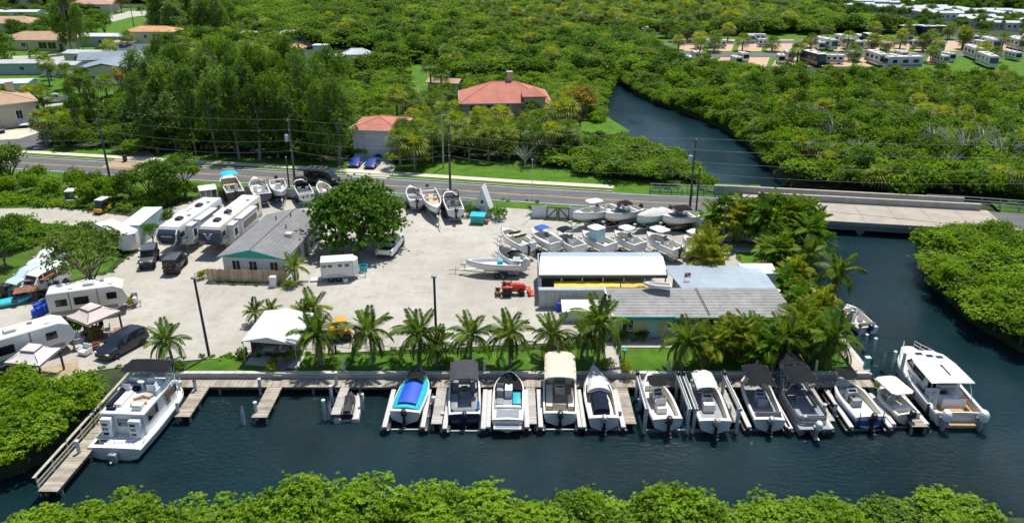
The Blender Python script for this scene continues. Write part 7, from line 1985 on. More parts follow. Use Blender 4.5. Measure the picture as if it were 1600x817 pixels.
t = thing("blue_drum", "blue plastic drum against the corrugated lean-to wall", "drum", (P(874, 482).x, 72.3, 0)); mb = MB(COBALT); mb.lathe([(.27, 0), (.3, .1), (.3, .4), (.32, .45), (.3, .5), (.27, .9), (.02, .92)], (0, 0, 0), 12); mb.build("body", t); mb = MB(BLACKP); mb.cyl((0, .1, .92), (0, .1, .95), .05); mb.build("cap", t)
# red and white flag sign on the roof edge, upturned skiff on the roof
t = thing("dive_flag", "small red flag with white stripe on a pole above the office roof", "flag", P(1069, 440, 3.5))
mb = MB(GALV); mb.cyl((0, 0, -.3), (0, 0, 1.0), .025); mb.build("pole", t); mb = MB(M("red_flag", (.5, .015, .03), .7)); mb.obox((.3, 0, .72), (.56, .03, .46)); o = mb.build("cloth", t, smooth=False); mb = MB(GEL); mb.obox((.3, 0, .72), (.66, .036, .12), ry=.62); mb.build("stripe", o, smooth=False)
t = thing("rowing_skiff", "small white skiff hull lying upside down on the office roof edge", "boat", P(1048, 453, 3.75), R(80))
h = Hull(2.6, .9, .3, .08, .15); h.build(t, GEL, GEL, zf=.1); t.scale = (1, 1, -1); 
t.rotation_euler = (0, 0, R(80)); t.location.z = 4.0; t.scale = (1, 1, 1)
# ------------------------------------------------ white canopy tent, gazebos
def roof4(t, c, peak_pts, mat, name="canopy", val=.22):
 mb = MB(mat)
 return mb
FLt, FRt, BRt, BLt = P(377, 533, 2.35), P(461, 539, 2.35), P(490, 489, 2.35), P(414, 485, 2.35)
PF, PB = P(417, 527, 3.0), P(447, 481, 3.0)
t = thing("canopy_tent", "white gabled canopy tent on the lawn edge behind the dock", "canopy", (FLt.x, FLt.y, 0))
o_ = Vector((FLt.x, FLt.y, 0)); S = [v - o_ for v in (FLt, FRt, BRt, BLt, PF, PB)]
mb = MB(WHITEC); d_ = Vector((0, 0, .25)); e_ = Vector((0, 0, .04))
F0, F1, F2, F3, F4, F5 = S
mid = lambda a, b, u, dz=0: a.lerp(b, u) - Vector((0, 0, dz))
n = 6
for (e0, e1, p0_, p1_) in ((F0, F3, F4, F5), (F1, F2, F4, F5)):
 rows = [[mid(e0, e1, i / n, .25), mid(e0, e1, i / n), mid(mid(e0, e1, i / n), mid(p0_, p1_, i / n), .5, .05), mid(p0_, p1_, i / n)] for i in range(n + 1)]
 mb.loft(rows, False, False, False)
o = mb.build("roof_cloth", t, ang=50)
mb = MB(WHITEC); mb.quad(F0, F1, F4); mb.quad(F3, F2, F5); mb.build("gable_cloth", t, smooth=False)
for (a, b, u) in ((F0, F3, 0), (F0, F3, .5), (F0, F3, 1), (F1, F2, 0), (F1, F2, .5), (F1, F2, 1)):
 p = mid(a, b, u); c_ = (F0 + F2) / 2; p = p + (c_ - p) * .03; mb = MB(GALV); mb.cyl((p.x, p.y, 0), (p.x, p.y, p.z - .05), .04, n=6); mb.build("leg", t)
mb = MB(MC_CONC); mb.prism([(v.x, v.y) for v in (F0, F1, F2, F3)], -.05, .04); mb.build("slab", t, smooth=False)
GREYP = M("tent_shade_grey", (.10, .11, .12), .8, var=.2); mb = MB(GREYP); mb.quad(mid(F3, F2, 0, 0), mid(F3, F2, 1, 0), mid(F3, F2, 1, 2.3), mid(F3, F2, 0, 2.3)); mb.quad(mid(F0, F3, .3), mid(F0, F3, 1), mid(F0, F3, 1, 2.3), mid(F0, F3, .3, 2.3)); mb.build("inner_shade_sheet", t, smooth=False)  # dark sheets stand in for the shade inside the tent
for i, (u, v_) in enumerate(((.35, .3), (.6, .35), (.5, .6))):
 p = o_ + F0.lerp(F1, u).lerp(F3.lerp(F2, u), v_); tb = thing("patio_table" if i == 0 else "patio_chair", ("small table under the white canopy tent", "pale chair nearer the open side under the canopy tent", "pale chair deep under the canopy tent")[i], ("table", "chair", "chair")[i], (p.x, p.y, .04), i * 1.3)
 if i == 0:
  mb = MB(BUNK); mb.rbox(-.5, .5, -.4, .4, .7, .75, .02); mb.build("top", tb)
  for x in (-.4, .4):
   for y in (-.3, .3): mb = MB(GALV); mb.cyl((x, y, 0), (x, y, .7), .025, n=6); mb.build("leg", tb)
 else:
  mb = MB(BUNK); mb.rbox(-.25, .25, -.25, .25, .42, .47, .02); mb.build("seat", tb); mb = MB(BUNK); mb.rbox(-.25, .25, .22, .27, .47, .95, .02); mb.build("backrest", tb)
  for x in (-.21, .21):
   for y in (-.21, .21): mb = MB(GALV); mb.cyl((x, y, 0), (x, y, .42), .02, n=6); mb.build("leg", tb)
GAZ = M("gazebo_cloth", (.55, .47, .42), .85, var=.06, scale=1, bump=.25, dirt=.15); GAZW = M("pale_gazebo_cloth", (.62, .58, .55), .85, var=.06, scale=1, bump=.25, dirt=.15); POSTB = M("brown_post", (.06, .04, .03), .6, var=.2)
def gazebo(label, cor, capc, mat, zp=3.0):
 C4 = [P(x, y, 2.25) for x, y in cor]; cen = sum(C4, Vector()) / 4; cen.z = 0
 t = thing("gazebo", label, "gazebo", cen); C4 = [v - cen for v in C4]
 lo = [v.copy() for v in C4]; up = [Vector((v.x * .36, v.y * .36, zp - .18)) for v in C4]
 mb = MB(mat); rows = []
 for i in range(5):
  q = C4[i % 4]; u = up[i % 4]; rows.append([q - Vector((0, 0, .22)), q, q.lerp(u, .5) - Vector((0, 0, .07)), u])
 R2 = []
 for i in range(4):
  for k in range(3):
   f = k / 3; r_ = [a.lerp(b, f) for a, b in zip(rows[i], rows[i + 1])]
   s_ = .10 * (1 - abs(2 * f - 1)) if k else 0
   r_[1] = r_[1] + Vector((-r_[1].x, -r_[1].y, 0)) * .03 * (1 if k else 0) - Vector((0, 0, s_ * .3)); R2.append(r_)
 R2.append(rows[0]); mb.loft(R2, False, False, False); mb.build("roof_cloth", t, ang=30)
 mb = MB(mat); cp = [Vector((v.x * .4, v.y * .4, zp - .04)) for v in C4]; mb.loft([[v - Vector((0, 0, .1)) for v in cp], cp, [Vector((v.x * .05, v.y * .05, zp + .22)) for v in C4]], True, False, True); mb.build("roof_cap", t, ang=30)
 mb = MB(POSTB)
 for i in range(4): mb.tube([C4[i] * .99 + Vector((0, 0, -.02)), up[i] - Vector((0, 0, .05))], .03, 5); mb.tube([C4[i] - Vector((0, 0, .08)), C4[(i + 1) % 4] - Vector((0, 0, .08))], .035, 5); mb.tube([cp[i] + Vector((0, 0, -.13)), cp[(i + 1) % 4] + Vector((0, 0, -.13))], .03, 5)
 mb.build("frame", t)
 for v in C4: mb = MB(POSTB); p = v * .93; mb.box(p.x - .07, p.x + .07, p.y - .07, p.y + .07, 0, 2.25); mb.build("post", t, smooth=False)
 return t, cen
t, cg = gazebo("taupe cloth gazebo over a seating area behind the navy suv", [(103, 494), (144, 473), (188, 485), (136, 507)], None, GAZ)
t, cg2 = gazebo("pale cloth gazebo over a timber deck by the white trailer", [(6, 566), (44, 537), (95, 543), (61, 571)], None, GAZW)
t = thing("timber_deck", "low slatted timber deck under the pale gazebo", "deck", (cg2.x + 1.2, cg2.y + .2, 0), R(28))
for i in range(16): mb = MB(WOODF); mb.box(-1.9, 1.9, -1.9 + i * .24, -1.9 + i * .24 + .2, .1, .14); mb.build("plank", t, smooth=False)
mb = MB(BEAM); mb.box(-1.8, -1.7, -1.9, 1.9, -.02, .1); mb.box(1.7, 1.8, -1.9, 1.9, -.02, .1); mb.build("joist", t, smooth=False)
t = thing("rug", "dull red patterned rug on the gravel under the taupe gazebo", "rug", (cg.x + 1.0, cg.y + .1, .01), R(25)); mb = MB(M("red_rug", (.30, .14, .11), .95, var=.3, scale=4)); mb.box(-1.6, 1.6, -1.1, 1.1, 0, .015); mb.build("pile", t, smooth=False)
t = thing("patio_table", "dark round table under the taupe gazebo", "table", (cg.x + .1, cg.y, 0)); mb = MB(BLACKP); mb.lathe([(.02, .68), (.6, .68), (.6, .73), (.02, .74)], (0, 0, 0), 14); mb.build("top", t); mb = MB(BLACKP); mb.cyl((0, 0, 0), (0, 0, .68), .06); mb.lathe([(.3, 0), (.28, .04), (.05, .06)], (0, 0, 0), 12); mb.build("pedestal", t)
for i in range(5):
 a = i * 1.26 + .4; c = thing("patio_chair", "dark metal chair set around the table under the taupe gazebo", "chair", (cg.x + .1 + .95 * cos(a), cg.y + .95 * sin(a), 0), a - pi / 2 , "chairs under the taupe gazebo")
 mb = MB(BLACKP); mb.rbox(-.24, .24, -.24, .24, .42, .47, .02); mb.build("seat", c); mb = MB(BLACKP); mb.rbox(-.24, .24, .2, .25, .47, .95, .02); mb.build("backrest", c)
 for x in (-.2, .2):
  for y in (-.2, .2): mb = MB(BLACKP); mb.cyl((x, y, 0), (x, y, .42), .02, n=5); mb.build("leg", c)
# ================================================================ YARD BOATS AND CLUTTER
def trailer_for(label, a, b, L, zk, B, col=GALV):
 """two-beam boat trailer under a hull; origin at the stern on the ground"""
 t = thing("boat_trailer", label, "boat trailer", (a.x, a.y, 0), atan2(-(b - a).x, (b - a).y), "boat trailers")
 w_ = B * .34
 mb = MB(col)
 for sx in (-1, 1): mb.tube([(sx * w_, .2, .5), (sx * w_, L * .6, .5), (sx * .06, L * 1.12, .5)], .06, 5)
 for y in (.4, L * .35, L * .65): mb.box(-w_ - .35 if y == L * .35 else -w_, w_ + .35 if y == L * .35 else w_, y - .05, y + .05, .40, .5)
 mb.tube([(0, L * 1.05, .5), (0, L * 1.32, .5)], .06, 6); mb.build("frame", t)
 mb = MB(BUNK)
 for sx in (-1, 1): mb.obox((sx * B * .24, L * .36, .62 + .02), (.12, L * .62, .10))
 mb.build("bunk", t, smooth=False)
 for sx in (-1, 1):
  for y in (L * .30, L * .30 + .75): wheel(t, sx * (w_ + .42), y, .31, .2)
  mb = MB(BLACKP); mb.rbox(sx * (w_ + .42) - .13, sx * (w_ + .42) + .13, L * .3 - .38, L * .3 + 1.13, .64, .70, .03); mb.build("mudguard", t)
 mb = MB(GALV); mb.tube([(0, L * 1.02, .5), (0, L * 1.04, 1.15)], .045, 5); mb.rbox(-.12, .12, L * 1.0, L * 1.1, 1.1, 1.3, .03); mb.build("winch_post", t)
 mb = MB(GALV); mb.tube([(.12, L * 1.2, 0.02), (.12, L * 1.2, .75)], .035, 6); mb.build("jack", t)
 mb = MB(LAMPR); 
 for sx in (-1, 1): mb.box(sx * (w_ + .15) - .08, sx * (w_ + .15) + .08, .1, .18, .45, .55)
 mb.build("tail_lamp", t, smooth=False)
 return t
def yard_boat(name, label, stern, bow, tl, B=2.35, hull=GEL, bottom=None, tb=.82, zf=.3, kindb='', out=BLACKP, hs=.8, rise=.35, zb=1.15, wall=CREAM, floor=NONSK, Lmax=None, **kw):
 a, b = P(stern[0], stern[1], .0), P(bow[0], bow[1], .0)
 L = (b - a).length * .98
 if Lmax: L = min(L, Lmax)
 t = thing(name, label, "boat", (a.x, a.y, zb - .05), atan2(-(b - a).x, (b - a).y), "boats on trailers in the yard")
 h = Hull(L, B, hs, rise, .38, kw.get('t0', .42), kw.get('p', 2.3), blunt=kw.get('blunt', 0)); h.build(t, hull, GEL if hull is not GEL else None, bottom, tb=tb, zf=zf, mwall=wall, mfloor=floor)
 trailer_for(tl, a, b, L, zb - .4, B)
 if 'c' in kindb:
  console(t, L * .45, .8, .6, zf, .95); rect_seat(t, -.42, .42, L * .45 - 1.15, L * .45 - .7, zf, zf + .7, VINYL, -1, "leaning_post")
 if 'w' in kindb: windscreen(t, h, .58)
 if 's' in kindb:
  for sx in (-1, 1): rect_seat(t, sx * .55 - .25, sx * .55 + .25, L * .36, L * .36 + .5, zf, zf + .45, VINYL, -1)
  rect_seat(t, -.9, .9, .3, .8, zf, zf + .45, VINYL, -1)
 if 'r' in kindb: bow_rail(t, h, .58)
 if out: outboard(t, (0, -.25, .72), out, kw.get('tilt', .35), 1.1)
 return t, h, L
# four along the white wall
t, h, L = yard_boat("trailer_boat", "white fishing boat with white hard top on trailer by the brown gate", (962, 345), (893, 360), "trailer under the hard top fishing boat near the brown gate", 2.5, kindb='cr', zb=1.3); hard_top(t, L * .38, L * .38 + 2.1, 1.7, 2.1, GEL, .4)
t, h, L = yard_boat("trailer_boat", "white bowrider with black bimini on trailer along the white wall", (996, 347), (944, 360), "trailer under the bowrider with black bimini", 2.3, kindb='ws', bottom=CREAM, zb=1.25); canopy_cloth(t, L * .30, L * .30 + 1.7, 1.9, 1.95, BLACKC, zf=.9, bows=3)
t, h, L = yard_boat("trailer_boat", "pale green boat under a grey fitted cover along the white wall", (1042, 349), (993, 364), "trailer under the covered pale green boat", 2.4, hull=MINT, zb=1.2)
GC = M("pale_grey_cover", (.52, .50, .46), .85, var=.08, bump=.3)
mb = MB(GC); mb.loft([[(-h.b(q) - .02, q * L, h.z(q) - .15), (-h.b(q) * .9, q * L, h.z(q) + .06), (0, q * L, h.z(q) + .1 + .65 * max(0, 1 - abs(q - .5) * 2.2)), (h.b(q) * .9, q * L, h.z(q) + .06), (h.b(q) + .02, q * L, h.z(q) - .15)] for q in [i / 10 for i in range(11)]], False, True, False); mb.build("boat_cover", t, ang=60)
t, h, L = yard_boat("trailer_boat", "cream and white bowrider with broad black bimini nearest the curved wall", (1086, 355), (1033, 362), "trailer under the bowrider nearest the curved wall", 2.4, kindb='ws', bottom=CREAM, zb=1.1); canopy_cloth(t, L * .25, L * .25 + 2.4, 2.2, 1.9, BLACKC, zf=.9, bows=3)
# second row behind the shed
t, h, L = yard_boat("trailer_boat", "white boat with cream seats and black bolsters behind the shed corner", (826, 408), (783, 384), "trailer under the white boat with black bolsters", 2.4, kindb='r', wall=CREAM, zb=1.35, out=P_TEALW); rect_seat(t, -.6, .6, L * .55, L * .72, .3, .85, CREAM, 0, "bow_cushion"); rect_seat(t, -.5, .5, L * .35, L * .5, .3, 1.2, CREAM, 0, "console"); mb = MB(BLACKC); mb.tube([(-.8, L * .5, 1.35), (.8, L * .5, 1.35)], .12, 6); mb.tube([(-.8, L * .3, 1.3), (.8, L * .3, 1.3)], .12, 6); mb.build("bolster", t)
t, h, L = yard_boat("trailer_boat", "white boat with charcoal bow cover close beside the long skiff", (818, 431), (778, 410), "trailer under the boat with charcoal bow cover", 2.2, kindb='', out=None, zb=1.0); mb = MB(GREYC); mb.loft([[(x * (h.b(q) - .1), q * L, h.z(q) + .05 + .1 * (1 - x * x)) for x in (-1, -.5, 0, .5, 1)] for q in [.5 + .45 * i / 5 for i in range(6)]], False, True, False); mb.build("bow_cover", t, ang=60); windscreen(t, h, .5)
t, h, L = yard_boat("inflatable_boat", "white rigid inflatable with fat tubes and blue bimini", (868, 404), (833, 386), "trailer under the white rigid inflatable", 2.0, kindb='c', zb=1.15, out=None)
mb = MB(VINYL)
for sx in (-1, 1): mb.tube([(sx * (h.b(q) + .05), q * L, h.z(q) + .08) for q in [i / 12 for i in range(13)]], [.2] + [.27] * 11 + [.22], 10)
mb.build("air_tube", t); canopy_cloth(t, L * .40, L * .40 + 1.5, 1.7, 2.05, BLUEC, zf=.9, bows=3)
t, h, L = yard_boat("trailer_boat", "grey skiff with dark blue canvas top behind the shed", (906, 407), (872, 388), "trailer under the grey skiff with dark blue top", 2.2, kindb='c', zb=1.05, out=None, floor=GREYD); canopy_cloth(t, L * .5, L * .5 + 1.5, 1.8, 2.0, NAVYC, zf=.9, bows=3)
t, h, L = yard_boat("trailer_boat", "white boat with pale blue curtain hung below its white top", (955, 405), (908, 386), "trailer under the boat with pale blue curtain", 2.3, kindb='', zb=1.1, out=None); hard_top(t, L * .35, L * .35 + 1.8, 1.8, 2.15, GEL, .4); mb = MB(PBLUE); mb.rbox(-.75, .75, L * .36, L * .36 + 1.3, .3, 2.1, .08); mb.build("curtain", t)
t, h, L = yard_boat("trailer_boat", "white boat with small square white top in the second row", (1000, 404), (958, 386), "trailer under the boat with small square top", 2.2, kindb='c', zb=1.1, out=None); hard_top(t, L * .36, L * .36 + 1.7, 1.7, 2.05, GEL, .4)
t, h, L = yard_boat("trailer_boat", "white boat with broad flat white top and navy engine", (1060, 412), (1008, 388), "trailer under the boat with broad flat top", 2.3, kindb='c', zb=1.1, out=NAVY); hard_top(t, L * .42, L * .42 + 2.2, 1.8, 2.1, GEL, .4)
t, h, L = yard_boat("trailer_boat", "white boat with dark hull bottom nearest the kayaks", (1112, 412), (1064, 396), "trailer under the boat nearest the kayaks", 2.3, kindb='c', bottom=BLACKP, zb=1.15, out=None); hard_top(t, L * .36, L * .36 + 1.9, 1.7, 2.1, GEL, .4)
# long skiff in the middle of the yard
t, h, L = yard_boat("flats_skiff", "long white flats skiff with teal cooler on trailer behind the tractor", (814, 430), (727, 428), "long tongued trailer under the flats skiff", 2.0, zf=.38, hs=.62, rise=.2, tb=.9, zb=.95, out=GEL, wall=GEL, floor=GEL, tilt=.6); rect_seat(t, -.4, .4, L * .33, L * .33 + .6, .38, .85, VTEAL, 0, "cooler"); mb = MB(GALV); mb.box(-.7, .7, .1, .9, 1.0, 1.05); mb.tube([(-.6, .2, .6), (-.6, .2, 1.0)], .03, 5); mb.tube([(.6, .2, .6), (.6, .2, 1.0)], .03, 5); mb.build("poling_platform", t)
# row along the road wall
t, h, L = yard_boat("pontoon_boat", "dark pontoon boat with turquoise bimini in the roadside row", (371, 320), (357, 296), "trailer under the dark pontoon boat", 2.5, hull=P_BLACK, blunt=.7, p=4, t0=.7, wall=TAN, floor=TAN, kindb='s', zb=1.1); canopy_cloth(t, L * .45, L * .45 + 2.4, 2.3, 2.3, TEALC, zf=.9, bows=3)
t, h, L = yard_boat("wake_boat", "navy and white wake boat with white tower in the roadside row", (413, 324), (399, 298), "trailer under the navy wake boat", 2.5, hull=NAVY, kindb='ws', zb=1.15, out=None); mb = MB(GEL); mb.tube([(-1.1, L * .5, .9), (-1.05, L * .42, 1.9), (-.6, L * .40, 2.1), (.6, L * .40, 2.1), (1.05, L * .42, 1.9), (1.1, L * .5, .9)], .06, 6); mb.build("wake_tower", t)
t, h, L = yard_boat("trailer_boat", "white boat with dark hull bottom turned bow towards the yard", (434, 300), (442, 325), "trailer under the boat turned bow towards the yard", 2.3, bottom=BLACKP, kindb='c', zb=1.15)
t, h, L = yard_boat("trailer_boat", "white boat with black seats and black bimini in the roadside row", (481, 323), (467, 299), "trailer under the boat with black seats", 2.3, kindb='ws', zb=1.05, wall=BLACKP, floor=BLACKP, out=None); canopy_cloth(t, L * .6, L * .6 + 1.3, 1.9, 1.7, BLACKC, zf=.9, bows=3)
t, h, L = yard_boat("trailer_boat", "small cream lined boat in the roadside row beside the big tree", (514, 321), (501, 303), "trailer under the small cream lined boat", 2.1, kindb='sr', zb=.95)
t, h, L = yard_boat("trailer_boat", "grey decked boat half hidden by the big tree at the wall", (652, 332), (641, 310), "trailer under the boat half hidden by the big tree", 2.1, kindb='w', zb=.95, floor=GREYD)
t, h, L = yard_boat("trailer_boat", "white open boat with tan deck, bow pointing into the yard", (669, 314), (684, 351), "trailer under the white boat with tan deck", 2.4, wall=TAN, floor=TAN, kindb='s', zb=1.1)
t, h, L = yard_boat("trailer_boat", "black and cream boat with dark arch beside the A-frame hut", (713, 349), (700, 318), "trailer under the black and cream boat", 2.4, wall=CREAM, floor=BLACKP, kindb='sw', bottom=BLACKP, zb=1.1); mb = MB(BLACKP); mb.tube([(-1.1, L * .6, .9), (-1.05, L * .62, 1.7), (-.7, L * .63, 1.85), (.7, L * .63, 1.85), (1.05, L * .62, 1.7), (1.1, L * .6, .9)], .07, 6); mb.build("arch", t)
for i, (px, py, ang, c, lb) in enumerate(((1108, 377, 40, VINYL, "white and red kayak lying nearest the boats"), (1124, 378, 42, TEALC, "turquoise kayak lying between the pale ones"), (1140, 380, 40, CREAM, "cream and brown kayak lying beside the turquoise one"), (1152, 386, 62, MC_GRN, "dark green kayak lying closest to the palms"))):
 p = P(px, py); t = thing("kayak", lb, "kayak", (p.x, p.y, .02), R(ang), "kayaks by the white wall")
 h = Hull(3.6, .8, .32, .08, .0, t0=.35, p=2, stern=.9); h.build(t, c, c, zf=.14, tb=.6, ts=.35, mdeck=c, mfloor=BLACKP, mwall=BLACKP, cw=.12)
 mb = MB(P_RED if i == 0 else BLACKP); mb.rbox(-.2, .2, 1.4, 1.5, .15, .5, .03); mb.build("seat", t)
# ---------------------------------------------------------------- walls, gate, hut
WALLV = M("white_vinyl_fence", (.60, .63, .64), .6, var=.05, scale=.6, dirt=.25)
def wall(label, pts, hh, step=2.4, sag=0.):
 o = P(*pts[0]); t = thing("boundary_wall", label, "wall", o); pl = [P(*p) - o for p in pts]; k = 0
 for a, b in zip(pl[:-1], pl[1:]):
  n = max(1, round((b - a).length / step)); ang = atan2((b - a).y, (b - a).x)
  for i in range(n):
   p, q = a.lerp(b, i / n), a.lerp(b, (i + 1) / n); c = (p + q) / 2; hz = hh * (1 + .0 * k)
   mb = MB(WALLV); mb.obox((c.x, c.y, hz / 2), ((q - p).length - .12, .05, hz - .06), ang); mb.build("panel", t, smooth=False)
   mb = MB(WALLV); mb.obox((p.x, p.y, hz / 2 + .03), (.13, .13, hz + .06), ang); mb.build("post", t, smooth=False); k += 1
 q = pl[-1]; mb = MB(WALLV); mb.obox((q.x, q.y, hh / 2 + .03), (.13, .13, hh + .06), 0); mb.build("post", t, smooth=False)
 return t
wall("pale wall between the road and the row of trailer boats", [(385, 306), (430, 309), (520, 315), (640, 322), (738, 330)], 1.5)
wall("white panel wall along the road behind four trailer boats", [(832, 341), (853, 341)], 1.7)
wall("white panel wall running from the brown gate to the curved corner", [(890, 344), (1000, 351), (1082, 357)], 1.8)
wall("white curved wall dropping from the road corner to the palms", [(1086, 358), (1095, 362), (1112, 370), (1150, 376), (1200, 383), (1240, 392)], 1.7, 1.2)
t = thing("gate", "double gate with dark brown frames and cross braces", "gate", P(853, 342), atan2((P(890, 344) - P(853, 342)).y, (P(890, 344) - P(853, 342)).x)); LG = (P(890, 344) - P(853, 342)).length
for i in range(2):
 a, b = i * LG / 2 + .06, (i + 1) * LG / 2 - .06; mb = MB(WALLV); mb.box(a, b, .02, .05, .15, 1.6); lf = mb.build("leaf", t, smooth=False)
 mb = MB(M("brown_frame", (.09, .03, .03), .6, var=.2))
 for z in (.1, 1.55): mb.box(a, b, -.05, .018, z, z + .13)
 for x in (a, b - .13): mb.box(x, x + .13, -.06, .018, .1, 1.68)
 mb.tube([(a + .1, -.03, .2), (b - .1, -.03, 1.55)] if i == 0 else [(a + .1, -.03, 1.55), (b - .1, -.03, .2)], .06, 4); mb.build("frame", lf, smooth=False)
# A-frame hut
p = P(756, 336); t = thing("a_frame_hut", "tall narrow white A-frame hut between shrubs at the yard entrance", "hut", (p.x, p.y, 0), R(-15))
mb = MB(W_WHITE); mb.loft([[(-1.35, y, 0), (1.35, y, 0), (.0, y, 3.9)] for y in (-.7, .7)]); mb.build("body", t, smooth=False)
for sx in (-1, 1):
 mb = MB(TRIMW); mb.loft([[(sx * 1.5, y, 0), (sx * 1.38, y, 0), (0, y, 3.92), (0, y, 4.25)] for y in (-.85, .85)]); mb.build("roof_slope", t, smooth=False)
mb = MB(GLASSD); mb.lathe([(.02, 0), (.24, 0), (.24, .03), (.02, .03)], (0, -.74, 2.1), 14, 'Y'); mb.build("round_window", t); mb = MB(W_BLUE); mb.box(-.4, .4, -.75, -.702, .05, 1.5); mb.build("door", t, smooth=False)
t = thing("waste_skip", "teal waste skip with lid standing before the A-frame hut", "skip", P(747, 349), R(-8)); mb = MB(TEALT); mb.loft([[(-.85, -.5, .12), (.85, -.5, .12), (.85, .5, .12), (-.85, .5, .12)], [(-.95, -.65, 1.1), (.95, -.65, 1.1), (.95, .65, 1.25), (-.95, .65, 1.25)]]); mb.build("body", t, smooth=False); mb = MB(TEALC); mb.obox((0, 0, 1.24), (1.95, 1.4, .06), rx=.115); mb.build("lid", t, smooth=False)
for x in (-.6, .6): mb = MB(RUBBER); mb.cyl((x - .04, -.4, .07), (x + .04, -.4, .07), .07, n=8); mb.build("castor", t)
t = thing("clay_pot", "small round terracotta pot beside the teal waste skip", "pot", P(760, 350)); mb = MB(M("terracotta", (.32, .13, .07), .85, var=.15)); mb.lathe([(.15, 0), (.3, .2), (.32, .35), (.24, .5), (.26, .55), (.2, .55), (.02, .4)], (0, 0, 0), 12); mb.build("body", t); mb = MB(BARK); mb.lathe([(.2, .42), (.02, .46)], (0, 0, 0), 10); mb.build("soil", t)
# drums and scrap by the caravans
for i in range(9):
 px, py = 56 + (i % 5) * 6 + (i // 5) * 3, 497 - (i % 5) * 3.2 - (i // 5) * 9
 p = P(px, py); d = thing("blue_drum", "blue plastic drum in the cluster beside the beige travel trailer", "drum", (p.x, p.y, 0), 0, "blue drums by the beige trailer"); mb = MB(COBALT); mb.lathe([(.27, 0), (.3, .1), (.3, .4), (.32, .45), (.3, .5), (.27, .9), (.02, .92)], (0, 0, 0), 12); mb.build("body", d); mb = MB(BLACKP); mb.cyl((.1, .1, .92), (.1, .1, .95), .05); mb.build("cap", d)
RUST = M("rusted_sheet", (.26, .11, .06), .85, .2, var=.35, scale=2, dirt=.4)
for i, (px, py, lx, ly, z, rz_v) in enumerate(((66, 456, 2.6, 1.6, 1.7, 8), (45, 470, 2.2, 1.4, 1.3, 20))):
 p = P(px, py, 0); t = thing("scrap_shelter", ("rusty sheet roofed rack above the drums by the white van", "lower rusty sheet roofed rack above black scrap")[i], "rack", (p.x, p.y, 0), R(rz_v)); mb = MB(RUST)
 mb.obox((0, 0, z), (lx, ly, .05), rx=.06, ry=-.04); mb.build("roof_sheet", t, smooth=False)
 for x in (-lx * .42, lx * .42):
  for y in (-ly * .4, ly * .4): mb = MB(BEAM); mb.cyl((x, y, 0), (x, y, z - .05), .05, n=6); mb.build("post", t)
 mb = MB(BLACKP)
 rr = random.Random(i)
 for k in range(14): mb.obox((rr.uniform(-1.1, 1.1) * lx * .5, rr.uniform(-1.2, .8) * ly * .7, rr.uniform(.1, .7)), (rr.uniform(.2, .7), rr.uniform(.2, .6), rr.uniform(.15, .6)), rr.random() * 3, rr.uniform(-.3, .3))
 mb.build("scrap_heap", t, smooth=False)['kind'] = 'stuff'
t = thing("dinghy", "teal tarped dinghy at the edge of the grass beside the drums", "boat", P(-4, 480), R(-60)); h = Hull(3.2, 1.4, .5, .1, .1); h.build(t, VTEAL, VTEAL, zf=.2); 
mb = MB(TEALC); mb.loft([[(x * h.b(q), q * 3.2, h.z(q) + .03 + .2 * (1 - x * x)) for x in (-1, 0, 1)] for q in [.05 + .9 * i / 6 for i in range(7)]], False, False, False); mb.build("tarp", t, ang=60)
for i, (px, py, lb) in enumerate(((24, 468, "tall black water tank on the grass verge beside the scrap rack"), (10, 462, "second black tank partly under weeds by the scrap rack"))):
 t = thing("water_tank", lb, "tank", P(px, py)); mb = MB(BLACKP); mb.lathe([(.45, 0), (.5, .1), (.5, 1.1), (.4, 1.25), (.15, 1.35), (.02, 1.36)], (0, 0, 0), 14); mb.build("body", t); mb = MB(BLACKP); mb.cyl((0, 0, 1.34), (0, 0, 1.42), .14); mb.build("cap", t)
# seats and things between the gazebos and the suv
SOFA = M("grey_cushion", (.42, .41, .42), .85, var=.1, bump=.2)
for i, (px, py, rz_v, lb) in enumerate(((126, 545, .5, "grey padded armchair nearest the pale gazebo"), (134, 553, -.3, "white armchair beside the brown fire pit"))):
 t = thing("armchair", lb, "armchair", P(px, py), rz_v, "armchairs on the gravel"); mb = MB(SOFA if i == 0 else GEL); mb.rbox(-.45, .45, -.45, .4, .15, .42, .06); mb.build("seat", t); mb = MB(SOFA if i == 0 else GEL); mb.rbox(-.45, .45, .3, .5, .4, .9, .06); mb.build("backrest", t)
 for sx in (-1, 1): mb = MB(POSTB if i == 0 else GEL); mb.rbox(sx * .45 - .07, sx * .45 + .07, -.42, .4, .15, .62, .04); mb.build("armrest", t)
t = thing("fire_pit", "low brown round fire pit between the armchairs and suv", "fire pit", P(149, 544)); mb = MB(RUST); mb.lathe([(.35, 0), (.45, .3), (.5, .45), (.42, .45), (.35, .3), (.02, .28)], (0, 0, 0), 14); mb.build("bowl", t); mb = MB(BLACKP); mb.lathe([(.34, .3), (.02, .34)], (0, 0, 0), 10); mb.build("ash", t)
t = thing("fountain", "pale grey pedestal bird bath behind the suv bonnet", "bird bath", P(172, 530)); mb = MB(MC_CONC); mb.lathe([(.3, 0), (.25, .12), (.1, .2), (.09, .7), (.12, .75), (.42, .85), (.45, .95), (.38, .95), (.02, .86)], (0, 0, 0), 12); mb.build("stand", t); mb = MB(GLASSB); mb.lathe([(.36, .92), (.02, .925)], (0, 0, 0), 12); mb.build("bowl_water", t)
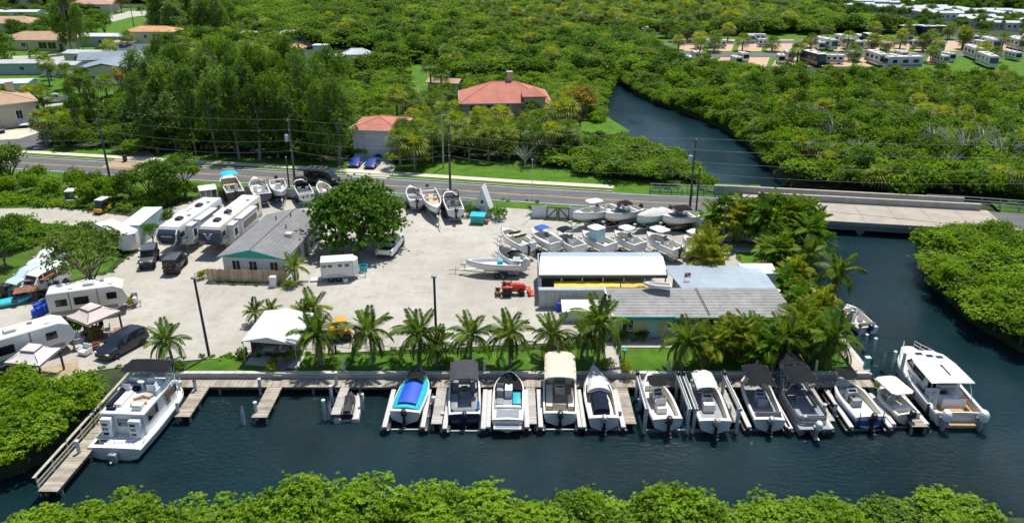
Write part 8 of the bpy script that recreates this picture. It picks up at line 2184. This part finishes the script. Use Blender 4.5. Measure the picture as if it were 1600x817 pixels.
t = thing("wheelie_bin", "dark wheeled bin standing at the nose of the beige trailer", "bin", P(212, 474), .4); mb = MB(P_GREY); mb.loft([[(-.25, -.28, .08), (.25, -.28, .08), (.25, .28, .08), (-.25, .28, .08)], [(-.3, -.35, 1.0), (.3, -.35, 1.0), (.3, .35, 1.0), (-.3, .35, 1.0)]]); mb.build("body", t, smooth=False); mb = MB(P_GREY); mb.rbox(-.32, .32, -.38, .38, 1.0, 1.08, .03); mb.build("lid", t)
# blue boxes by the horse trailer
t = thing("blue_tub", "blue plastic tub standing beside the horse trailer nose", "tub", P(568, 424)); mb = MB(VTEAL); mb.lathe([(.4, 0), (.5, .7), (.52, .72), (.46, .72), (.38, .1), (.02, .08)], (0, 0, 0), 14); mb.build("body", t); mb = MB(BLACKP); mb.tube([(.5, 0, .6), (.6, 0, .5), (.5, 0, .4)], .02, 5); mb.build("handle", t)
t = thing("white_bucket", "round white bucket on the gravel under the horse trailer hitch", "bucket", P(540, 441)); mb = MB(GEL); mb.lathe([(.22, 0), (.3, .45), (.32, .46), (.27, .46), (.2, .05), (.02, .05)], (0, 0, 0), 12); mb.build("body", t); mb = MB(GALV); mb.tube([(.3 * cos(a), .02, .46 + .2 * sin(a)) for a in [i * pi / 6 for i in range(7)]], .012, 4); mb.build("handle", t)
# rope fence along the lawn strip
t = thing("rope_fence", "low post and rope fence between the gravel and palm lawn", "fence", (-15, 63.2, 0)); pp_ = []
for i in range(9):
 x = -9 + i * 4.0; y = .0 + .045 * (x + 9); pp_.append((x, y)); mb = MB(POSTB); mb.cyl((x, y, 0), (x, y, .85), .11, .10, 8); mb.build("post", t)
for (a, b) in zip(pp_[:-1], pp_[1:]):
 mb = MB(MC_GRN); mb.tube([(a[0] + (b[0] - a[0]) * u, a[1] + (b[1] - a[1]) * u, .72 - .28 * sin(pi * u)) for u in [k / 6 for k in range(7)]], .025, 5); mb.build("rope", t)
t = thing("wooden_ramp", "dark plank steps leading from the lawn down to the dock", "steps", (P(440, 575).x, 60.9, 0), R(-4))
for i in range(7): mb = MB(WOODPILE); mb.box(-.45, .45, -1.3 + i * .42, -1.3 + i * .42 + .36, .08 - (.14 if i < 2 else 0), .13 - (.14 if i < 2 else 0)); mb.build("plank", t, smooth=False)
t = thing("garden_lamp", "teal domed lamp on a dark post at the corner of the path lawn", "garden lamp", P(975, 562)); mb = MB(POSTB); mb.cyl((0, 0, 0), (0, 0, .8), .05); mb.build("post", t); mb = MB(TEALT); mb.lathe([(.12, .8), (.24, .95), (.24, 1.05), (.02, 1.2)], (0, 0, 0), 12); mb.build("shade", t)
for i in range(2):
 t = thing("handrail", ("dark handrail along the garden path on the lawn side", "low dark board edging the path by the palms")[i], "handrail", (9.62 if i == 0 else 8.2, 61, 0), R(-3.2)); mb = MB(POSTB)
 if i == 0:
  for y in (0, 1.6, 3.2, 4.8): mb.box(-.05, .05, y - .05, y + .05, 0, .75)
 mb.box(-.04, .04, -.1, 4.9, .68 if i == 0 else .02, .78 if i == 0 else .14); mb.build("rail", t, smooth=False)
# poles and wires
def Qy(p):
 d = Vector(p) - Vector((0, 0, CH)); f = Vector((0, cos(TH), -sin(TH))); u = Vector((0, sin(TH), cos(TH)))
 return 408.5 - FPX * d.dot(u) / d.dot(f)
def h_for(base, ytop):
 lo, hi = .5, 30
 for _ in range(40):
  m = (lo + hi) / 2
  if Qy((base.x, base.y, m)) > ytop: lo = m
  else: hi = m
 return lo
PW = M("pole_wood", (.11, .09, .075), .9, var=.25, scale=2, bump=.3); POLES = []
for (px, py, yt, lb, xf) in ((173, 285, 172, "tall dark utility pole beside the road at the brown driveway", 0), (462, 295, 188, "tall utility pole with transformer behind the roadside boats", 1), (704, 308, 194, "tall utility pole standing behind the black and cream boat", 0), (1077, 334, 218, "tall utility pole with transformer where the bridge railing ends", 1)):
 b = P(px, py); hh = h_for(b, yt); t = thing("utility_pole", lb, "utility pole", b, 0, "utility poles along the road"); mb = MB(PW); mb.cyl((0, 0, -.5), (0, 0, hh), .19, .12, 9); mb.build("shaft", t); POLES.append((b, hh))
 mb = MB(GALV)
 for k, z in enumerate((.05, -1.3, -2.9, -4.4)): mb.obox((0, -.22, hh + z), (.1, .45, .1)); 
 mb.build("bracket", t, smooth=False); mb = MB(BUNK); mb.lathe([(.06, 0), (.08, .08), (.05, .16), (.02, .2)], (0, -.35, hh + .05), 8); mb.build("insulator", t)
 if xf: mb = MB(M("transformer_grey", (.36, .40, .42), .5, var=.08)); mb.lathe([(.02, 0), (.28, .03), (.3, .1), (.3, .85), (.26, .95), (.02, .98)], (-.5, -.05, hh - 3.1), 12); tf = mb.build("transformer", t); mb = MB(BUNK); mb.cyl((-.5, -.05, hh - 2.12), (-.5, -.05, hh - 1.9), .05, n=6); mb.build("bushing", tf)
for (px, py, yt, lb) in ((452, 293, 246, "short secondary pole beside the transformer pole"), (1087, 336, 262, "shorter pole next to the transformer pole by the bridge"), (1125, 412, 322, "dark weathered pole standing among the boats and palms"), (831, 340, 250, "thin steel mast at the end of the white wall by the gate")):
 b = P(px, py); hh = h_for(b, yt); t = thing("service_pole", lb, "pole", b); mb = MB(PW if px != 831 else GALV); mb.cyl((0, 0, -.5), (0, 0, hh), .13 if px != 831 else .05, .1 if px != 831 else .035, 8); mb.build("shaft", t); mb = MB(BUNK); mb.lathe([(.1, 0), (.11, .06), (.02, .12)], (0, 0, hh), 8); mb.build("cap", t)
for (px, py, yt, lb) in ((327, 556, 433, "tall dark lamp post leaning at the lawn edge near the canopy tent"), (683, 566, 431, "tall dark floodlight post behind the coconut palms")):
 b = P(px, py); hh = h_for(b, yt); t = thing("yard_light", lb, "lamp post", b, 0); t.rotation_euler = (R(.5), R(-1.2 if px < 400 else .3), 0); mb = MB(M("dark_pole", (.035, .045, .05), .7, var=.2)); mb.cyl((0, 0, -.3), (0, 0, hh), .13, .1, 9); mb.build("shaft", t); mb = MB(SILV); mb.rbox(-.22, .22, -.28, .12, hh - .05, hh + .12, .04); mb.build("lamp_head", t)
 if px > 600: mb = MB(PW); mb.rbox(-.16, .16, -.2, .1, 1.5, 2.2, .03); mb.build("switch_box", t)
for (px, py, yt, lb) in ((49, 101, 66, "slim street pole beside the yellow bungalow lawn"), (106, 96, 76, "slim street pole where the far street bends"), (62, 180, 150, "dark wooden pole beside the chimney house cars"), (693, 262, 180, "grey lamp pole with cobra head by the cabbage palms"), (211, 52, 8, "tall bare pole by the blue tarp far up the street")):
 b = P(px, py); hh = h_for(b, yt); t = thing("street_pole", lb, "pole", b, 0, "slim street poles"); mb = MB(PW if px != 693 else SILV); mb.cyl((0, 0, -.3), (0, 0, hh), .16, .11, 8); mb.build("shaft", t); mb = MB(SILV); mb.rbox(-.1, .5, -.1, .1, hh - .1, hh + .05, .03); mb.build("arm", t)
# wires: four spans on each bay, sagging
ends = [(P(-260, 262), 11.5)] + POLES + [(P(1760, 372), 12.0)]
WIRE = M("weathered_wire", (.24, .25, .26), .5, .4)
for k, z in enumerate((.2, -1.3, -2.9, -4.4)):
 for i, ((a, ha), (b, hb)) in enumerate(zip(ends[:-1], ends[1:])):
  A_ = Vector((a.x, a.y - .35, ha + z)); B_ = Vector((b.x, b.y - .35, hb + z)); n = 14
  mb = MB(WIRE); mb.tube([A_.lerp(B_, u / n) - Vector((0, 0, 4 * (u / n) * (1 - u / n) * (.5 + .15 * k))) - A_ for u in range(n + 1)], .012, 4)
  o = mb.build("overhead_wire"); o.location = A_
  tag(o, ("top", "second", "third", "lowest")[k] + " overhead wire " + ("running off beyond the brown driveway pole", "between the driveway pole and the transformer pole", "across the big tree between two utility poles", "over the yard entrance towards the bridge pole", "crossing the canal from the bridge pole")[i], "overhead wire", "overhead wires along the road")
# brown litter bin and mailbox by the driveway, blue tarp, pool boat
t = thing("litter_bin", "dark brown bin by the brown paved driveway across the road", "bin", P(196, 253)); mb = MB(POSTB); mb.lathe([(.3, 0), (.36, .2), (.36, 1.0), (.02, 1.1)], (0, 0, 0), 10); mb.build("body", t); mb = MB(BLACKP); mb.lathe([(.38, 1.0), (.38, 1.08), (.02, 1.14)], (0, 0, 0), 10); mb.build("lid", t)
BT = M("bright_blue_tarp", (.01, .22, .55), .6, var=.15, scale=.6, bump=.3)
for i, (px, py, sx_, sy_, lb) in enumerate(((42, 181, 2.6, 2.0, "bright blue tarp over a load beside the chimney house"), (226, 55, 5.5, 2.0, "bright blue covered boat far up the street by the bare pole"), (24, 35, 4.0, 1.5, "turquoise awning cover beside the far white roof"))):
 t = thing("tarp_cover", lb, "tarp", P(px, py), .3, None); mb = MB(BT); mb.loft([[(-sx_, -sy_, .3), (sx_, -sy_, .3), (sx_, sy_, .3), (-sx_, sy_, .3)], [(-sx_ * .9, -sy_ * .8, 1.5), (sx_ * .95, -sy_ * .85, 1.3), (sx_ * .85, sy_ * .8, 1.6), (-sx_ * .9, sy_ * .8, 1.4)], [(-sx_ * .5, 0, 2.1), (sx_ * .6, -.1, 1.9), (sx_ * .55, .2, 2.0), (-sx_ * .5, .3, 2.1)]]); mb.build("cloth", t, ang=60); mb = MB(BEAM); mb.box(-sx_ * .9, sx_ * .9, -sy_ * .7, sy_ * .7, 0, .3); mb.build("base", t, smooth=False)
# ================================================================ TREES ONE CAN TELL APART
def G(px, py): return P(px, py)
# coconut palms in a row on the lawn strip
for i, (px, py, h_, s_, lb) in enumerate((
 (270, 566, 2.2, .82, "small coconut palm on the lawn behind the houseboat bow"), (503, 570, 3.0, .95, "coconut palm standing against the side of the white canopy tent"),
 (583, 570, 3.2, .95, "coconut palm with upright crown beside the yellow skid loader"), (656, 573, 3.2, .98, "coconut palm just beside the dark floodlight post"),
 (683, 572, 2.2, .7, "short coconut palm at the foot of the floodlight post"), (735, 568, 2.7, .9, "leaning coconut palm behind the charcoal bimini boat"), (797, 571, 3.2, .92, "slim coconut palm behind the bowrider with teal lounge"),
 (867, 562, 2.5, .88, "coconut palm behind the long beige canopy"), (934, 568, 4.0, 1.08, "tallest coconut palm beside the garden path and pale lidded box"), (918, 566, 2.6, .8, "smaller coconut palm close under the tallest one by the path"),
 (1066, 578, 2.9, 1.0, "coconut palm spreading on the lawn before the office door"), (1292, 574, 2.9, 1.0, "coconut palm at the end of the lawn behind the pontoon boat"),
 (1222, 572, 2.7, .95, "coconut palm behind the square black bimini"), (1296, 478, 4.0, 1.0, "tall coconut palm leaning over the moored skiff"), (1262, 440, 3.2, .9, "coconut palm near the white flat roofed store"))):
 coconut_palm(P(px, py), h_, s_, lb, 10 + i, 18)
for i, (px, py, h_, s_, lb) in enumerate(((400, 505, 1.3, .55, "low feather palm behind the canopy tent, away from the loader"), (426, 506, 1.4, .55, "low feather palm directly behind the canopy tent ridge"), (462, 440, 1.7, .72, "bright young palm at the corner of the white cottage"), (494, 512, 2.0, .85, "dense feather palm between the canopy tent and yellow loader"), (480, 516, 1.7, .7, "shorter feather palm tucked behind the canopy tent corner"))):
 coconut_palm(P(px, py), h_, s_, lb, 30 + i, 16, "feather palms by the tent and cottage", (FR_Y, FR_YY, FR_M), "feather_palm", 0)
# clumping palms round the office and along the canal wall
cl = [(1118, 566), (1150, 560), (1178, 568), (1205, 556), (1236, 566), (1140, 545), (1172, 545), (1250, 545), (1268, 560), (1238, 530), (1262, 520), (1240, 500), (1268, 490), (1246, 478), (1258, 460), (1240, 455), (1275, 508), (1290, 535), (1250, 430), (1270, 425), (1242, 414), (1225, 470), (1100, 574), (1196, 575)]
r11 = random.Random(11)
for i, (px, py) in enumerate(cl):
 p = P(px, py); p.x = min(p.x, 29.4); near = "before the office wall" if py > 540 and px < 1245 else "between the office and canal walkway"
 tree("clump_palm", "clumping feather palm in the dense planting " + near, "palm tree", p, CLUMP[i % 3 if i % 5 else 1], r11.uniform(.85, 1.2), r11.random() * 6, "clumping palms " + near)
for i, (px, py, s_) in enumerate(((1120, 372, 1.0), (1150, 380, 1.15), (1175, 378, 1.2), (1198, 384, 1.25), (1222, 388, 1.3), (1245, 396, 1.2), (1262, 404, 1.1), (1210, 370, 1.2), (1235, 376, 1.25), (1180, 366, 1.1), (1255, 384, 1.1))):
 tree("clump_palm", "clumping feather palm in the grove between the white curved wall and bridge", "palm tree", P(px, py), CLUMP[i % 3], s_ * 1.25, r11.random() * 6, "clumping palms by the bridge")
for i, (px, py, s_) in enumerate(((1135, 372, .62), (1168, 372, .6), (1205, 378, .7), (1240, 385, .7), (1215, 400, .5))):
 tree("broadleaf_tree", "low bushy tree among the palms between the curved wall and bridge", "tree", P(px, py), BROAD[i % 2], s_, i * 1.3, "bushy trees by the bridge")
tree("clump_palm", "small palm growing up between the metal roofs and second boat row", "palm tree", P(1102, 450), CLUMP[1], 1.2, 1.0, None, 1.75)
# shrubs on the lawn strip and around
sh = [(975, 582, 2, "round yellow shrub at the foot of the garden path"), (945, 578, 2, "small clipped shrub on the lawn beside the path"), (1378, 612, 2, "yellow flowering shrub in a pot on the pier by the cream boat"), (520, 572, 0, "leafy green shrub under the palm beside the tent"), (545, 574, 0, "low green shrub under the palms left of the skid loader's palm"), (618, 574, 1, "dark green shrub between the first palms of the row"), (700, 574, 1, "green shrub beside the floodlight palm"), (1005, 530, 1, "clipped dark shrub on the office patio"), (985, 525, 0, "potted green plant under the dark office window"), (975, 532, 2, "orange flowering plant at the patio edge"), (120, 525, 0, "bright green banana shrub between the two gazebos"), (88, 528, 0, "leafy plant under the white trailer nose"), (150, 528, 2, "yellow potted plant at the gazebo post by the suv"), (202, 478, 2, "yellow green plant at the nose of the beige trailer"), (452, 452, 2, "yellow shrub at the foot of the cottage palm"), (318, 436, 2, "small yellow shrub at the end of the picket fence"), (775, 342, 1, "dark round shrub beside the A-frame hut"), (735, 338, 1, "dark shrub on the far side of the A-frame hut"), (378, 560, 0, "leafy plant at the front corner of the canopy tent"), (462, 562, 0, "spiky green plant at the open side of the canopy tent"), (1075, 357, 1, "small weed clump behind the bowrider at the curved wall"), (275, 578, 1, "low shrub beneath the small palm behind the houseboat"), (430, 578, 2, "yellow flowering plant at the dock steps"), (1395, 605, 2, "second yellow shrub beside the cream boat")]
for i, (px, py, k, lb) in enumerate(sh):
 s_ = {10: 1.5, 16: 1.4, 17: 1.2, 11: .8}.get(i, .75)
 tree("shrub", lb, "shrub", P(px, py, DZ if 1370 < px < 1400 else 0), (SHRUB[k], SHST), s_, i, None)
# the big tree, the spreading tree, trees by the dirt track
bt = clump_crown("big_crown", 900, lobes(901, 64, 5.0, 4.6, 3.1, 4.3, 1.1, 1.8, -.75) + [((-2.8, -3.2, 2.0), 1.6), ((2.2, -3.4, 1.9), 1.5), ((-.3, -3.9, 2.2), 1.6), ((-4.4, -1.5, 2.3), 1.5), ((4.4, -1.2, 2.6), 1.4)], 30, 8, .36, .10, L_TREE)
tree("broadleaf_tree", "big dark green tree shading the pickup and horse trailer", "tree", P(564, 388), (bt, trunk_mesh("tree_trunk", 90, 2.8, .36, 3.6, 9, 6.0)), 1.0, .4, None, .98)
stc = clump_crown("open_crown", 905, lobes(906, 34, 4.2, 3.8, 1.9, 4.7, .8, 1.35, -.4), 22, 7, .30, .075, L_OLIVE)
tree("broadleaf_tree", "open crowned olive green tree over the beige trailer", "tree", P(146, 458), (stc, trunk_mesh("tree_trunk", 95, 2.2, .22, 3.4, 10, 5.2)), 1.0, 1.0, None)
for i, (px, py, s_, k, lb) in enumerate(((20, 292, .75, 2, "grey green tree at the road edge among the roadside brush"), (265, 318, .72, 0, "bushy tree behind the small A-frame caravan"), (235, 312, .62, 1, "bushy tree on the roadside before the driveway pole"), (290, 308, .7, 1, "leafy tree beside the turquoise bimini boat"), (205, 316, .5, 0, "low bushy tree beside the golf cart with yellow nose"), (28, 388, .5, 1, "round bush on the grass beyond the parked white suv"), (10, 418, .5, 0, "second round bush at the edge of the parked cars"), (268, 362, .32, 0, "low green bush between the container and the first caravan"), (240, 380, .3, 1, "small bush in front of the pale blue container"), (1205, 428, .35, 0, "leafy bush behind the white flat roofed store"))):
 tree("broadleaf_tree", lb, "tree", P(px, py), BROAD[k], s_, i * 1.7, None)
# tall dark wispy trees beyond the road
rt = random.Random(21); n_ = 0
def fill(zone_, n, fn, mind):
 xs = [p[0] for p in zone_]; ys = [p[1] for p in zone_]; got = []
 for _ in range(n * 40):
  if len(got) >= n: break
  x, y = rt.uniform(min(xs), max(xs)), rt.uniform(min(ys), max(ys))
  if inside(zone_, x, y) and free(x, y) and all(hypot(x - a, y - b) > mind for a, b in got): got.append((x, y)); fn(x, y, len(got))
fill(Z_TALL, 105, lambda x, y, i: tree("casuarina", "tall dark wispy tree in the grove beyond the road", "tree", (x, y, 0), TALL[i % 3], rt.uniform(.75, 1.05), rt.random() * 6, "tall dark trees beyond the road", rt.uniform(.68, 1.16)), 2.9)
fill(Z_TALL2, 26, lambda x, y, i: tree("casuarina", "tall dark wispy tree in the far grove behind the houses", "tree", (x, y, 0), TALL[i % 3], rt.uniform(1.0, 1.3), rt.random() * 6, "tall dark trees behind the houses", rt.uniform(.9, 1.2)), 3.6)
for i, (px, py, s_, lb) in enumerate(((112, 84, 1.35, "tallest dark pine beside the yellow bungalow"), (124, 82, 1.2, "dark pine second from the yellow bungalow"), (132, 86, 1.0, "slender dark pine nearest the pale blue house"), (100, 80, 1.0, "dark pine overhanging the yellow bungalow porch"), (150, 206, .72, "dark columnar tree beside the side street palms"), (128, 226, .6, "dark tree at the corner of the side street"), (118, 200, .62, "dark tree behind the corner palm"))):
 tree("casuarina", lb, "tree", P(px, py), TALL[i % 3], s_ * .8, i, None, s_ * 1.1)
# cabbage palms round the garage house and villa
fill(Z_PALM, 62, lambda x, y, i: fan_palm((x, y, 0), rt.uniform(2.6, 5.2), rt.uniform(1.0, 1.4), "cabbage palm in the garden grove between garage house and villa", i, "cabbage palms round the villa"), 2.6)
for i, (px, py, h_, lb) in enumerate(((626, 262, 4.6, "cabbage palm beside the right wall of the garage house"), (648, 266, 4.0, "cabbage palm on the verge two trunks from the garage house"), (866, 218, 5.2, "yellowing cabbage palm nearest the villa lawn"), (885, 216, 5.5, "second yellowing cabbage palm by the villa lawn"), (74, 228, 4.6, "cabbage palm on the street corner verge"), (139, 178, 7.5, "tall single palm on the lawn before the gabled house"), (172, 172, 5.5, "single palm on the lawn right before the gabled house wall"), (78, 134, 5.5, "palm beside the white cottage"), (60, 104, 3.0, "young palm by the street below the yellow bungalow"), (204, 98, 7, "palm before the orange roofed house"), (176, 104, 5.5, "palm between the grey bungalow and slate roof"), (674, 150, 6.5, "tall palm before the tan roofed cottage"), (690, 152, 5.0, "shorter palm close to the tan roofed cottage"), (622, 205, 6.5, "cabbage palm standing above the coral garage roof"))):
 fan_palm(P(px, py), h_, 1.35, lb, 70 + i, "single cabbage palms", 2 if i in (2, 3) else None)
tree("broadleaf_tree", "golden brown flowering tree beside the villa lawn", "tree", P(905, 206), (clump_crown("golden_crown", 930, lobes(931, 22, 2.6, 2.6, 3.0, 5.0, .8, 1.3, -.4), 22, 7, .4, .10, L_YEL), BROAD[0][1]), 1.0, 0, None)
tree("broadleaf_tree", "yellow leaved tree in front of the gabled house", "tree", P(192, 148), (clump_crown("golden_crown", 935, lobes(936, 14, 2.6, 2.4, 1.8, 4.0, .7, 1.2, -.2), 16, 7, .4, .10, L_YEL), BROAD[1][1]), 1.0, 0, None)
for i, (px, py, h_) in enumerate(((20, 190, 3.4), (35, 185, 3.6), (55, 178, 3.8), (70, 176, 3.6), (15, 172, 3.0), (125, 148, 3.4), (108, 140, 4.0), (100, 225, 2.8), (112, 218, 3.2))):
 fan_palm(P(px, py), h_, 1.5, "bushy cabbage palm in the row along the near street of houses", 120 + i, "palms along the street of houses")
for i, (px, py, s_) in enumerate(((8, 92, .9), (14, 108, .8), (25, 62, .8), (72, 58, .8), (165, 58, .9), (210, 108, .6), (150, 66, .8), (245, 112, .8), (262, 118, .8), (160, 92, .45), (80, 125, .5), (190, 20, .9), (222, 26, .5), (110, 12, 1.1), (60, 22, 1.0), (30, 16, 1.0), (268, 96, .9), (125, 150, .6))):
 tree("broadleaf_tree", "round green garden tree among the far houses", "tree", P(px, py), BROAD[i % 3], s_, i * 1.1, "garden trees among the far houses")
bare = trunk_mesh("bare_limbs", 97, 2.6, .2, 3.0, 13, 5.2, mat=M("bleached_wood", (.42, .39, .35), .9, var=.2, scale=2))
for i, (px, py, s_) in enumerate(((1300, 232, 1.0), (1340, 262, .9), (1425, 215, 1.1), (1452, 250, 1.1), (1478, 240, .9), (1500, 262, 1.2), (1530, 245, 1.0), (1560, 268, 1.1), (1588, 250, 1.0), (1475, 280, .9), (1272, 200, .9), (820, 262, .7), (655, 175, 1.0), (470, 190, 1.2))):
 t = thing("bare_tree", "leafless bleached grey tree sticking out of the thicket beyond the road", "tree", P(px, py), i * 2.1, "leafless grey trees beyond the road"); obj_of("trunk", bare, t, scale=(s_, s_, s_ * 1.0))
# ================================================================ CARAVAN PARK FAR OFF
def motorhome(label, px, py, rz, dark=False):
 t = thing("motorhome", label, "motorhome", P(px, py), rz, "motorhomes in the far park"); L = 10; b = P_NAVY if dark else RVW
 mb = MB(b); mb.extrude([(0, .5), (L, .5), (L + .1, 1.4), (L - .25, 3.4), (.1, 3.5), (0, 3.3)], -1.25, 1.25); mb.build("body", t, bevel=.08)
 mb = MB(RVROOF); mb.rbox(-1.2, 1.2, .15, L - .4, 3.48, 3.54, .02); mb.rbox(-.4, .4, 3, 4, 3.54, 3.85, .1); mb.rbox(-.4, .4, 7, 8, 3.54, 3.85, .1); mb.build("roof", t)
 mb = MB(GLASSD); mb.quad((-1.1, L + .13, 1.55), (1.1, L + .13, 1.55), (1.05, L - .12, 3.0), (-1.05, L - .12, 3.0)); mb.build("windscreen", t, smooth=False)
 for sx in (-1, 1):
  rv_windows(t, sx, 1.25, [(2, 2.3, 1.4, .8), (5, 2.3, 1.4, .8), (8, 2.3, 1.2, .8)]); mb = MB(STRP); mb.box(sx * 1.256 - .006, sx * 1.256 + .006, .2, L - .2, 1.0, 1.4); mb.build("stripe", t, smooth=False)
  for y in (2.2, 7.8): wheel(t, sx * 1.08, y, .45, .28)
 return t
MH = None
W_ = ("beside a hedge", "alone on its pad", "near the lane", "next to a palm", "at the lane corner", "with a tow car", "before the tall palms", "half behind shrubs", "close to the meadow", "in the second row")
for i, (px, py, rz_v, dk) in enumerate(((1255, 97, 190, 1), (1273, 74, 195, 0), (1306, 70, 190, 0), (1318, 76, 185, 0), (1350, 68, 182, 1), (1356, 97, 180, 0), (1442, 55, 100, 1), (1448, 76, 176, 0), (1476, 56, 100, 1), (1510, 88, 170, 0), (1536, 74, 172, 0), (1575, 74, 172, 0), (1600, 70, 170, 0), (1436, 108, 95, 0), (1530, 100, 170, 0), (1095, 56, 80, 0), (1012, 58, 75, 0), (1004, 62, 60, 1))):
 lb = ("dark" if dk else "white") + " motorhome in the far caravan park " + W_[i % 10] + (" of the first row" if i < 6 else " of the middle rows" if i < 13 else " at the park edge")
 key = bool(dk)
 if MH is None: MH = {}
 if key in MH: copy_tree(MH[key], P(px, py), R(rz_v), lb)
 else: MH[key] = motorhome(lb, px, py, R(rz_v), dk)
rk = random.Random(31)
for i in range(34):
 row = i % 4; px = 1045 + (i * 61) % 560; py = (99, 75, 66, 93)[row] + rk.uniform(-2, 2); q = (row * 3 + i) % 10
 copy_tree(MH[False], P(px, py), R(rk.choice((176, 182, 188, 172, 84))), "small white camper in the far caravan park, row " + ("nearest the mangroves", "along the middle lane", "beside the far lane", "by the lower lane")[row], scale=(.78, rk.uniform(.4, .62), .72), group="small campers in the far park")
mhp = None; rm = random.Random(8)
for row, (x0, x1, y0, y1, n) in enumerate(((1332, 1425, 11, 12, 5), (1318, 1600, 15, 28, 13), (1360, 1610, 20, 33, 12), (1395, 1600, 25, 41, 8), (1500, 1600, 38, 50, 4))):
 for i in range(n):
  u = (i + .5) / n; p = P(x0 + (x1 - x0) * u + rm.uniform(-3, 3), y0 + (y1 - y0) * u + rm.uniform(-1, 1)); rzv = R(rm.choice((82, 86, 90, 78, 5)))
  if mhp is None:
   mhp = thing("mobile_home", "white mobile home in the far rows at the park's edge", "mobile home", p, rzv, "mobile homes in the far park")
   mb = MB(W_WHITE); mb.box(-2.2, 2.2, -6, 6, -.1, 3.2); mb.build("wall", mhp, smooth=False); mb = MB(R_WHITE); gable(mb, 4.4, 12, 3.3, .8, .35, along='y'); mb.build("roof", mhp, smooth=False)
   for sx in ('-x', '+x'):
    for y in (-4, -1, 2, 4.6): window(mhp, -2.2 if sx == '-x' else 2.2, y, 1.8, 1.2, 1.0, sx)
   mb = MB(TRIMW); mb.box(2.21, 4.2, -3, 3, 2.6, 2.7); mb.box(4.1, 4.2, -3, -2.9, 0, 2.6); mb.box(4.1, 4.2, 2.9, 3, 0, 2.6); mb.build("carport", mhp, smooth=False)
  else: copy_tree(mhp, p, rzv, scale=(.75, rm.uniform(.45, .85), rm.uniform(.75, .95)))
for i in range(46):
 px, py = rm.uniform(1040, 1600), rm.choice((60, 64, 78, 82, 98)) + rm.uniform(-3, 3)
 fan_palm(P(px, py), rm.uniform(2.2, 4.6), rm.uniform(1.1, 1.6), "cabbage palm planted between the pads of the far caravan park", 200 + i, "cabbage palms in the far park")
# ================================================================ WEEDS ALONG EDGES, LINES
r12 = random.Random(12); ed = []
def along(poly, step, spread, z=0., skip=None):
 for a, b in zip(poly, poly[1:] + poly[:1]):
  L = hypot(b[0] - a[0], b[1] - a[1]); n = int(L / step)
  for i in range(n):
   if r12.random() < .35: continue
   u = (i + r12.random()) / n; x = a[0] + (b[0] - a[0]) * u + r12.uniform(-spread, spread); y = a[1] + (b[1] - a[1]) * u + r12.uniform(-spread, spread)
   if abs(x) < 60 and y > 60.4: s = r12.uniform(.08, .26); ed.append((x, y, z, r12.random() * 6, s, s * r12.uniform(.6, 1.3)))
along(YPOLY, .45, .5)
along([(8.3, 64.6), (0, 64), (-12, 63.4), (-26, 62.9)], .3, .25); along([(9.8, 66.6), (26.6, 66.6), (26.6, 88)], .35, .3)
for a, b in ((P(385, 307), P(738, 331)), (P(890, 345), P(1082, 358)), (P(325, 442), P(448, 445)), (P(1095, 364), P(1240, 394))): along([(a.x, a.y), (b.x, b.y)], .4, .35)
scatter("edge_weeds", LOWW[0], ed)
# mooring lines from the boats' bows to the dock
for i, (x, lb) in enumerate(((-8.6, "blue covered boat"), (-3.6, "charcoal bimini boat"), (-.3, "bowrider with teal lounge"), (3.6, "beige canopy boat"), (6.6, "navy cockpit cover boat"), (19.3, "square black bimini boat"), (22.3, "pontoon boat"), (26.6, "blue hull band boat"))):
 t = MB(M("white_rope", (.55, .53, .48), .9)); a, b = Vector((x, 57.4, -.25)), Vector((x + (1.0 if i % 2 else -.9), 59.1, DZ + .03)); t.tube([a.lerp(b, u / 8) - Vector((0, 0, .25 * sin(pi * u / 8))) for u in range(9)] + [b + Vector((.15 * cos(k), .15 * sin(k), .01)) for k in range(7)], .022, 5); o = t.build("mooring_line"); tag(o, "white mooring rope from the bow of the " + lb + " to the dock", "rope", "mooring ropes")
